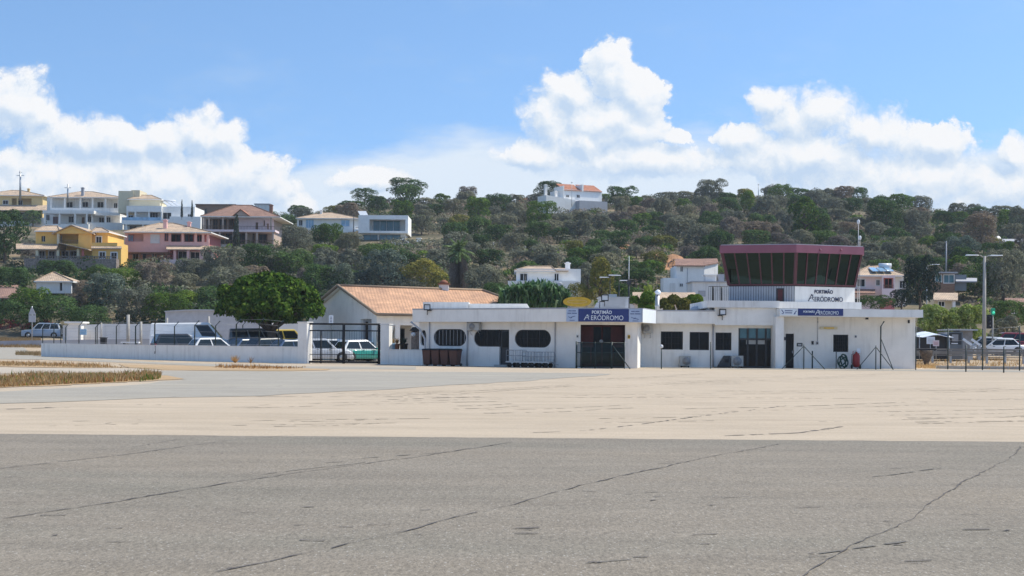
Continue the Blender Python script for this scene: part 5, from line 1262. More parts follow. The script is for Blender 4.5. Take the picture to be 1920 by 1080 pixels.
# odd bits on the roof edge left of tower
p = V3(1334, 89.2, ZT); e = thing('roof_vent', 'small dark vent box on the roof edge left of the tower', 'vent', p); m1 = MB(); m1.box(p.x-.33, p.x+.3, 88.0, 88.6, ZT, ZT+.3); m1.build('casing', M['acwhite'], e, .02); m1 = MB(); m1.box(p.x-.12, p.x+.2, 87.97, 87.998, ZT+.06, ZT+.22); m1.build('opening', M['black'], e)
p = V3(1306, 92, ZT); e = thing('satellite_dish', 'grey half round dish on the roof behind the fascia', 'dish', p); m1 = MB(); m1.lathe((p.x, 92, ZT+.15), [(.5, 0), (.42, .14), (.25, .24), (.05, .28)], 16); m1.build('bowl', M['greymetal'], e); m1 = MB(); m1.tube([p, p+Vector((0, 0, .2))], .04, 6); m1.build('foot', M['steel'], e)
# ------------------------------------------------------------------ the houses
class House:
    def __init__(s, name, label, px, pyb, Y=None, cat='house'):
        s.Y = Y or Yon(px, pyb); s.e = thing(name, label, cat, P(px, pyb, s.Y)); s.parts = {}
    def q(s, x0, y0, x1, y1, d=0):
        Y = s.Y+d; cx, cy = (x0+x1)/2, (y0+y1)/2
        return P(x0, cy, Y).x, P(x1, cy, Y).x, P(cx, y1, Y).z, P(cx, y0, Y).z
    def wall(s, x0, y0, x1, y1, d0, d1, mat, name='wall', bevel=0):
        a, b, z0, z1 = s.q(x0, y0, x1, y1, d0); m1 = MB(); m1.box(a, b, s.Y+d0, s.Y+d1, z0, z1); return m1.build(name, M[mat], s.e, bevel)
    def open(s, x0, y0, x1, y1, d0, d1, mat, holes, name='wall'):
        """a wall with real openings"""
        a, b, z0, z1 = s.q(x0, y0, x1, y1, d0); m1 = MB()
        m1.slab(rect(a, b, z0, z1), [rect(*s.q(*h, d0)) for h in holes], s.Y+d0, s.Y+d1); return m1.build(name, M[mat], s.e)
    def win(s, x0, y0, x1, y1, d=0, frame='frame', glass='darkglass', fw=.12, name='window', bars=1):
        a, b, z0, z1 = s.q(x0, y0, x1, y1, d); y = s.Y+d; m1 = MB(); fw = min(fw, (b-a)*.2)
        m1.slab(rect(a-fw, b+fw, z0-fw, z1+fw), [rect(a, b, z0, z1)], y-.07, y-.004)
        for i in range(bars): x = a+(b-a)*(i+1)/(bars+1); m1.box(x-.03, x+.03, y-.05, y-.02, z0, z1)
        o = m1.build(name, M[frame], s.e); m1 = MB(); m1.slab(rect(a, b, z0, z1), [], y-.03, y-.006); m1.build('pane', M[glass], o)
    def door(s, x0, y0, x1, y1, d=0, mat='wood'):
        a, b, z0, z1 = s.q(x0, y0, x1, y1, d); y = s.Y+d; m1 = MB(); m1.slab(rect(a-.08, b+.08, z0, z1+.08), [rect(a, b, z0+.01, z1)], y-.06, y-.004); o = m1.build('door', M[mat], s.e)
        m1 = MB(); m1.slab(rect(a, b, z0+.01, z1), [], y-.03, y-.006); m1.build('leaf', M[mat], o)
    def cols(s, xs, y0, y1, d, mat, w=.3, name='column'):
        for x in xs:
            a, _, z0, z1 = s.q(x, y0, x+1, y1, d); m1 = MB(); m1.box(a-w/2, a+w/2, s.Y+d-w/2, s.Y+d+w/2, z0, z1); m1.build(name, M[mat], s.e)
    def hip(s, x0, x1, ye, yt, d0, d1, mat, r0=None, r1=None, over=.0, name='roof', soffit='white'):
        """hip roof: eaves seen at ye from x0 to x1, ridge at yt from r0 to r1"""
        a, b, _, _ = s.q(x0, ye, x1, ye, d0); ze = P((x0+x1)/2, ye, s.Y+d0).z; ym = s.Y+(d0+d1)/2
        r0, r1 = r0 or (x0+x1)/2-1, r1 or (x0+x1)/2+1
        c, d = P(r0, yt, ym).x, P(r1, yt, ym).x; zr = P((r0+r1)/2, yt, ym).z; y0, y1 = s.Y+d0, s.Y+d1
        m1 = MB(); m1.add([(a, y0, ze), (b, y0, ze), (b, y1, ze), (a, y1, ze), (c, ym, zr), (d, ym, zr)], [(0, 1, 5, 4), (1, 2, 5), (2, 3, 4, 5), (3, 0, 4)])
        o = m1.build(name, M[mat], s.e, 0, True)
        m1 = MB(); m1.box(a, b, y0, y1, ze-.16, ze-.004); m1.build('eaves', M[soffit], o)
        m1 = MB(); 
        for p, q in (((a, y0, ze), (c, ym, zr)), ((b, y0, ze), (d, ym, zr)), ((c, ym, zr), (d, ym, zr))): m1.tube([Vector(p)+Vector((0, 0, .03)), Vector(q)+Vector((0, 0, .03))], .09, 5)
        m1.build('ridge_tiles', M[mat], o); return o
    def shed(s, x0, x1, ye, yt, d0, d1, mat, name='roof', inset=0):
        """lean-to roof, low edge in front"""
        a, b, _, _ = s.q(x0, ye, x1, ye, d0); ze = P((x0+x1)/2, ye, s.Y+d0).z; c, d = P(x0+inset, yt, s.Y+d1).x, P(x1-inset, yt, s.Y+d1).x; zr = P((x0+x1)/2, yt, s.Y+d1).z
        m1 = MB(); y0, y1 = s.Y+d0, s.Y+d1
        m1.add([(a, y0, ze), (b, y0, ze), (d, y1, zr), (c, y1, zr), (a, y0, ze-.15), (b, y0, ze-.15), (d, y1, zr-.15), (c, y1, zr-.15)], [(0, 1, 2, 3), (7, 6, 5, 4), (0, 4, 5, 1), (1, 5, 6, 2), (2, 6, 7, 3), (3, 7, 4, 0)])
        return m1.build(name, M[mat], s.e, 0, True)
    def gable(s, x0, x1, ye, yt, xr, d0, d1, mat, wallmat=None, name='roof', over=.3):
        """gable facing the viewer, ridge running back"""
        a, b, _, _ = s.q(x0, ye, x1, ye, d0); ze = P((x0+x1)/2, ye, s.Y+d0).z; r = P(xr, yt, s.Y+d0); y0, y1 = s.Y+d0, s.Y+d1
        if wallmat: m1 = MB(); m1.slab([(a+.25, ze-.02), (b-.25, ze-.02), (r.x, r.z-.2)], [], y0+over, y0+over+.25); m1.build('gable_wall', M[wallmat], s.e)
        m1 = MB(); t = .14
        for p in (a, b):
            m1.add([(p, y0, ze), (r.x, y0, r.z), (r.x, y1, r.z), (p, y1, ze), (p, y0, ze-t), (r.x, y0, r.z-t), (r.x, y1, r.z-t), (p, y1, ze-t)], [(0, 1, 2, 3), (4, 7, 6, 5), (0, 4, 5, 1), (2, 6, 7, 3), (3, 7, 4, 0)])
        return m1.build(name, M[mat], s.e, 0, True)
    def rail(s, x0, y0, x1, y1, d, mat='darkframe', n=12, name='railing'):
        a, b, z0, z1 = s.q(x0, y0, x1, y1, d); m1 = MB(); y = s.Y+d
        m1.box(a, b, y-.03, y+.03, z1-.06, z1)
        for i in range(n+1): x = a+(b-a)*i/n; m1.box(x-.02, x+.02, y-.02, y+.02, z0, z1-.06)
        m1.build(name, M[mat], s.e)
    def chim(s, x0, y0, x1, y1, d, mat):
        a, b, z0, z1 = s.q(x0, y0, x1, y1, d); m1 = MB(); w = b-a; y = s.Y+d; m1.box(a, b, y, y+w, z0-.6, z1-.25); o = m1.build('chimney', M[mat], s.e); m1 = MB(); m1.box(a-.1, b+.1, y-.1, y+w+.1, z1-.25, z1-.12); m1.box(a+.1, b-.1, y+.1, y+w-.1, z1-.12, z1); m1.build('cap', M[mat], o)
DEEP = 14  # how far walls run down into the slope, in photo units

h = House('house', 'pale yellow house at the left edge on the hilltop with loggia and tiled porch', 35, 418)
h.open(-30, 366, 80, 390, 0, .3, 'yellow2', [(5, 375, 16, 384), (22, 372, 59, 386)]); h.wall(-30, 366, 79.5, 420, 3, 9, 'yellow2', 'back_wall')
h.wall(78, 366, 80, 420, .35, 9, 'yellow2', 'side_wall')
h.win(6, 376, 15, 383, .1); h.win(34, 376, 42, 384, 2.9); h.cols([33], 372, 388, .15, 'yellow2', .35)
h.hip(-40, 83, 366, 357, -.6, 9.6, 'tilepale', 0, 40); h.shed(-40, 94, 394, 384, -3.5, .1, 'tilepale'); h.chim(51, 353, 55, 367, 4, 'yellow2')
h.cols([-5, 24, 58, 88], 394, 420, -3, 'cream', .32); h.win(28, 399, 45, 410, 2.95); h.win(62, 398, 78, 410, 2.95); h.wall(-30, 414, 96, 432, -3.4, 3, 'white', 'terrace'); h.wall(50, 408, 82, 414.5, -3.3, -3.1, 'white', 'parapet')

h = House('house', 'three level white villa with columned balconies and hipped pale tile roof', 157, 432)
h.wall(88, 371, 225, 432, 3, 12, 'white', 'back_wall'); h.hip(89, 229, 369.5, 359.5, -.8, 12.6, 'tilepale', 150, 174); h.chim(152, 351, 157, 372, .5, 'greywall')
h.cols([96, 122, 151, 174, 198, 223], 371, 400, .1, 'white', .45); h.wall(94, 390, 226, 400.5, -.2, .0, 'white', 'balcony_parapet'); h.wall(94, 399.5, 225, 402, .02, 3, 'white', 'balcony_slab')
for a in ((125, 379, 136, 389), (155, 379, 165, 388), (183, 379, 194, 389), (214, 381, 220, 390)): h.win(*a, 2.95, 'white')
h.wall(80, 394.5, 176, 400.5, -3.2, -.25, 'white', 'porch_roof'); h.wall(174, 398.5, 225, 404, -1.6, -.25, 'white', 'balcony_slab')
h.cols([84, 112, 141, 163], 400, 421, -2.9, 'white', .4); h.cols([173, 198], 403, 419, -1.4, 'white', .35)
h.win(87, 403, 93, 413, 2.95); h.door(100, 407, 108, 420, 2.95, 'maroon'); h.win(129, 406, 138, 417, 2.95); h.win(165, 406, 171, 416, 2.95); h.win(186, 408, 195, 417, 2.95); h.win(200, 408, 207, 417, 2.95); h.door(154, 408, 158, 419, 2.95)
h.wall(165, 417.5, 230, 440, -2, 3, 'white', 'base_wall'); h.wall(80, 420, 166, 440, -3.1, 3, 'white', 'base_wall')

h = House('house', 'white villa with long balcony, cream stair tower and solar tubes on its roof', 300, 434, Yon(300, 434))
h.wall(222, 358, 250, 400, 5, 12, 'cream', 'stair_tower'); h.wall(246, 356.5, 262, 385, 5.2, 12, 'cream', 'stair_tower'); h.wall(242, 372, 300, 388, 3.5, 10, 'cream', 'upper_wall'); h.hip(238, 303, 373.5, 366, 3, 10.5, 'tilepale', 262, 284)
h.wall(255, 396, 300, 440, 2.6, 10, 'white', 'back_wall'); h.wall(237, 386, 303, 397, -.3, 10, 'villa', 'roof_slab'); h.cols([239, 254, 279.5, 303], 397, 414, 0, 'white', .38)
h.wall(303.2, 387.5, 365, 436, .4, 11, 'villa', 'side_block'); h.win(352.5, 402, 358, 410, .4); h.win(281, 399, 296, 412, 2.55, 'white', 'darkglass', .1, 'window', 2); h.win(306, 399, 321, 412, .4, 'white'); h.win(240, 404, 250, 412, 2.55)
h.wall(228, 413.5, 303, 421, -.8, 2.5, 'villa', 'balcony_slab'); h.wall(228.5, 407.5, 302, 413.4, -.75, -.7, 'blueglass', 'glass_railing'); h.wall(303, 410.5, 376, 418, -1, .35, 'villa', 'balcony_slab'); h.wall(318, 406, 376, 432, -2.2, -1.2, 'villa', 'terrace_wall')
h.cols([237, 268, 295], 421, 436, -.4, 'white', .35); h.wall(232, 421, 303, 440, 2.4, 2.55, 'white', 'lower_wall'); h.win(243, 424, 256, 434, 2.3); h.win(272, 425, 292, 434, 2.3)
m1 = MB(); 
for i in range(3):
    a, b = P(306+i*9, 377.5, h.Y+5), P(318+i*9, 387, h.Y+2); m1.hexa([(b.x-.35, b.y, b.z), (b.x+.45, b.y, b.z), (a.x+.45, a.y, a.z-.1), (a.x-.35, a.y, a.z-.1)], [(b.x-.35, b.y, b.z+.12), (b.x+.45, b.y, b.z+.12), (a.x+.45, a.y, a.z), (a.x-.35, a.y, a.z)])
m1.build('solar_tubes', M['lampglass'], h.e); m1 = MB(); a = P(305, 377, h.Y+5.2); m1.lathe(tuple(a), [(.3, 0), (.3, 3.2)], 10, 'x'); m1.build('water_tank', M['frame'], h.e)

h = House('house', 'long low brown brick building behind the brown balcony house', 430, 405, Yon(430, 400))
h.open(367, 383.5, 441, 412, 0, .3, 'brickwall', [(384, 391, 388, 402)]); h.wall(367, 383.5, 441, 412, .6, 6, 'brickwall', 'back_wall'); h.wall(366, 382.5, 442, 384.5, -.3, 6.3, 'tilebrown', 'roof_edge'); h.wall(478, 382.5, 505, 404, 1, 5, 'white2', 'white_annex'); h.wall(476, 381.5, 507, 383.5, .8, 5.2, 'greywall', 'annex_roof')
h.win(384.5, 391.5, 387.5, 401.5, .58)

h = House('house', 'brown two storey house with long dark balconies and a wide tiled hip roof', 450, 468)
h.hip(376, 525, 405.5, 385, -2.5, 13, 'tilebrown', 440, 472); h.gable(436, 468, 404, 391.5, 451, -2.8, 3, 'tilered', 'beige')
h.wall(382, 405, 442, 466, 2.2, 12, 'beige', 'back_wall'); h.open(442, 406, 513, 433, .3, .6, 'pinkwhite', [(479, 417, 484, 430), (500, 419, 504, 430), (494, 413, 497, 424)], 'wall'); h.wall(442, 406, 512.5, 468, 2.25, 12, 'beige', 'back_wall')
for a in ((400, 412, 408, 429), (412, 412, 424, 429), (388, 412, 394, 428), (430, 412, 437, 429)): h.win(*a, 2.15, 'wood', 'darkglass', .12)
h.wall(378, 430.5, 516, 434.5, -2.2, 2.2, 'pinkwhite', 'balcony_slab'); h.rail(379, 423, 442, 430.5, -2.1, 'wood', 26); h.rail(442, 424, 515, 430.5, -2.1, 'wood', 26)
h.cols([380, 392, 418, 508], 406, 431, -1.9, 'beige', .3); h.cols([393, 412, 438, 462, 482, 512], 434.5, 459, -1.9, 'beige', .3)
for a in ((404, 439, 420, 456), (424, 439, 436, 456), (447, 439, 460, 456), (474, 438, 477, 456), (486, 440, 500, 455)): h.win(*a, 2.15, 'wood', 'darkglass', .12)
h.wall(396, 458.5, 516, 463.5, -2.2, 2.2, 'beige', 'balcony_slab'); h.rail(397, 450, 515, 458.5, -2.1, 'wood', 40); h.wall(400, 463, 512, 480, -1.5, 12, 'stone', 'base_wall'); h.chim(505, 383, 511, 398, 5, 'brickwall')

h = House('house', 'bright yellow villa with tiled gable, porch and stone terrace wall', 145, 502)
h.open(67, 431, 110, 466, 0, .3, 'yellow', [(77.5, 442.5, 85, 453)]); h.wall(67, 431, 109.5, 502, .6, 11, 'yellow', 'back_wall'); h.win(77.5, 442.5, 85, 453, .25, 'frame', 'darkglass', .15)
h.open(110.2, 436, 172, 466, -.5, -.2, 'yellow', [(112, 439, 147, 457)]); h.wall(110.2, 436, 171.8, 502, 1.6, 11, 'yellow', 'back_wall'); h.win(111.5, 443, 115.5, 456, 1.5); h.rail(112, 450, 147, 457, -.4, 'wood', 14); h.cols([109.5], 436, 458, -.7, 'cream', .35)
h.gable(97, 176, 437.5, 421, 133, -1.3, 9, 'tilepale', 'yellow'); h.hip(64, 112, 432.5, 424, -.7, 10, 'tilepale', 84, 108)
h.wall(147, 433, 172, 500, -.7, -.52, 'yellow', 'gable_return'); h.wall(172.2, 433, 202, 500, .1, 9, 'yellow', 'right_wing'); h.hip(170, 204, 434, 427.5, -.6, 9.5, 'tilepale', 180, 192)
h.win(181, 444, 190, 456, .1, 'frame', 'darkglass', .16); h.wall(172.3, 455, 220, 462, -2.6, -2.4, 'yellow', 'parapet'); h.wall(172.3, 462, 227, 498, -2.6, .05, 'yellow', 'lower_wing'); h.shed(171, 228, 465, 461.5, -3.1, -2.6, 'tilepale')
h.win(187, 473, 197, 484, -2.6, 'frame', 'darkglass', .16); h.win(209, 474, 219, 485, -2.6, 'frame', 'darkglass', .16); h.wall(202, 455, 220, 500, .08, 6, 'yellow', 'right_wing')
h.shed(30, 108, 466.5, 457, -4, -.1, 'tilepale', 'porch_roof'); h.gable(106, 166, 467, 454.5, 110, -4.6, -.6, 'tilepale', None, 'porch_roof')
h.cols([70, 109, 147], 467, 487, -3.6, 'cream', .4); h.win(74, 471, 84, 484, .55); h.win(92, 471, 103, 484, .55); h.win(117, 471, 128, 484, 1.55); h.win(132, 471, 145, 484, 1.55)
h.wall(45, 485, 218, 505, -4.2, 0, 'stone', 'terrace'); m1 = MB(); a, b, z0, z1 = h.q(46, 481, 218, 485, -4.1)
for i in range(44): x = a+(b-a)*i/43; m1.box(x-.05, x+.05, h.Y-4.15, h.Y-4.05, z0, z1)
m1.box(a, b, h.Y-4.2, h.Y-4.0, z1, z1+.08); m1.build('balustrade', M['stone'], h.e); m1 = MB(); a, b, z0, z1 = h.q(153, 465, 158, 482, -3.8); m1.tube([((a+b)/2, h.Y-3.8, z0), ((a+b)/2, h.Y-3.8, z1)], [.28, .12], 7); m1.build('closed_parasol', M['pinkdk'], h.e)

h = House('house', 'pink villa with pale hipped roof, chimneys and arcaded balcony', 318, 494)
h.open(234, 434, 316, 474, 0, .3, 'pink', [(240, 439, 269, 453)]); h.wall(234, 434, 315.8, 500, 1.5, 12, 'pink', 'back_wall'); h.wall(234, 453, 315.9, 500, .32, 1.5, 'pink', 'lower_body')
h.hip(231, 396, 434.5, 418.5, -1, 13, 'tilepale', 300, 325); h.chim(306, 411, 312.5, 432, 1.5, 'pink'); h.chim(351, 415, 357, 431, 3, 'pink')
h.win(283.5, 441, 298, 455, 0, 'frame', 'frame', .12, 'shuttered_window'); h.win(309, 438, 315, 452, 0, 'pinkdk', 'darkglass', .05); h.win(241, 441, 250, 452, 1.45, 'pinkdk', 'blueglass')
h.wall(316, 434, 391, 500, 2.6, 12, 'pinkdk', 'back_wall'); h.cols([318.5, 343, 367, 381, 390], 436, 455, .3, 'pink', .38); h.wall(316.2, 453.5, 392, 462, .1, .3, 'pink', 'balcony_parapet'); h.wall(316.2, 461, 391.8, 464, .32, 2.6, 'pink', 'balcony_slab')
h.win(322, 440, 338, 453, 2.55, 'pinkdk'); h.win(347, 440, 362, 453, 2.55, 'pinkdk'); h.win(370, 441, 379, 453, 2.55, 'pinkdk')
h.shed(312, 404, 467.5, 460.5, -3.6, .05, 'tilepale', 'porch_roof'); h.cols([328, 353, 378, 399], 468, 488, -3.2, 'pink', .4)
for a in ((335, 472, 350, 487), (358, 473, 374, 487), (382, 473, 395, 487)): h.win(*a, 2.55)
h.wall(300, 487, 404, 500, -3.7, 2.5, 'pinkwhite', 'terrace'); h.wall(234, 472.5, 316, 475.5, -2.4, -.02, 'wood', 'pergola_beam'); h.cols([237, 262, 290, 312], 475.5, 492, -2.2, 'wood', .2, 'pergola_post'); h.win(250, 477, 259, 486, .3); h.win(286, 477, 293, 485, .3); h.door(269, 477, 273, 491, .3, 'darkframe')
h.wall(230, 489, 300, 502, -2.8, .3, 'stone', 'terrace')

h = House('hut', 'small square whitewashed hut with pale pyramid tile roof', 115, 546, 182, 'hut')
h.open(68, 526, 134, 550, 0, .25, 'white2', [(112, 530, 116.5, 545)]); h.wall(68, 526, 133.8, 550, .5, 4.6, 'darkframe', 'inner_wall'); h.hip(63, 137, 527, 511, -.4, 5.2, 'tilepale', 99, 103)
h = House('shed', 'low tiled roof shed at the left edge', 8, 562, 176, 'shed'); h.shed(-30, 31, 558, 541, -3, 3, 'tilebrown'); h.wall(-28, 556, 29, 575, -2.5, 3, 'stone')
h = House('shed', 'tiny brown tiled lean-to above the low shed at the left edge', 18, 540, 184, 'shed'); h.shed(-12, 34, 541, 534, -2, 2, 'tilebrown'); h.wall(-10, 539, 32, 552, -1.5, 2, 'stone')

h = House('house', 'white villa with low hip tile roof left of the modern cube', 615, 440, Yon(615, 440))
h.wall(557, 409, 672, 450, 0, 11, 'villa'); h.hip(554, 676, 409, 399, -1, 12, 'tilepale', 606, 624); h.chim(600, 393, 604, 404, 4, 'villa'); h.win(574, 412, 588, 427, 0, 'frame', 'blueglass', .1, 'window', 2); h.win(561, 413, 567, 423, 0, 'frame', 'darkglass'); h.wall(640, 430, 676, 452, -1.2, -.02, 'villa', 'garden_wall')
h.win(640, 413, 655, 424, 0, 'frame', 'blueglass')
h = House('modern_villa', 'modern white cube villa with wide teal glass front', 720, 452, Yon(720, 452))
h.open(672, 403.5, 765, 437, 0, .4, 'villa', [(692.5, 411.5, 760, 433)]); h.wall(672, 403.5, 764.5, 405, .45, 10, 'villa', 'roof_slab'); h.wall(672, 436.2, 764.5, 438, .45, 10, 'villa', 'floor_slab'); h.wall(672, 405.1, 690, 436, .45, 10, 'villa', 'side_wall'); h.wall(762.5, 405.1, 764.5, 436, .45, 10, 'villa', 'side_wall'); h.wall(690.1, 405.1, 762.4, 436, 3.2, 3.5, 'villa', 'back_wall')
h.win(700, 414, 750, 433, 3.1, 'frame', 'teal', .1, 'window', 3); h.wall(672, 438.1, 760, 458, 1.5, 9, 'villa', 'lower_wall'); h.win(682, 441, 707, 450, 1.5, 'darkframe', 'teal', .08); h.win(712, 441, 750, 451, 1.5, 'darkframe', 'teal', .08, 'window', 2)
a = P(677, 399, h.Y+3); m1 = MB(); m1.hexa([(a.x, a.y-.6, a.z-.9), (a.x+1.6, a.y-.6, a.z-.9), (a.x+.9, a.y+.6, a.z+.3), (a.x-.7, a.y+.6, a.z+.3)], [(a.x, a.y-.6, a.z-.8), (a.x+1.6, a.y-.6, a.z-.8), (a.x+.9, a.y+.6, a.z+.4), (a.x-.7, a.y+.6, a.z+.4)]); m1.build('solar_panel', M['lampglass'], h.e)
h.wall(735, 452.5, 812, 463, -3, 2, 'villa', 'terrace_wall'); h.wall(780, 446, 790, 453, -2.6, -1.2, 'villa', 'terrace_block'); h.wall(745, 463, 815, 474, -2.9, 2, 'stone', 'retaining_wall'); h.rail(770, 455, 811, 462, -3.1, 'frame', 14)

h = House('house', 'white hilltop house with orange tiled roof in two halves and stone terrace', 1092, 402)
h.wall(1053, 356.5, 1133, 402, 0, 8, 'villa'); h.shed(1053.5, 1090, 357.5, 346.5, -.25, 5, 'tilered'); h.shed(1094, 1133, 357.5, 346.5, -.25, 5, 'tilered'); h.wall(1090.2, 346, 1093.8, 358.5, -.2, 5.3, 'villa', 'gable_parapet'); h.wall(1051.5, 350, 1053.3, 358.5, -.2, 5.3, 'villa', 'gable_parapet')
h.win(1058, 367, 1063.5, 371, 0); h.win(1080, 366, 1086, 371, 0); h.wall(1072, 376.5, 1131, 410, -4, -.02, 'greywall', 'terrace_wall')
m1 = MB(); y = h.Y-2; a, b, z0, z1 = h.q(1010, 369, 1071, 405, -2); zt2 = P(1071, 376, y).z; m1.slab([(a, z0), (b, z0), (b, zt2), (a, z1)], [], y, y+5); m1.build('side_block', M['white'], h.e); h.chim(1010, 349, 1015, 371, -1.2, 'white'); h.chim(1036, 360, 1040, 374, 0, 'white')
h.e.rotation_euler.z = math.radians(24)
h = House('house', 'tiny red roofed cottage left of the hilltop house', 983, 388, None, 'cottage'); h.wall(972, 380, 994, 392, 0, 5, 'brickwall'); h.shed(970, 996, 381, 371, -.4, 4, 'tilered'); h.win(980, 383, 984, 387, 0)
h = House('house', 'tiny orange walled cottage on the upper slope', 864, 396, None, 'cottage'); h.wall(857, 386, 872, 400, 0, 4, 'cream'); h.shed(855, 874, 386.5, 381, -.3, 4, 'tilebrown'); h.door(862, 389, 865, 396, 0)

h = House('house', 'white two storey house with low tile roof behind the banana clump', 1020, 570, 178)
h.wall(968, 504, 1089, 532, 1, 9, 'villa'); h.wall(952, 527, 1084, 585, -.6, 9, 'white', 'lower_wall'); h.hip(964, 1042, 507, 499.5, .4, 9.5, 'tilepale', 992, 1034, name='roof'); h.shed(1040, 1066, 507.5, 502.5, .5, 6, 'tilepale'); h.chim(1060, 491, 1069, 507, 3, 'villa')
h.win(975.5, 513.5, 988, 526, 1, 'frame', 'darkglass', .1); h.win(1040, 513.5, 1047, 526, 1, 'frame', 'darkglass', .1); h.win(975, 537, 982, 545, -.6, 'darkframe'); m1 = MB(); a = P(1049, 535, h.Y-.8); m1.lathe(tuple(a), [(.1, .05), (.38, 0), (.4, -.06), (.33, -.08)], 16, 'y'); m1.build('wall_dish', M['greymetal'], h.e)

h = House('house', 'white gabled house with brownish tile roof left of the control tower', 1300, 552, 186)
yy = h.Y; a, b, z0, z1 = h.q(1268, 498, 1320, 556, 0); c = P(1347, 490, yy+3); m1 = MB(); m1.box(a, b, yy, yy+7, z0, z1); m1.build('wall', M['villa'], h.e)
bx = P(1347, 520, yy+1.5); m1 = MB(); m1.hexa([(b+.01, yy, z0), (bx.x, yy+2, z0), (bx.x, yy+7, z0), (b+.01, yy+7, z0)], [(b+.01, yy, z1), (bx.x, yy+2, z1+.6), (bx.x, yy+7, z1+.6), (b+.01, yy+7, z1)]); m1.build('side_wall', M['white2'], h.e)
h.shed(1266, 1322, 497.5, 485, -.4, 6, 'tilebrown'); m1 = MB(); p = [P(1320, 497.5, yy-.4), P(1347, 492, yy+1.8), P(1345, 484.5, yy+6), P(1318, 485, yy+6)]; m1.hexa([(q.x, q.y, q.z-.12) for q in p], [(q.x, q.y, q.z+.01) for q in p]); m1.build('roof', M['tilebrown'], h.e, 0, True)
h.win(1276, 500, 1280, 509, 0, 'white'); h.wall(1244, 521, 1272, 556, -.8, 3, 'villa', 'low_wing'); h.door(1257, 532, 1265, 547, -.8, 'white2'); h.win(1275, 532, 1280, 537, 0); h.wall(1288, 503, 1289.5, 545, -.06, -.004, 'greymetal', 'drain_pipe')
h = House('outbuilding', 'flat roofed whitewashed outbuilding right in front of the gabled house', 1335, 562, 172, 'outbuilding'); h.wall(1298, 529, 1370, 590, 0, 5, 'white2'); h.wall(1296, 527, 1372, 529.3, -.2, 5.2, 'greywall', 'roof'); h.win(1311, 547, 1321, 554, 0, 'greywall', 'greymetal'); h.wall(1323, 516, 1342, 527, 1, 3, 'white2', 'roof_tank_house'); h.wall(1347, 514, 1358, 527, 1.2, 3, 'greywall', 'roof_shed'); h.wall(1321, 514.5, 1344, 516.2, .8, 3.2, 'villa', 'tank_roof')

h = House('house', 'pinkish white house with balcony and blue solar panels right of the tower', 1645, 580, 168)
h.wall(1595, 515, 1676, 590, 0, 9, 'pinkwhite'); h.open(1654, 516, 1678, 560, -1.2, -1.0, 'pinkwhite', [(1656, 521, 1676, 541)], 'balcony_front'); h.wall(1654, 540.5, 1678, 560, -.98, -.02, 'pinkwhite', 'balcony_floor'); h.wall(1676.2, 517, 1699, 575, .8, 8, 'villa', 'right_wing'); h.hip(1594, 1701, 516, 499, -1, 9.5, 'tilepale', 1630, 1650)
h.win(1607, 524, 1621, 537, 0, 'frame', 'darkglass', .12); h.win(1643, 525, 1649, 535, 0, 'frame'); h.win(1659, 523, 1672, 540, -.01, 'pinkdk', 'darkglass', .12); h.win(1687, 527, 1696, 540, .8, 'frame', 'darkglass', .12); h.rail(1656, 534, 1676, 541, -1.15, 'wood', 10)
h.wall(1655, 558, 1677, 588, -1.1, -.02, 'pinkdk', 'lower_front'); h.shed(1590, 1641, 549, 542, -2.4, -.02, 'tilebrown', 'porch_roof'); h.win(1603, 560, 1611, 571, 0)
for i in range(3):
    a, b = P(1642+i*14, 511, h.Y-.4), P(1634+i*14, 504, h.Y+2.8); m1 = MB(); m1.hexa([(a.x-.38, a.y, a.z+.12), (a.x+.38, a.y, a.z+.12), (b.x+.38, b.y, b.z+.1), (b.x-.38, b.y, b.z+.1)], [(a.x-.38, a.y, a.z+.2), (a.x+.38, a.y, a.z+.2), (b.x+.38, b.y, b.z+.18), (b.x-.38, b.y, b.z+.18)]); m1.build('solar_panel', M['blueglass'], h.e)
m1 = MB(); a = P(1648, 498, h.Y+3); m1.lathe(tuple(a), [(.3, 0), (.3, 1.5)], 12, 'x'); m1.build('water_tank', M['lampglass'], h.e)
h = House('shed', 'wooden shed with white window frames on a brown bank right of the dark conifer', 1772, 545, 182, 'shed'); h.wall(1748, 512, 1790, 552, 0, 4, 'brickwall'); h.wall(1742, 509.5, 1796, 512.2, -1, 4.5, 'greywall', 'roof'); h.win(1770, 516, 1788, 530, 0, 'frame', 'teal', .12, 'window', 1); h.win(1754, 516, 1765, 528, 0, 'frame', 'teal', .1); h.wall(1790.2, 515, 1812, 545, .5, 3.5, 'pgrey', 'side_room'); h.shed(1792, 1832, 527, 521, -1, 2, 'greywall', 'canopy')
h = House('house', 'small cream house with tan tile roof below the wooden shed', 1772, 572, 166, 'cottage'); h.shed(1750, 1796, 562, 549, -1, 5, 'tilepale'); h.wall(1752, 561, 1787, 590, 0, 5, 'cream'); h.cols([1788], 562, 580, -.7, 'white', .35); h.win(1760, 566, 1770, 574, 0)
h = House('house', 'brown roofed house at the right edge behind the street lamp', 1905, 592, 160, 'house'); h.shed(1884, 1950, 576, 559, -1, 5, 'tilebrown'); h.wall(1888, 574, 1950, 605, 0, 5, 'brickwall'); h.win(1897, 580, 1906, 587, 0)
h = House('house', 'grey stone cabin beside the satellite dish at the right edge', 1905, 470, None, 'cabin'); h.wall(1882, 452, 1935, 480, 0, 5, 'greywall'); h.shed(1879, 1938, 453, 448, -.5, 5, 'greymetal'); h.door(1897, 456, 1900, 469, 0)
h = House('house', 'low house with tan roof behind the vine hedge', 1245, 575, 120, 'house'); h.shed(1186, 1304, 569, 548, -3, 4, 'tilepale'); h.wall(1190, 567, 1300, 600, -2.5, 4, 'white2'); h.win(1205, 572, 1220, 580, -2.5)

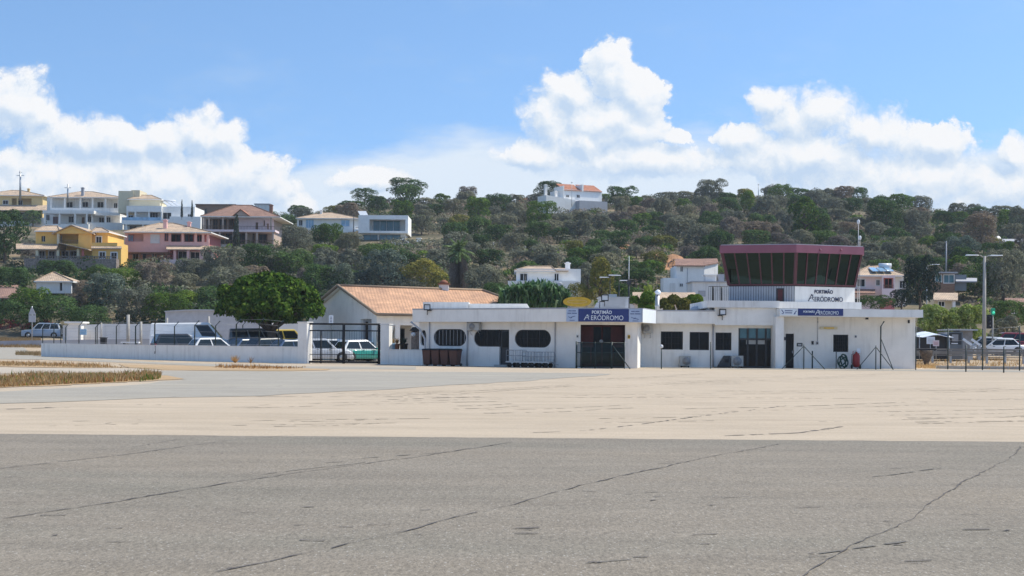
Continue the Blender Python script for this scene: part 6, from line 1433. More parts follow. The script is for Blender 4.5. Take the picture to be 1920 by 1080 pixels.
# ------------------------------------------------------------------ tile roofed building behind the gate
rd = Vector((math.cos(math.radians(35)), math.sin(math.radians(35)), 0)); gd_ = Vector((rd.y, -rd.x, 0))   # ridge direction, towards the viewer along the gable
r0 = Vector((P(633, 536, 110).x, 110, 0)); W2, LEN = 6.0, 17.0
ze, zr = 3.6, 5.85
e = thing('tile_roofed_building', 'single storey white building with long orange tile roof behind the car park gate', 'building', r0)
pt = lambda u, v, z: r0+rd*u+gd_*v+Vector((0, 0, z))
T35 = Matrix.Translation(r0) @ Matrix.Rotation(math.radians(35), 4, 'Z')   # local x along the ridge, y away
FGb = Fr(pt(.35, -W2+.3, 0), pt(.35, W2-.3, 0)); gl = FGb.len; gx0, gx1, gz0, gz1 = FGb.rect(676, 598, 696.5, 672)
m1 = FGb.mb(); m1.slab([(0, -.5), (gx0, -.5), (gx0, gz1), (gx1, gz1), (gx1, -.5), (gl, -.5), (gl, ze-.14), (gl/2, zr-.16), (0, ze-.14)], [], 0, .3); m1.build('gable_wall', M['white'], e)
m1 = FGb.mb(); m1.slab(rect(gx0+.02, gx1-.02, -.4, gz1-.02), [rect(gx0+.3, gx0+.75, .3, gz1-.2)], .25, .298); wo = m1.build('door', M['gap'], e); m1 = FGb.mb(); m1.slab(rect(gx0+.3, gx0+.75, .3, gz1-.2), [], .26, .28); m1.build('pane', M['darkglass'], wo)
FTl = Fr(pt(.65, W2-.3, 0), pt(LEN, W2-.3, 0))
ops = []; o1, o2 = FTl.rect(706, 598, 741, 672), FTl.rect(750, 598, 774, 672); ops = [rect(o1[0], o1[1], .1, 2.75), rect(o2[0], o2[1], .1, 2.75), rect(o2[1]+1, o2[1]+3, .1, 2.75), rect(o2[1]+4, o2[1]+6, .1, 2.75)]
m1 = FTl.mb(); m1.slab(rect(0, FTl.len, -.5, ze-.12), ops, 0, .3); m1.build('wall', M['white'], e)
m1 = FTl.mb(); m1.box(0, FTl.len, 1.6, 1.9, -.5, ze-.2); m1.build('porch_wall', M['white2'], e)
for a, b in ((o1[1]-.1, o1[1]+1.0), (o2[0]+.2, o2[0]+1.3), (o2[1]+1.2, o2[1]+2.6), (o2[1]+4.2, o2[1]+5.6)):
    m1 = FTl.mb(); m1.slab(rect(a, b, .1, 2.5), [rect(a+.08, b-.08, .16, 2.42)], 1.5, 1.597); wo = m1.build('door', M['darkframe'], e); m1 = FTl.mb(); m1.slab(rect(a+.08, b-.08, .16, 2.42), [], 1.54, 1.58); m1.build('pane', M['darkglass'], wo)
m1 = MB(); th = .12; hu = LEN-3.2
tp = [pt(0, 0, zr), pt(hu, 0, zr), pt(0, W2+.25, ze-.05), pt(LEN+.4, W2+.25, ze-.05), pt(0, -W2-.25, ze-.05), pt(LEN+.4, -W2-.25, ze-.05)]
m1.add(tp, [(0, 2, 3, 1), (1, 3, 5), (0, 1, 5, 4)]); ro = m1.build('roof', M['tile'], e, 0, True)
m1 = MB(); m1.add([p-Vector((0, 0, .12)) for p in tp], [(0, 1, 3, 2), (1, 5, 3), (0, 4, 5, 1)]); m1.build('soffit', M['white'], ro)
m1 = MB(); u = Vector((0, 0, .06))
for a, b in ((0, 1), (1, 3), (0, 2), (2, 3), (0, 4)): m1.tube([tp[a]+u*(1 if a < 2 else .2), tp[b]+u*(1 if b < 2 else .2)], .11, 6)
m1.build('ridge_tiles', M['tilepale'], ro)
m1 = MB(); c = P(832, 541, 115.5); c = Vector((c.x, 115.9, zr-.35)); m1.box(c.x-.4, c.x+.4, c.y-.4, c.y+.4, c.z, c.z+.75); ch = m1.build('chimney', M['white2'], e); m1 = MB(); m1.box(c.x-.5, c.x+.5, c.y-.5, c.y+.5, c.z+.75, c.z+.85); m1.lathe((c.x, c.y, c.z+.85), [(.4, 0), (.3, .18), (.1, .3)], 8); m1.build('cap', M['tilered'], ch)
# grey barrel roofed shed and yard walls behind the car park
ys_ = 146.0; e = thing('storage_shed', 'grey blue curved roof shed left of the umbrella pine', 'shed', P(395, 640, ys_)); m1 = MB(); top = []
for i in range(15):
    t = i/14; px = 310+175*t; top.append((P(px, 600, ys_).x, P(px, 586.5-5*math.sin(math.pi*min(1, t*.9+.08))+5*t*t, ys_).z))
x0, x1 = top[0][0], top[-1][0]; m1.slab([(x0, .2)]+[(x1, .2)]+top[::-1], [], ys_, ys_+.3); m1.build('wall', M['greymetal'], e)
m1 = MB(); 
for (a, za), (b, zb2) in zip(top, top[1:]): m1.hexa([(a, ys_-.3, za), (b, ys_-.3, zb2), (b, ys_+9, zb2), (a, ys_+9, za)], [(a, ys_-.3, za+.12), (b, ys_-.3, zb2+.12), (b, ys_+9, zb2+.12), (a, ys_+9, za+.12)])
m1.build('roof', M['greymetal'], e); m1 = MB(); m1.box(x1-.3, x1-.01, ys_+.31, ys_+9, .2, top[-1][1]); m1.box(x0, x0+.3, ys_+.31, ys_+9, .2, top[0][1]); m1.build('side_wall', M['greymetal'], e)
def plainwall(label, x0, x1, yt0, yt1, Y, mat='white2', name='yard_wall', h_=3.2, Y2=None):
    a, b = P(x0, yt0, Y), P(x1, yt1, Y2 or Y); m1 = MB(); m1.hexa([(a.x, a.y, -.3), (b.x, b.y, -.3), (b.x, b.y+.3, -.3), (a.x, a.y+.3, -.3)], [(a.x, a.y, a.z), (b.x, b.y, b.z), (b.x, b.y+.3, b.z), (a.x, a.y+.3, a.z)]); o = m1.build(name, M[mat]); tag(o, label, 'wall'); 
    return o
plainwall('pale yard wall behind the fence posts left of the white van', 190, 312, 607, 607.5, 142)
plainwall('lower pale wall with blue panel further left along the road', 118, 189, 610, 608, 146)
plainwall('white wall behind the dark minibus', 485, 580, 609, 606, 131)
plainwall('dark grey low wall along the road behind the car park', -60, 320, 640, 634.5, 140, 'greywall', 'road_wall')
e = thing('guard_post', 'small white guard post with flat roof by the yard entrance', 'guard post', P(140, 635, 145)); m1 = MB(); a, b = P(126, 606, 145), P(152, 606, 145); m1.box(a.x, b.x, 145, 147, .5, a.z); m1.build('wall', M['white'], e); m1 = MB(); m1.box(a.x-.2, b.x+.2, 144.7, 147.2, a.z, a.z+.18); m1.build('roof', M['villa'], e); m1 = MB(); a, b = P(150, 617, 144.9), P(162, 628, 144.9); m1.box(a.x, b.x, 144.9, 145.0, b.z, a.z); m1.build('blue_panel', M['blueglass'], e)
# ------------------------------------------------------------------ vehicles
def vehicle(name, label, cat, px, Y, yaw, L_, W_, H_, prof, paintk, z=None, roofk=None, group=None, hb=.55, glassk='carglass', panel_van=False):
    """prof: (belt profile, greenhouse profile) along x, front at +x, as fractions of length and height"""
    p = P(px, 640, Y); z = interp(PROF, Y) if z is None else z
    loc = Vector((p.x, Y, z)); e = thing(name, label, cat, loc, yaw, group); T = Matrix.Translation(loc) @ Matrix.Rotation(yaw, 4, 'Z')
    low, cab = prof; w = W_/2
    # body: cross-sections along the length
    m1 = MB(T); rings = []; 
    for fx, zt, nar in low:
        x = (fx-.5)*L_; zt = zt*H_; k = w*nar
        rings.append([(x, -k*.94, .2), (x, -k, .34), (x, -k, zt*.62), (x, -k*.97, zt-.07), (x, -k*.88, zt), (x, k*.88, zt), (x, k*.97, zt-.07), (x, k, zt*.62), (x, k, .34), (x, k*.94, .2)])
    vs = [v for r_ in rings for v in r_]; n = 10; fs = []
    for i in range(len(rings)-1):
        for k in range(n): fs.append((i*n+k, i*n+(k+1) % n, (i+1)*n+(k+1) % n, (i+1)*n+k))
    fs += [tuple(range(n)), tuple(range((len(rings)-1)*n, len(rings)*n))]
    m1.add(vs, fs, 0, True); bo = m1.build('body', M[paintk], e); md = bo.modifiers.new('Bevel', 'BEVEL'); md.width = .03; md.segments = 2; md.limit_method = 'ANGLE'; md.angle_limit = math.radians(35)
    # cabin: lower outline -> roof outline
    (ax, az), (bx, bz), (cx, cz), (dx, dz) = [((fx-.5)*L_, fz*H_) for fx, fz in cab]     # rear base, rear roof, front roof, front base
    wb, wt_ = w*.93, w*.76
    def cabv(o=0): return [(ax-o, -wb-o, az-.03), (dx+o, -wb-o, dz-.03), (dx+o, wb+o, dz-.03), (ax-o, wb+o, az-.03)], [(bx-o, -wt_-o, bz-.06), (cx+o, -wt_-o, cz-.06), (cx+o, wt_+o, cz-.06), (bx-o, wt_+o, bz-.06)]
    m1 = MB(T); b_, t_ = cabv(); m1.hexa(b_, t_); m1.hexa(t_, [(bx+.06, -wt_+.1, bz), (cx-.1, -wt_+.1, cz), (cx-.1, wt_-.1, cz), (bx+.06, wt_-.1, bz)])
    co = m1.build('cabin', M[roofk or paintk], e, .06)
    def panel(q, s0, s1, t0, t1, off):   # sub-rectangle of a quad (bl, br, tr, tl), moved outwards
        bl, br, tr, tl = [Vector(v) for v in q]; f = lambda s, t: bl.lerp(br, s).lerp(tl.lerp(tr, s), t); nn = (br-bl).cross(tl-bl).normalized()*off
        return [f(s0, t0)+nn, f(s1, t0)+nn, f(s1, t1)+nn, f(s0, t1)+nn]
    def glass(nm, qs):
        m1 = MB(T)
        for q in qs: m1.add(q, [(0, 1, 2, 3)]); 
        m1.build(nm, M[glassk], co)
    A, B, C, D = b_; A2, B2, C2, D2 = t_
    for s0, s1 in ((.74, .96),) if panel_van else ((.05, .36), (.39, .66), (.69, .95)) if L_ > 4.5 else ((.06, .48), (.52, .94)):
        glass('side_window', [panel((A, B, B2, A2), s0, s1, .12, .9, .012)]); glass('side_window', [panel((C, D, D2, C2), 1-s1, 1-s0, .12, .9, .012)])
    glass('windscreen', [panel((B, C, C2, B2), .07, .93, .08, .93, .012)]); panel_van or glass('rear_window', [panel((D, A, A2, D2), .1, .9, .15, .9, .012)])
    # wheels
    R_ = .32 if H_ < 1.9 else .35
    for fx in (.17, .82):
        for s in (-1, 1):
            m1 = MB(T); y = s*(w-.17); m1.lathe(((fx-.5)*L_, y, R_), [(R_*.75, -.1), (R_, -.07), (R_, .13), (R_*.8, .18)] if s > 0 else [(R_*.8, -.18), (R_, -.13), (R_, .07), (R_*.75, .1)], 18, 'y'); wo = m1.build('wheel', M['rubber'], e)
            m1 = MB(T); yy = y+s*.185; m1.lathe(((fx-.5)*L_, yy, R_), [(R_*.62, -.008), (R_*.62, .008)], 14, 'y'); m1.build('rim', M['steel'], wo)
            m1 = MB(T); m1.lathe(((fx-.5)*L_, s*(w+.001), R_+.02), [(R_*1.16, -.006), (R_*1.16, .006)], 18, 'y'); m1.build('wheel_arch', M['black'], bo)
    xf, xr = L_/2, -L_/2
    for s in (-1, 1):
        m1 = MB(T); m1.box(xf-.16, xf+.012, s*w*.55-.18, s*w*.55+.18, H_*.40, H_*.40+.16); m1.build('headlight', M['head'], e, .02)
        m1 = MB(T); m1.box(xr-.012, xr+.14, s*w*.72-.12, s*w*.72+.1, H_*.42, H_*.42+.28); m1.build('tail_light', M['tail'], e, .02)
        m1 = MB(T); m1.box(dx-.45, dx-.3, s*(w+.01), s*(w+.18), dz+.02, dz+.16) if s > 0 else m1.box(dx-.45, dx-.3, -(w+.18), -(w+.01), dz+.02, dz+.16); m1.build('mirror', M[paintk], e, .02)
    m1 = MB(T); m1.box(xf-.1, xf+.03, -w*.8, w*.8, .22, .42); m1.box(xr-.03, xr+.1, -w*.8, w*.8, .24, .46); m1.build('bumper', M['black'], e, .03)
    m1 = MB(T); m1.box(xr-.035, xr-.03, -.26, .26, .5, .61); m1.box(xf+.031, xf+.036, -.26, .26, .3, .41); m1.build('number_plate', M['signwhite'], e)
    m1 = MB(T)
    for s in (-1, 1):
        for fx in (.42, .62): m1.box((fx-.5)*L_-.09, (fx-.5)*L_+.09, s*(w+.004)-.008, s*(w+.004)+.008, H_*hb-.06, H_*hb-.03)
    m1.build('door_handles', M['black'], e); return e
HATCH = ([(0, .5, .86), (.06, .56, .96), (.3, .56, 1), (.68, .55, 1), (.9, .46, .95), (1, .36, .8)], [(.01, .56), (.13, .97), (.56, 1.0), (.78, .54)])
SUV = ([(0, .52, .9), (.05, .58, .98), (.4, .57, 1), (.7, .56, 1), (.93, .52, .95), (1, .42, .85)], [(.005, .57), (.07, .98), (.58, 1.0), (.75, .55)])
VAN = ([(0, .6, .95), (.03, .62, 1), (.5, .62, 1), (.82, .56, 1), (.95, .46, .94), (1, .38, .85)], [(.0, .6), (.012, .97), (.72, 1.0), (.88, .52)])
SEDAN = ([(0, .5, .86), (.05, .6, .95), (.2, .6, 1), (.68, .56, 1), (.9, .48, .95), (1, .36, .8)], [(.1, .58), (.24, .98), (.56, 1.0), (.76, .55)])
PI = math.pi
CG = 'cars parked behind the low white wall'
vehicle('pickup_truck', 'old blue grey off-road car with pale hard top on the road at far left', 'car', 80, 164, PI+.06, 4.6, 1.75, 1.82, SUV, 'pslate', 1.52, 'pwhite')
e = vehicle('delivery_van', 'long white panel van behind the fence of the car park', 'van', 360, 109.5, .12, 6.3, 2.05, 2.55, VAN, 'pwhite', None, None, CG, panel_van=True)
vehicle('estate_car', 'dark estate car with greenish windows in front of the white van', 'car', 341, 104.8, .5, 4.4, 1.8, 1.78, SUV, 'pdark', None, None, CG)
vehicle('hatchback', 'small white hatchback peeping over the wall beside the dark estate car', 'car', 402, 103.2, .62, 3.9, 1.72, 1.55, HATCH, 'pwhite', None, None, CG)
vehicle('minibus', 'dark minibus with big windscreen behind the blue cars', 'minibus', 488, 110, .25, 4.9, 1.9, 2.15, VAN, 'pgrey', None, None, CG)
vehicle('saloon_car', 'dark blue saloon at the left end of the three parked by the gate pillar', 'car', 470, 104.5, .75, 4.4, 1.75, 1.46, SEDAN, 'pblue', None, None, CG)
vehicle('hatchback', 'dark blue hatchback in the middle of the three by the gate pillar', 'car', 510, 102.3, .8, 4.1, 1.75, 1.6, HATCH, 'pdark', None, None, CG)
vehicle('saloon_car', 'blue grey saloon half hidden by the white gate pillar', 'car', 549, 100.9, .7, 4.2, 1.75, 1.5, SEDAN, 'pblue', None, None, CG)
vehicle('taxi', 'small car with yellow roof behind the dark minibus', 'car', 545, 117, .2, 4.2, 1.75, 1.9, SUV, 'pwhite', .55, 'pyellow', CG)
vehicle('suv', 'silver off-road car parked right behind the left half of the gate', 'car', 603, 101.5, .22, 4.4, 1.85, 1.68, SUV, 'psilver', 0)
vehicle('estate_car', 'pale blue white estate car behind the silver off-road car', 'car', 632, 106.5, .2, 4.4, 1.8, 1.66, SUV, 'pwhite', 0)
vehicle('hatchback', 'teal green hatchback with white roof seen through the right half of the gate', 'car', 676, 103.3, .72, 4.2, 1.75, 1.62, HATCH, 'pteal', 0, 'pwhite')
vehicle('hatchback', 'second teal car half hidden by the right gate pillar', 'car', 706, 107, .7, 4.1, 1.75, 1.55, HATCH, 'pteal', 0, 'pwhite')
vehicle('hatchback', 'light green grey car behind the white boom poles on the right road', 'car', 1843, 113, PI-.1, 3.9, 1.7, 1.5, HATCH, 'psilver', .72)
vehicle('saloon_car', 'white saloon beside the tall street lamp on the right road', 'car', 1872, 111, PI-.15, 4.1, 1.72, 1.42, SEDAN, 'pwhite', .7)
vehicle('people_carrier', 'dark red people carrier at the right edge', 'van', 1902, 116, PI-.1, 4.7, 1.85, 1.82, VAN, 'pred', .78)
vehicle('car', 'small white car on the terrace of the modern villa', 'car', 756, Yon(720, 452)-4.5, .1, 3.9, 1.7, 1.5, HATCH, 'pwhite', P(756, 465, Yon(720, 452)-4.5).z+.1)

# ------------------------------------------------------------------ car park, walls, fences, gate
m1 = MB()
def gpt(px, Y, dz): p = P(px, 640, Y); return (p.x, Y, terr(p.x, Y)+dz)
for i in range(24):
    for j in range(9):
        a, b = 110+26*i, 136+26*i; f = lambda px, t: gpt(px, (interp([(110, 117.5), (560, 93.5), (740, 92)], px)+.4)*(1-t)+(128 if px < 560 else 118)*t, .014 if px > 560 else .25)
        m1.add([f(a, j/9), f(b, j/9), f(b, (j+1)/9), f(a, (j+1)/9)], [(0, 1, 2, 3)])
tag(m1.build('car_park', M['lane']), kind='structure')
m1 = MB()
for i in range(16):
    for j in range(12):
        f = lambda u, v: gpt(-220+292*u/16-(v-3)*3, 101+3*v+.004*(i % 1), .018)
        m1.add([f(i, j), f(i+1, j), f(i+1, j+1), f(i, j+1)], [(0, 1, 2, 3)])
tag(m1.build('side_road', M['taxi']), kind='structure')
r = random.Random(77); m1 = MB()
for k in range(9000):
    px = r.uniform(-60, 76); Y = r.uniform(137, 160) if r.random() < .8 else r.uniform(121, 126)
    if Y < 130 and px < 30: continue
    p = P(px, 640, Y); b = Vector((p.x, Y, terr(p.x, Y))); h_ = r.uniform(.1, .35); sv = Vector((r.uniform(.02, .05), 0, 0)); m1.add([b-sv, b+sv, b+Vector((r.gauss(0, .1), 0, h_))], [(0, 1, 2)])
tag(m1.build('dry_grass', L['dry']), kind='stuff')
wl = [(77, 668.3), (240, 673.5), (400, 678), (558, 681.5)]; wp_ = [G(*p) for p in wl]
e = thing('boundary_wall', 'long low white wall in front of the car park', 'wall', wp_[1]); m1 = MB(); cp = MB(); HW = 1.08
for a, b in zip(wp_, wp_[1:]):
    d = (b-a).normalized(); nn = Vector((-d.y, d.x, 0))*.2
    m1.hexa([a, b, b+nn, a+nn], [v+Vector((0, 0, HW)) for v in (a, b, b+nn, a+nn)])
    cp.hexa([v+Vector((0, 0, HW+.002)) for v in (a-nn*.12, b-nn*.12, b+nn*1.12, a+nn*1.12)], [v+Vector((0, 0, HW+.05)) for v in (a-nn*.12, b-nn*.12, b+nn*1.12, a+nn*1.12)])
m1.build('wall', M['white'], e); cp.build('coping', M['white2'], e)
def wallat(px):
    for a, b in zip(wp_, wp_[1:]):
        fr2 = Fr(a, b); x, z = fr2.px(px, 650, .1)
        if -.2 <= x <= fr2.len+.2: return fr2.T @ Vector((x, .1, 0))
    return wp_[-1]
def post(m1, b, z0, z1, r_, lean=(.28, -.12, .3)):
    m1.tube([b+Vector((0, 0, z0)), b+Vector((0, 0, z1)), b+Vector((lean[0], lean[1], z1+lean[2]))], r_, 6)
e = thing('perimeter_fence', 'row of slim dark fence posts with bent tops standing on the low white wall', 'fence', wp_[2]); tops = []
for px, top, r_ in ((80, 612, .04), (101, 604, .04), (148, 606, .04), (182, 606, .04), (218, 607, .04), (254, 607, .05), (290, 602, .05), (327, 607, .04), (365, 605, .045), (404, 606, .04), (443, 603, .05), (486, 602, .04), (522, 606, .04)):
    b = wallat(px); zt2 = P(px, top+5, b.y).z; m1 = MB(); post(m1, b, HW, zt2, r_, (.34, -.14, .34)); m1.build('post', M['green'], e); tops.append((b, zt2))
m1 = MB()
for k in (0, .33, .66, 1):
    pts = [b+Vector((0, 0, HW+.15+(zt2-HW-.15)*k)) for b, zt2 in tops]; m1.tube(pts, .006, 4)
m1.tube([b+Vector((.3, -.12, zt2-.0+.3)) for b, zt2 in tops], .006, 4); m1.build('wire', M['steel'], e)
e = thing('inner_fence', 'second row of thin fence posts inside the car park', 'fence', P(240, 640, 134)); tp2 = []
for px, top, r_, mt in ((114, 606, .045, 'green'), (123, 606, .045, 'green'), (179, 606, .045, 'green'), (190, 605, .07, 'lime'), (240, 590, .16, 'lime'), (264, 603, .13, 'lime'), (313, 596, .1, 'lime'), (351, 604, .05, 'green'), (391, 593, .12, 'lime'), (455, 602, .05, 'green')):
    b = P(px, 640, 134); b.z = terr(b.x, 134); m1 = MB(); zt2 = P(px, top, 134).z; m1.tube([b, (b.x, b.y, zt2)], r_, 6) if mt == 'lime' else post(m1, b, 0, zt2-.4-b.z, r_); m1.build('post', M[mt], e); tp2.append(Vector((b.x, b.y, zt2-.5)))
m1 = MB(); m1.tube(tp2, .008, 4); m1.tube([p-Vector((0, 0, .9)) for p in tp2], .008, 4); m1.build('wire', M['steel'], e)
# gate pillars, gate, right wall
gA, gB = G(558, 681.5), G(575, 681.8); gC, gD = G(713, 683), G(729, 683.2)
def pillar(lab, a, b, ztop):
    d = (b-a).normalized(); nn = Vector((-d.y, d.x, 0))*.6; e = thing('gate_pillar', lab, 'pillar', a); m1 = MB(); m1.hexa([a, b, b+nn, a+nn], [v+Vector((0, 0, ztop)) for v in (a, b, b+nn, a+nn)]); m1.build('shaft', M['white'], e)
    k = nn*.06; o = d*.04; m1 = MB(); m1.hexa([v+Vector((0, 0, ztop+.002)) for v in (a-k-o, b-k+o, b+nn+k+o, a+nn+k-o)], [v+Vector((0, 0, ztop+.07)) for v in (a-k-o, b-k+o, b+nn+k+o, a+nn+k-o)]); m1.build('cap', M['white2'], e)
pillar('tall white pillar left of the black gate', gA, gB, P(566, 605, gA.y).z); pillar('shorter white pillar right of the black gate', gC, gD, P(721, 609, gC.y).z)
e = thing('sliding_gate', 'black barred steel gate of the car park between two white pillars', 'gate', gB); FGt = Fr(gB, gC); m1 = FGt.mb()
L1 = FGt.len; zt2 = FGt.px(640, 607.5)[1]; zm = FGt.px(640, 620)[1]
for z, r_ in ((zt2, .07), (zm, .045), (.12, .08), (.62, .025)): m1.tube([(0.05, .3, z), (L1-.05, .3, z)], r_, 6)
m1.build('rail', M['black'], e); m1 = FGt.mb()
for px, r_, zz in ((576, .08, zt2+.05), (644.5, .1, zt2+.05), (710.5, .09, zt2+.05), (602, .05, zm)): x = FGt.px(px, 640, .3)[0]; m1 = FGt.mb(); m1.tube([(x, .3, 0.02), (x, .3, zz)], r_, 6); m1.build('upright', M['black'], e)
m1 = FGt.mb()
for i in range(1, 30): x = L1*i/30; m1.tube([(x, .3, .14), (x, .3, zm)], .0075, 4)
m1.build('thin_bars', M['black'], e); m1 = FGt.mb(); x = FGt.px(711.5, 640, .3)[0]; m1.box(x-.1, x+.14, .18, .3, .95, 1.5); m1.build('lock_box', M['black'], e)
e = thing('crowd_barrier', 'green crowd control barrier standing behind the right half of the gate', 'barrier', G(676, 676)); FB2 = Fr(G(645, 675.5), G(712, 676.5)); m1 = FB2.mb(); L2 = FB2.len
m1.tube([(0, 0, .22), (0, 0, 1.05), (L2, 0, 1.05), (L2, 0, .22), (0, 0, .22)], .035, 6); m1.build('frame', M['signgreen'], e); m1 = FB2.mb()
for i in range(1, 14): m1.tube([(L2*i/14, 0, .22), (L2*i/14, 0, 1.05)], .018, 5)
m1.build('bars', M['signgreen'], e); m1 = FB2.mb()
for x in (.4, L2-.4): m1.tube([(x, -.35, .03), (x, 0, .22), (x, .35, .03)], .03, 5)
m1.build('feet', M['steel'], e)
gE, gF = G(729.5, 683.3), G(792, 685); e = thing('garden_wall', 'low white wall between the gate and the brown bins', 'wall', gE); FW = Fr(gE, gF); m1 = FW.mb(); m1.box(0, FW.len, 0, .25, 0, FW.px(760, 656.5)[1]); m1.build('wall', M['white'], e); m1 = FW.mb(); hz = FW.px(760, 656.5)[1]; m1.box(0, FW.len, -.03, .28, hz+.002, hz+.05); m1.build('coping', M['white2'], e)
p = P(778, 685, 93.5); e = thing('stone_barbecue', 'square rough stone pillar with dark hood behind the low white wall', 'stone pillar', (p.x, 93.5, 0)); m1 = MB(); a, b = P(771, 620, 93.5), P(785, 620, 93.5); m1.box(a.x, b.x, 93.5, 94.2, 0, a.z); m1.build('stone_stack', M['stone'], e, .03); m1 = MB(); m1.hexa([(a.x-.12, 93.4, a.z), (b.x+.12, 93.4, a.z), (b.x+.12, 94.3, a.z), (a.x-.12, 94.3, a.z)], [(a.x+.1, 93.6, a.z+.25), (b.x-.1, 93.6, a.z+.25), (b.x-.1, 94.1, a.z+.25), (a.x+.1, 94.1, a.z+.25)]); m1.build('hood', M['black'], e)
p = P(775, 627, 93.2); e = thing('wall_lantern', 'round pale lamp in a black bracket on the stone pillar', 'lantern', p); m1 = MB(); m1.lathe(tuple(p), [(.04, -.14), (.13, -.08), (.15, 0), (.12, .1), (.04, .14)], 12); m1.build('globe', M['lampglass'], e); m1 = MB(); m1.tube([p+Vector((.22, .25, .2)), p+Vector((.05, .03, .22)), p+Vector((0, 0, .13))], .03, 6); m1.build('bracket', M['black'], e)
for px, py, w_, lab, mt, lf in ((735, 655, .3, 'pale blue pot standing behind the low white wall', 'blueglass', 'dry'), (744, 655, .2, 'clay pot with dry plant behind the low white wall', 'tilered', 'rust'), (758, 655, .24, 'dark pot with dark plant behind the low white wall', 'black', 'conifer')):
    p = P(px, py, 94.4); e = thing('flower_pot', lab, 'pot', p); m1 = MB(); m1.lathe((p.x, p.y, .6), [(w_*.7, 0), (w_, p.z-.3), (w_*1.1, p.z-.28), (w_*1.1, p.z-.2)], 12); m1.build('pot', M[mt], e); m1 = MB(); r = random.Random(px)
    for i in range(60): a = r.uniform(0, 6.28); t = Vector((math.cos(a)*r.uniform(.05, .3), math.sin(a)*.2, r.uniform(.1, .45))); b = Vector((p.x, p.y, p.z+.4)); m1.add([b-Vector((.03, 0, 0)), b+Vector((.03, 0, 0)), b+t], [(0, 1, 2)])
    m1.build('plant', L[lf], e)
p = P(621, 640, 100.5); p.z = 0; e = thing('notice_board', 'small tall white notice on a thin post behind the gate', 'sign', p); a, b = P(617, 591, 100.5), P(625, 608, 100.5); m1 = MB(); m1.box(a.x, b.x, 100.4, 100.43, b.z, a.z); m1.build('board', M['signwhite'], e)
m1 = MB()
for i in range(5): z = a.z-.12-i*.11; m1.box(a.x+.08, b.x-.08, 100.394, 100.398, z-.04, z); m1.build('small_print', M['ink'], e) if i == 4 else None
m1 = MB(); m1.tube([(p.x, 100.47, 0), (p.x, 100.47, a.z-.05)], .03, 6); m1.build('post', M['green'], e)
# traffic sign back at the left edge
p = P(60, 640, 150); p.z = terr(p.x, 150); e = thing('traffic_sign', 'grey backs of a triangular and a square road sign on one post', 'road sign', p); m1 = MB(); m1.tube([p, (p.x, 150, P(60, 574, 150).z)], .05, 6); m1.build('post', M['steel'], e)
a, b = P(53.5, 590, 149.9), P(67.5, 590, 149.9); zt2 = P(60, 574, 149.9).z; m1 = MB(); m1.slab([(a.x, a.z), (b.x, a.z), (p.x, zt2)], [], 149.86, 149.9); m1.build('triangle_plate', M['greymetal'], e); a, b = P(54, 591, 149.9), P(67, 604, 149.9); m1 = MB(); m1.slab(rect(a.x, b.x, b.z, a.z), [], 149.86, 149.9); m1.build('square_plate', M['greymetal'], e)
# litter bin
p = P(193, 640, 117); p.z = 0; e = thing('litter_bin', 'small black box shaped bin just behind the white wall', 'bin', p); a, b = P(188, 632, 117), P(198, 645, 117); m1 = MB(); m1.hexa([(a.x+.05, 117, 0), (b.x-.05, 117, 0), (b.x-.05, 117.4, 0), (a.x+.05, 117.4, 0)], [(a.x, 116.95, a.z-.1), (b.x, 116.95, a.z-.1), (b.x, 117.45, a.z-.1), (a.x, 117.45, a.z-.1)]); m1.build('body', M['black'], e); m1 = MB(); m1.box(a.x-.04, b.x+.04, 116.9, 117.5, a.z-.098, a.z); m1.build('lid', M['darkframe'], e, .02)
p = P(244, 640, 119); e = thing('bench', 'low white bench slab behind the white wall', 'bench', (p.x, 119, 0)); a, b = P(226, 641, 119), P(260, 641, 119); m1 = MB(); m1.box(a.x, b.x, 119, 119.5, a.z-.1, a.z+.02); m1.build('seat', M['frame'], e); m1 = MB()
for x in (a.x+.2, b.x-.3): m1.box(x, x+.12, 119.05, 119.45, 0, a.z-.1)
m1.build('legs', M['black'], e)

# ------------------------------------------------------------------ right side: fence of slim green posts, guard rail, stalls, lamps
e = thing('apron_fence', 'row of slim dark green posts and braces before the right end of the terminal', 'fence', V3(1510, 84, 0))
def fp(px, pyt, pyb, r_=.035, braces=(), bend=None, ball=False):
    b = G(px, pyb); z = P(px, pyt, b.y).z; m1 = MB(); pts = [b, b+Vector((0, 0, z))]
    if bend: pts += [b+Vector((bend, -.1, z+.32))]
    m1.tube(pts, r_, 6)
    for dx, zt2 in braces: m1.tube([b+Vector((0, 0, zt2)), b+Vector((dx, .25, 0))], .026, 6)
    if ball: m1.lathe((b.x, b.y, z), [(.03, 0), (.1, .05), (.1, .16), (.03, .22)], 10, 'z', 1)
    m1.build('post', [M['green'], M['lampglass']], e)
    return b, z
fp(1240, 653, 692, .035, (), None, True); fp(1332, 641, 691.5, .03); fp(1507, 646, 692.5, .033, ((-1.3, 1.42), (1.35, 1.42))); fp(1523, 658, 691.5, .045)
fp(1642, 648, 693.5, .033, ((-1.1, 1.4), (1.15, 1.4))); fp(1651, 612, 692.5, .045, ((.85, 1.95),), .18); fp(1711, 611, 691.5, .03, (), .15)
fp(1717, 612, 694, .035)
pp = []
for px, t, b_ in ((1777, 615, 692.5), (1811, 647, 697.5), (1842, 616, 694), (1882, 650, 699), (1911.5, 611, 695.5), (1950, 650, 701)): pp.append((px, fp(px, t, b_, .04)))
e2 = thing('fence_wires', 'thin tension wires between the green posts at the right edge', 'wires', pp[0][1][0]); m1 = MB(); hi_ = [q for q in pp if q[1][1] > 2]; 
for k in (.35, .7, .98): m1.tube([q[1][0]+Vector((0, 0, q[1][1]*k)) for q in hi_], .007, 4)
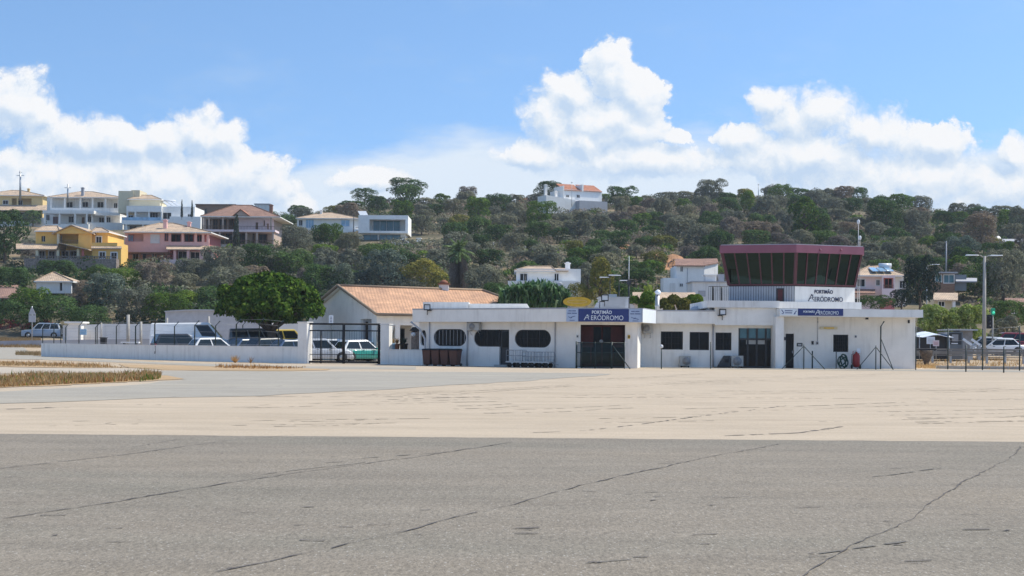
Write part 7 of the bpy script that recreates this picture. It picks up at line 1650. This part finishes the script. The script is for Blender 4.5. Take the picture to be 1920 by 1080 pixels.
m1.build('upper_wire', M['steel'], e2); m1 = MB(); m1.tube([q[1][0]+Vector((0, 0, q[1][1]*.9)) for q in pp if q[1][1] < 2], .007, 4); m1.build('lower_wire', M['steel'], e2)
# guard rail along the right road
Yg = 104.0; e = thing('guard_rail', 'long grey steel guard rail along the road at right', 'guard rail', V3(1820, Yg, .4)); m1 = MB(); a, b = P(1716, 640, Yg), P(1990, 640, Yg-1.5)
for z0, z1, o in ((1.12, 1.26, 0), (.84, 1.08, .05), (.72, .8, 0)): m1.hexa([(a.x, Yg-o, z0), (b.x, Yg-1.5-o, z0), (b.x, Yg-1.4, z0), (a.x, Yg+.1, z0)], [(a.x, Yg-o, z1), (b.x, Yg-1.5-o, z1), (b.x, Yg-1.4, z1), (a.x, Yg+.1, z1)])
m1.build('beam', M['rail'], e); m1 = MB()
for i in range(9): p = a.lerp(b, i/8); y = Yg-1.5*i/8; m1.box(p.x-.07, p.x+.07, y+.1, y+.25, 0, 1.2)
m1.build('post', M['steel'], e)
k_ = V3(1770, 89.5, 0); e = thing('kerb_slabs', 'pale concrete kerb beam on the dry ground behind the right fence', 'kerb', k_); m1 = MB(); 
for a, b, o in ((1757, 1812, 0), (1813, 1940, .5)): p, q = V3(a, 90-o, 0), V3(b, 89-o, 0); m1.hexa([(p.x, p.y, 0), (q.x, q.y, 0), (q.x, q.y+.3, 0), (p.x, p.y+.3, 0)], [(p.x, p.y, .2), (q.x, q.y, .2), (q.x, q.y+.3, .2), (p.x, p.y+.3, .2)])
m1.build('beam', M['lime'], e, .02)
# market trailers / kiosk
Yk = 107.5; e = thing('market_stall', 'dark stall with sagging pale awning right of the terminal', 'stall', V3(1748, Yk, .5)); m1 = MB(); a, b = P(1716, 629, Yk), P(1776, 650, Yk); m1.box(a.x, b.x, Yk+.3, Yk+2.3, .4, a.z); m1.build('side_wall', M['darkframe'], e)
m1 = MB(); n = 10
for i in range(n):
    x0, x1 = a.x-.3+(b.x-a.x+.5)*i/n, a.x-.3+(b.x-a.x+.5)*(i+1)/n; f = lambda t: P(1740, 624, Yk).z-.10*math.sin(t*2.6*math.pi)-.03
    m1.hexa([(x0, Yk-.9, f(i/n)-.25), (x1, Yk-.9, f((i+1)/n)-.25), (x1, Yk+2.4, f((i+1)/n)), (x0, Yk+2.4, f(i/n))], [(x0, Yk-.9, f(i/n)-.2), (x1, Yk-.9, f((i+1)/n)-.2), (x1, Yk+2.4, f((i+1)/n)+.05), (x0, Yk+2.4, f(i/n)+.05)])
m1.build('awning', M['signwhite'], e); m1 = MB(); 
for x in (a.x+.1, b.x-.1): m1 = MB(); m1.tube([(x, Yk-.8, .4), (x, Yk-.8, a.z)], .04, 6); m1.build('pole', M['steel'], e)
for bx, mt, lab in (((1737.5, 631.5, 1753, 645), 'signwhite', 'white square notice in front of the dark stall'), ((1749.5, 638, 1761, 649), 'pinkwhite', 'pinkish notice overlapping the white one by the stall')):
    p = V3((bx[0]+bx[2])/2, Yk-2, .45); e = thing('notice_board', lab, 'sign', p); m1 = MB(); y = Yk-2-(.1 if mt != 'signwhite' else 0); q0, q1 = P(bx[0], bx[3], y), P(bx[2], bx[1], y); m1.box(q0.x, q1.x, y, y+.04, q0.z, q1.z); m1.build('board', M[mt], e); m1 = MB(); m1.tube([(p.x, y+.08, .4), (p.x, y+.08, q0.z+.3)], .03, 5); m1.build('post', M['steel'], e)
    m1 = MB(); W_, H_ = q1.x-q0.x, q1.z-q0.z
    for i in range(3): m1.box(q0.x+W_*.15, q1.x-W_*.15, y-.006, y-.002, q0.z+H_*(.25+.2*i), q0.z+H_*(.31+.2*i))
    m1.build('small_print', M['pinkdk' if mt != 'signwhite' else 'greymetal'], e)
e = thing('kiosk', 'grey box kiosk with dark panelled front beside the stall', 'kiosk', V3(1800, Yk, .5)); m1 = MB(); a, b = P(1777, 622, Yk), P(1805, 650, Yk); c = P(1822, 622, Yk+1); m1.box(a.x, b.x, Yk, Yk+2.4, .4, a.z); m1.build('body', M['pgrey'], e); m1 = MB(); m1.box(b.x+.01, c.x, Yk+.8, Yk+2.4, .4, a.z+.1); m1.build('annex', M['gap'], e)
m1 = MB(); q0, q1 = P(1780, 646, Yk-.03), P(1803, 624, Yk-.03); m1.box(q0.x, q1.x, Yk-.03, Yk-.004, q0.z, q1.z); m1.build('front_panel', M['darkframe'], e); m1 = MB(); q0, q1 = P(1785, 640, Yk-.06), P(1797, 627, Yk-.06); m1.box(q0.x, q1.x, Yk-.05, Yk-.034, q0.z, q1.z); m1.build('picture', M['gap'], e); m1 = MB(); q0, q1 = P(1784, 645, Yk-.06), P(1796, 643, Yk-.06); m1.box(q0.x, q1.x, Yk-.05, Yk-.034, q0.z, q1.z); m1.build('ledge', M['signwhite'], e)
m1 = MB(); m1.box(a.x-.1, c.x+.1, Yk-.15, Yk+2.5, a.z+.105, a.z+.2); m1.build('roof', M['steel'], e)
for x0, y0, x1, y1, lab in ((1806, 635.5, 1822, 647, 'left white boom pole leaning towards the road'), (1822, 636, 1837, 647, 'right white boom pole leaning towards the road')):
    a, b = P(x0, y0, 106), P(x1, y1, 106); e = thing('boom_barrier', lab, 'barrier', (b.x, 106, .45)); m1 = MB(); d = (b-a).normalized(); nn = Vector((-d.z, 0, d.x))*.09; m1.hexa([a-nn, b-nn, b-nn+Vector((0, .08, 0)), a-nn+Vector((0, .08, 0))], [a+nn, b+nn, b+nn+Vector((0, .08, 0)), a+nn+Vector((0, .08, 0))]); m1.build('arm', M['signwhite'], e); m1 = MB(); m1.box(b.x-.12, b.x+.12, 106.09, 106.35, .4, b.z+.1); m1.build('stand', M['steel'], e)
def shade(px, label, pyt, pyb, Y): pass
p = P(1737, 650, 99); e = thing('planter', 'brown flared stump shaped planter on the dry ground right of the terminal', 'planter', (p.x, 99, 0)); m1 = MB(); m1.lathe((p.x, 99, 0), [(.16, 0), (.2, .3), (.42, .8), (.5, 1.12), (.44, 1.14)], 12); m1.build('stem', M['bark'], e); m1 = MB(); m1.box(p.x-.62, p.x+.62, 98.7, 99.3, 1.15, 1.24); m1.build('tray', M['black'], e)
# street lamps
def lamp(label, px, pyt, Y, arms, r_=.11, zb=None, mat='lime'):
    b = P(px, 640, Y); b.z = terr(b.x, Y); zt2 = P(px, pyt, Y).z; e = thing('street_lamp', label, 'street lamp', b); m1 = MB(); m1.tube([b, (b.x, Y, zt2)], [r_*1.35, r_*.8], 10); m1.build('post', M[mat], e)
    for ax, ay in arms:
        q = P(ax, ay, Y); s = 1 if q.x > b.x else -1; m1 = MB(); m1.tube([(b.x, Y, zt2-.15), (b.x+s*.35, Y, zt2+.05), (q.x-s*.55, Y, q.z)], .045, 6); m1.build('arm', M[mat], e); m1 = MB(); m1.hexa([(q.x-.5, Y-.14, q.z-.05), (q.x+.5, Y-.14, q.z-.03), (q.x+.5, Y+.14, q.z-.03), (q.x-.5, Y+.14, q.z-.05)], [(q.x-.45, Y-.1, q.z+.05), (q.x+.45, Y-.1, q.z+.04), (q.x+.45, Y+.1, q.z+.04), (q.x-.45, Y+.1, q.z+.05)]); m1.build('lamp_head', M['lampglass'], e, .02)
lamp('tall double armed concrete street lamp near the right edge', 1845, 480, 109, ((1822, 478.5), (1868, 479)), .13)
lamp('pale single lamp head sticking out of the dark conifer', 1737, 497, 154, ((1753, 496),), .06, None, 'steel')
lamp('left twin street lamp behind the roof mast', 1143, 515, 140, ((1150, 516), (1133, 520)), .05, None, 'darkframe')
lamp('right twin street lamp just left of the roof mast', 1160, 514, 140, ((1155, 516.5), (1171, 526)), .05, None, 'darkframe')
def pole(label, px, pyt, pyb, Y, r_, mat, name='utility_pole', bars=()):
    b = P(px, pyb, Y); zt2 = P(px, pyt, Y).z; e = thing(name, label, 'pole', b); m1 = MB(); m1.tube([b-Vector((0, 0, 1)), (b.x, Y, zt2)], [r_*1.3, r_*.8], 6); m1.build('shaft', M[mat], e)
    m1 = MB()
    for py, w_ in bars or ((pyt+2, 1.6),): z = P(px, py, Y).z; m1.box(b.x-w_*Y/F, b.x+w_*Y/F, Y-.08, Y+.08, z-.06, z+.06)
    m1.build('crossarm', M[mat], e)
pole('tall power pole with cross arm on the skyline at far left', 38, 320, 366, 330, .22, 'steel', bars=((329, 7), (323, 2.5)))
pole('smaller power pole with cross arm behind the white villa', 127, 345, 372, 330, .18, 'steel', bars=((352, 6),))
pole('thin pale utility pole on the slope right of the palm', 925, 454, 498, 250, .1, 'lime'); pole('thin pale utility pole above the white house', 985, 461, 500, 240, .1, 'lime')
pole('short utility pole on the slope left of the gabled house', 1083, 484, 502, 215, .08, 'steel'); pole('grey concrete utility pole above the shed with white windows', 1774, 452, 505, 200, .1, 'greywall'); pole('thin pole on the skyline above the tower', 1422, 344, 378, 372, .12, 'steel'); pole('slim pole on the upper slope right of the hilltop house', 1195, 452, 470, 330, .1, 'steel'); pole('thin pale pole beside the hilltop house', 1072, 340, 380, Yon(1092, 402)-5, .06, 'steel')
pole('slim pole between the villas and the modern cube', 663, 402, 440, 262, .09, 'darkframe'); pole('tall slim pole by the white house corner', 984, 513, 575, 150, .07, 'darkframe')
for px, pt_, lab in ((902, 0, ''),): pass
# power line across the slope
m1 = MB(); a, b = P(925, 455, 250), P(1195, 408, 330); pts = []
for i in range(21): t = i/20; q = a.lerp(b, t); q.z -= 2.0*math.sin(math.pi*t); pts.append(q)
m1.tube(pts, .035, 4); c, d = P(700, 458, 245), P(925, 455, 250); pts = []
for i in range(21): t = i/20; q = c.lerp(d, t); q.z -= 1.2*math.sin(math.pi*t); pts.append(q)
m1.tube(pts, .03, 4); tag(m1.build('power_line', M['darkframe']), 'thin black power line sagging across the hillside', 'cable')
# yellow oval sign on legs, traffic signal, big dish
Yo = 108.0; e = thing('oval_sign', 'yellow oval roadside sign standing behind the flat roof', 'sign', V3(1082, Yo, .2)); a, b = P(1056, 565.5, Yo), P(1108.5, 565.5, Yo); cx, cz, rx, rz = (a.x+b.x)/2, a.z, (b.x-a.x)/2, 9*Yo/F; m1 = MB(); m1.slab([(cx+rx*math.copysign(abs(math.cos(t*.1571))**.8, math.cos(t*.1571)), cz+rz*math.sin(t*.1571)) for t in range(40)], [], Yo, Yo+.25); m1.build('board', M['yellowsign'], e)
m1 = MB()
for px in (1066, 1100): q = P(px, 574, Yo); m1 = MB(); m1.tube([(q.x, Yo+.12, .1), (q.x, Yo+.12, cz)], .07, 6); m1.build('leg', M['steel'], e)
m1 = MB(); m1.slab([(cx+rx*.72*math.cos(t*.314), cz+rz*.4*math.sin(t*.314)) for t in range(20)], [[(cx+rx*.66*math.cos(t*.314), cz+rz*.3*math.sin(t*.314)) for t in range(20)]], Yo-.012, Yo-.003); m1.build('oval_line', M['yellow2'], e)
Ys = 112.0; p = V3(1861, Ys, .7); e = thing('traffic_signal', 'traffic signal on a pale post with green light and black back plate', 'traffic light', p); m1 = MB(); m1.tube([p, (p.x, Ys, P(1861, 578, Ys).z)], .07, 8); m1.build('post', M['lime'], e); m1 = MB(); q0, q1 = P(1850, 616, Ys), P(1860, 590, Ys); m1.box(q0.x, q1.x, Ys-.12, Ys+.12, q0.z, q1.z); m1.build('black_housing', M['black'], e, .04)
m1 = MB(); q0, q1 = P(1858, 591, Ys), P(1865, 578, Ys); m1.box(q0.x, q1.x, Ys-.15, Ys+.1, q0.z, q1.z); so_ = m1.build('signal_head', M['signgreen'], e, .03); m1 = MB(); q = P(1861.5, 586, Ys); m1.lathe((q.x, Ys-.17, q.z), [(.11, 0), (.11, .03)], 12, 'y'); m1.build('green_lens', M['lit'], so_)
m1 = MB()
for z in (0, -.35, -.7): q = P(1855, 595, Ys); m1.lathe((q.x, Ys-.14, q.z+z), [(.1, 0), (.1, .02)], 12, 'y')
m1.build('dark_lenses', M['darkframe'], e)
Yd = Yon(1870, 462); q = P(1870, 449, Yd); e = thing('satellite_dish', 'large white satellite dish on the slope at the right edge', 'dish', (q.x, Yd, terr(q.x, Yd))); m1 = MB(); r_ = 6.5*Yd/F; m1.lathe((q.x, Yd, q.z), [(r_, -.22), (r_*.75, -.08), (r_*.4, .06), (.05, .1)], 20, 'y'); m1.build('bowl', M['frame'], e); m1 = MB(); m1.lathe((q.x, Yd-.5, q.z), [(.05, 0), (.2, .05), (.2, .2), (.05, .25)], 10, 'y'); m1.build('feed_horn', M['black'], e); m1 = MB(); m1.tube([(q.x, Yd+.15, terr(q.x, Yd)-.5), (q.x, Yd+.15, q.z)], .1, 6); m1.build('mount', M['steel'], e)
# orange soil banks on the slope
def bank(label, px, py, wpx, hpx, seed):
    Y = Yon(px, py); r = random.Random(seed); c = P(px, py, Y); m1 = MB(); n = 9; vs = []
    for j in range(6):
        for i in range(n):
            t, u = i/(n-1)*2-1, j/5; k = math.sqrt(max(0, 1-t*t*.9)); vs.append((c.x+t*wpx*Y/F*.55+r.uniform(-.2, .2), Y+u*4+r.uniform(-.2, .2), c.z-.5+k*u*(hpx*Y/F+.5)+r.uniform(-.15, .15)))
    m1.add(vs, [(j*n+i, j*n+i+1, (j+1)*n+i+1, (j+1)*n+i) for j in range(5) for i in range(n-1)]); o = m1.build('soil_bank', M['rock']); o['kind'] = 'structure'
for k, a in enumerate(((1420, 450, 52, 28), (1580, 455, 42, 16), (1265, 508, 70, 34), (1175, 470, 44, 14), (930, 462, 40, 8), (1235, 500, 40, 30), (965, 468, 30, 12), (1800, 445, 40, 12))): bank('', *a, 70+k)

# ------------------------------------------------------------------ the air: thin haze that fades the hillside
bm = bmesh.new(); bmesh.ops.create_cube(bm, size=1); me = bpy.data.meshes.new('haze'); bm.to_mesh(me); bm.free()
o = bpy.data.objects.new('haze', me); col.objects.link(o); o.location = (0, 1350, 31); o.scale = (5200, 3500, 64.6); tag(o, kind='stuff')
m = bpy.data.materials.new('haze_air'); m.use_nodes = True; nt = m.node_tree; nt.nodes.clear(); ou = nd(nt, 'ShaderNodeOutputMaterial'); pv = nd(nt, 'ShaderNodeVolumePrincipled')
pv.inputs['Density'].default_value = .00019; pv.inputs['Color'].default_value = (.9, .94, 1, 1); nt.links.new(pv.outputs[0], ou.inputs['Volume']); me.materials.append(m)
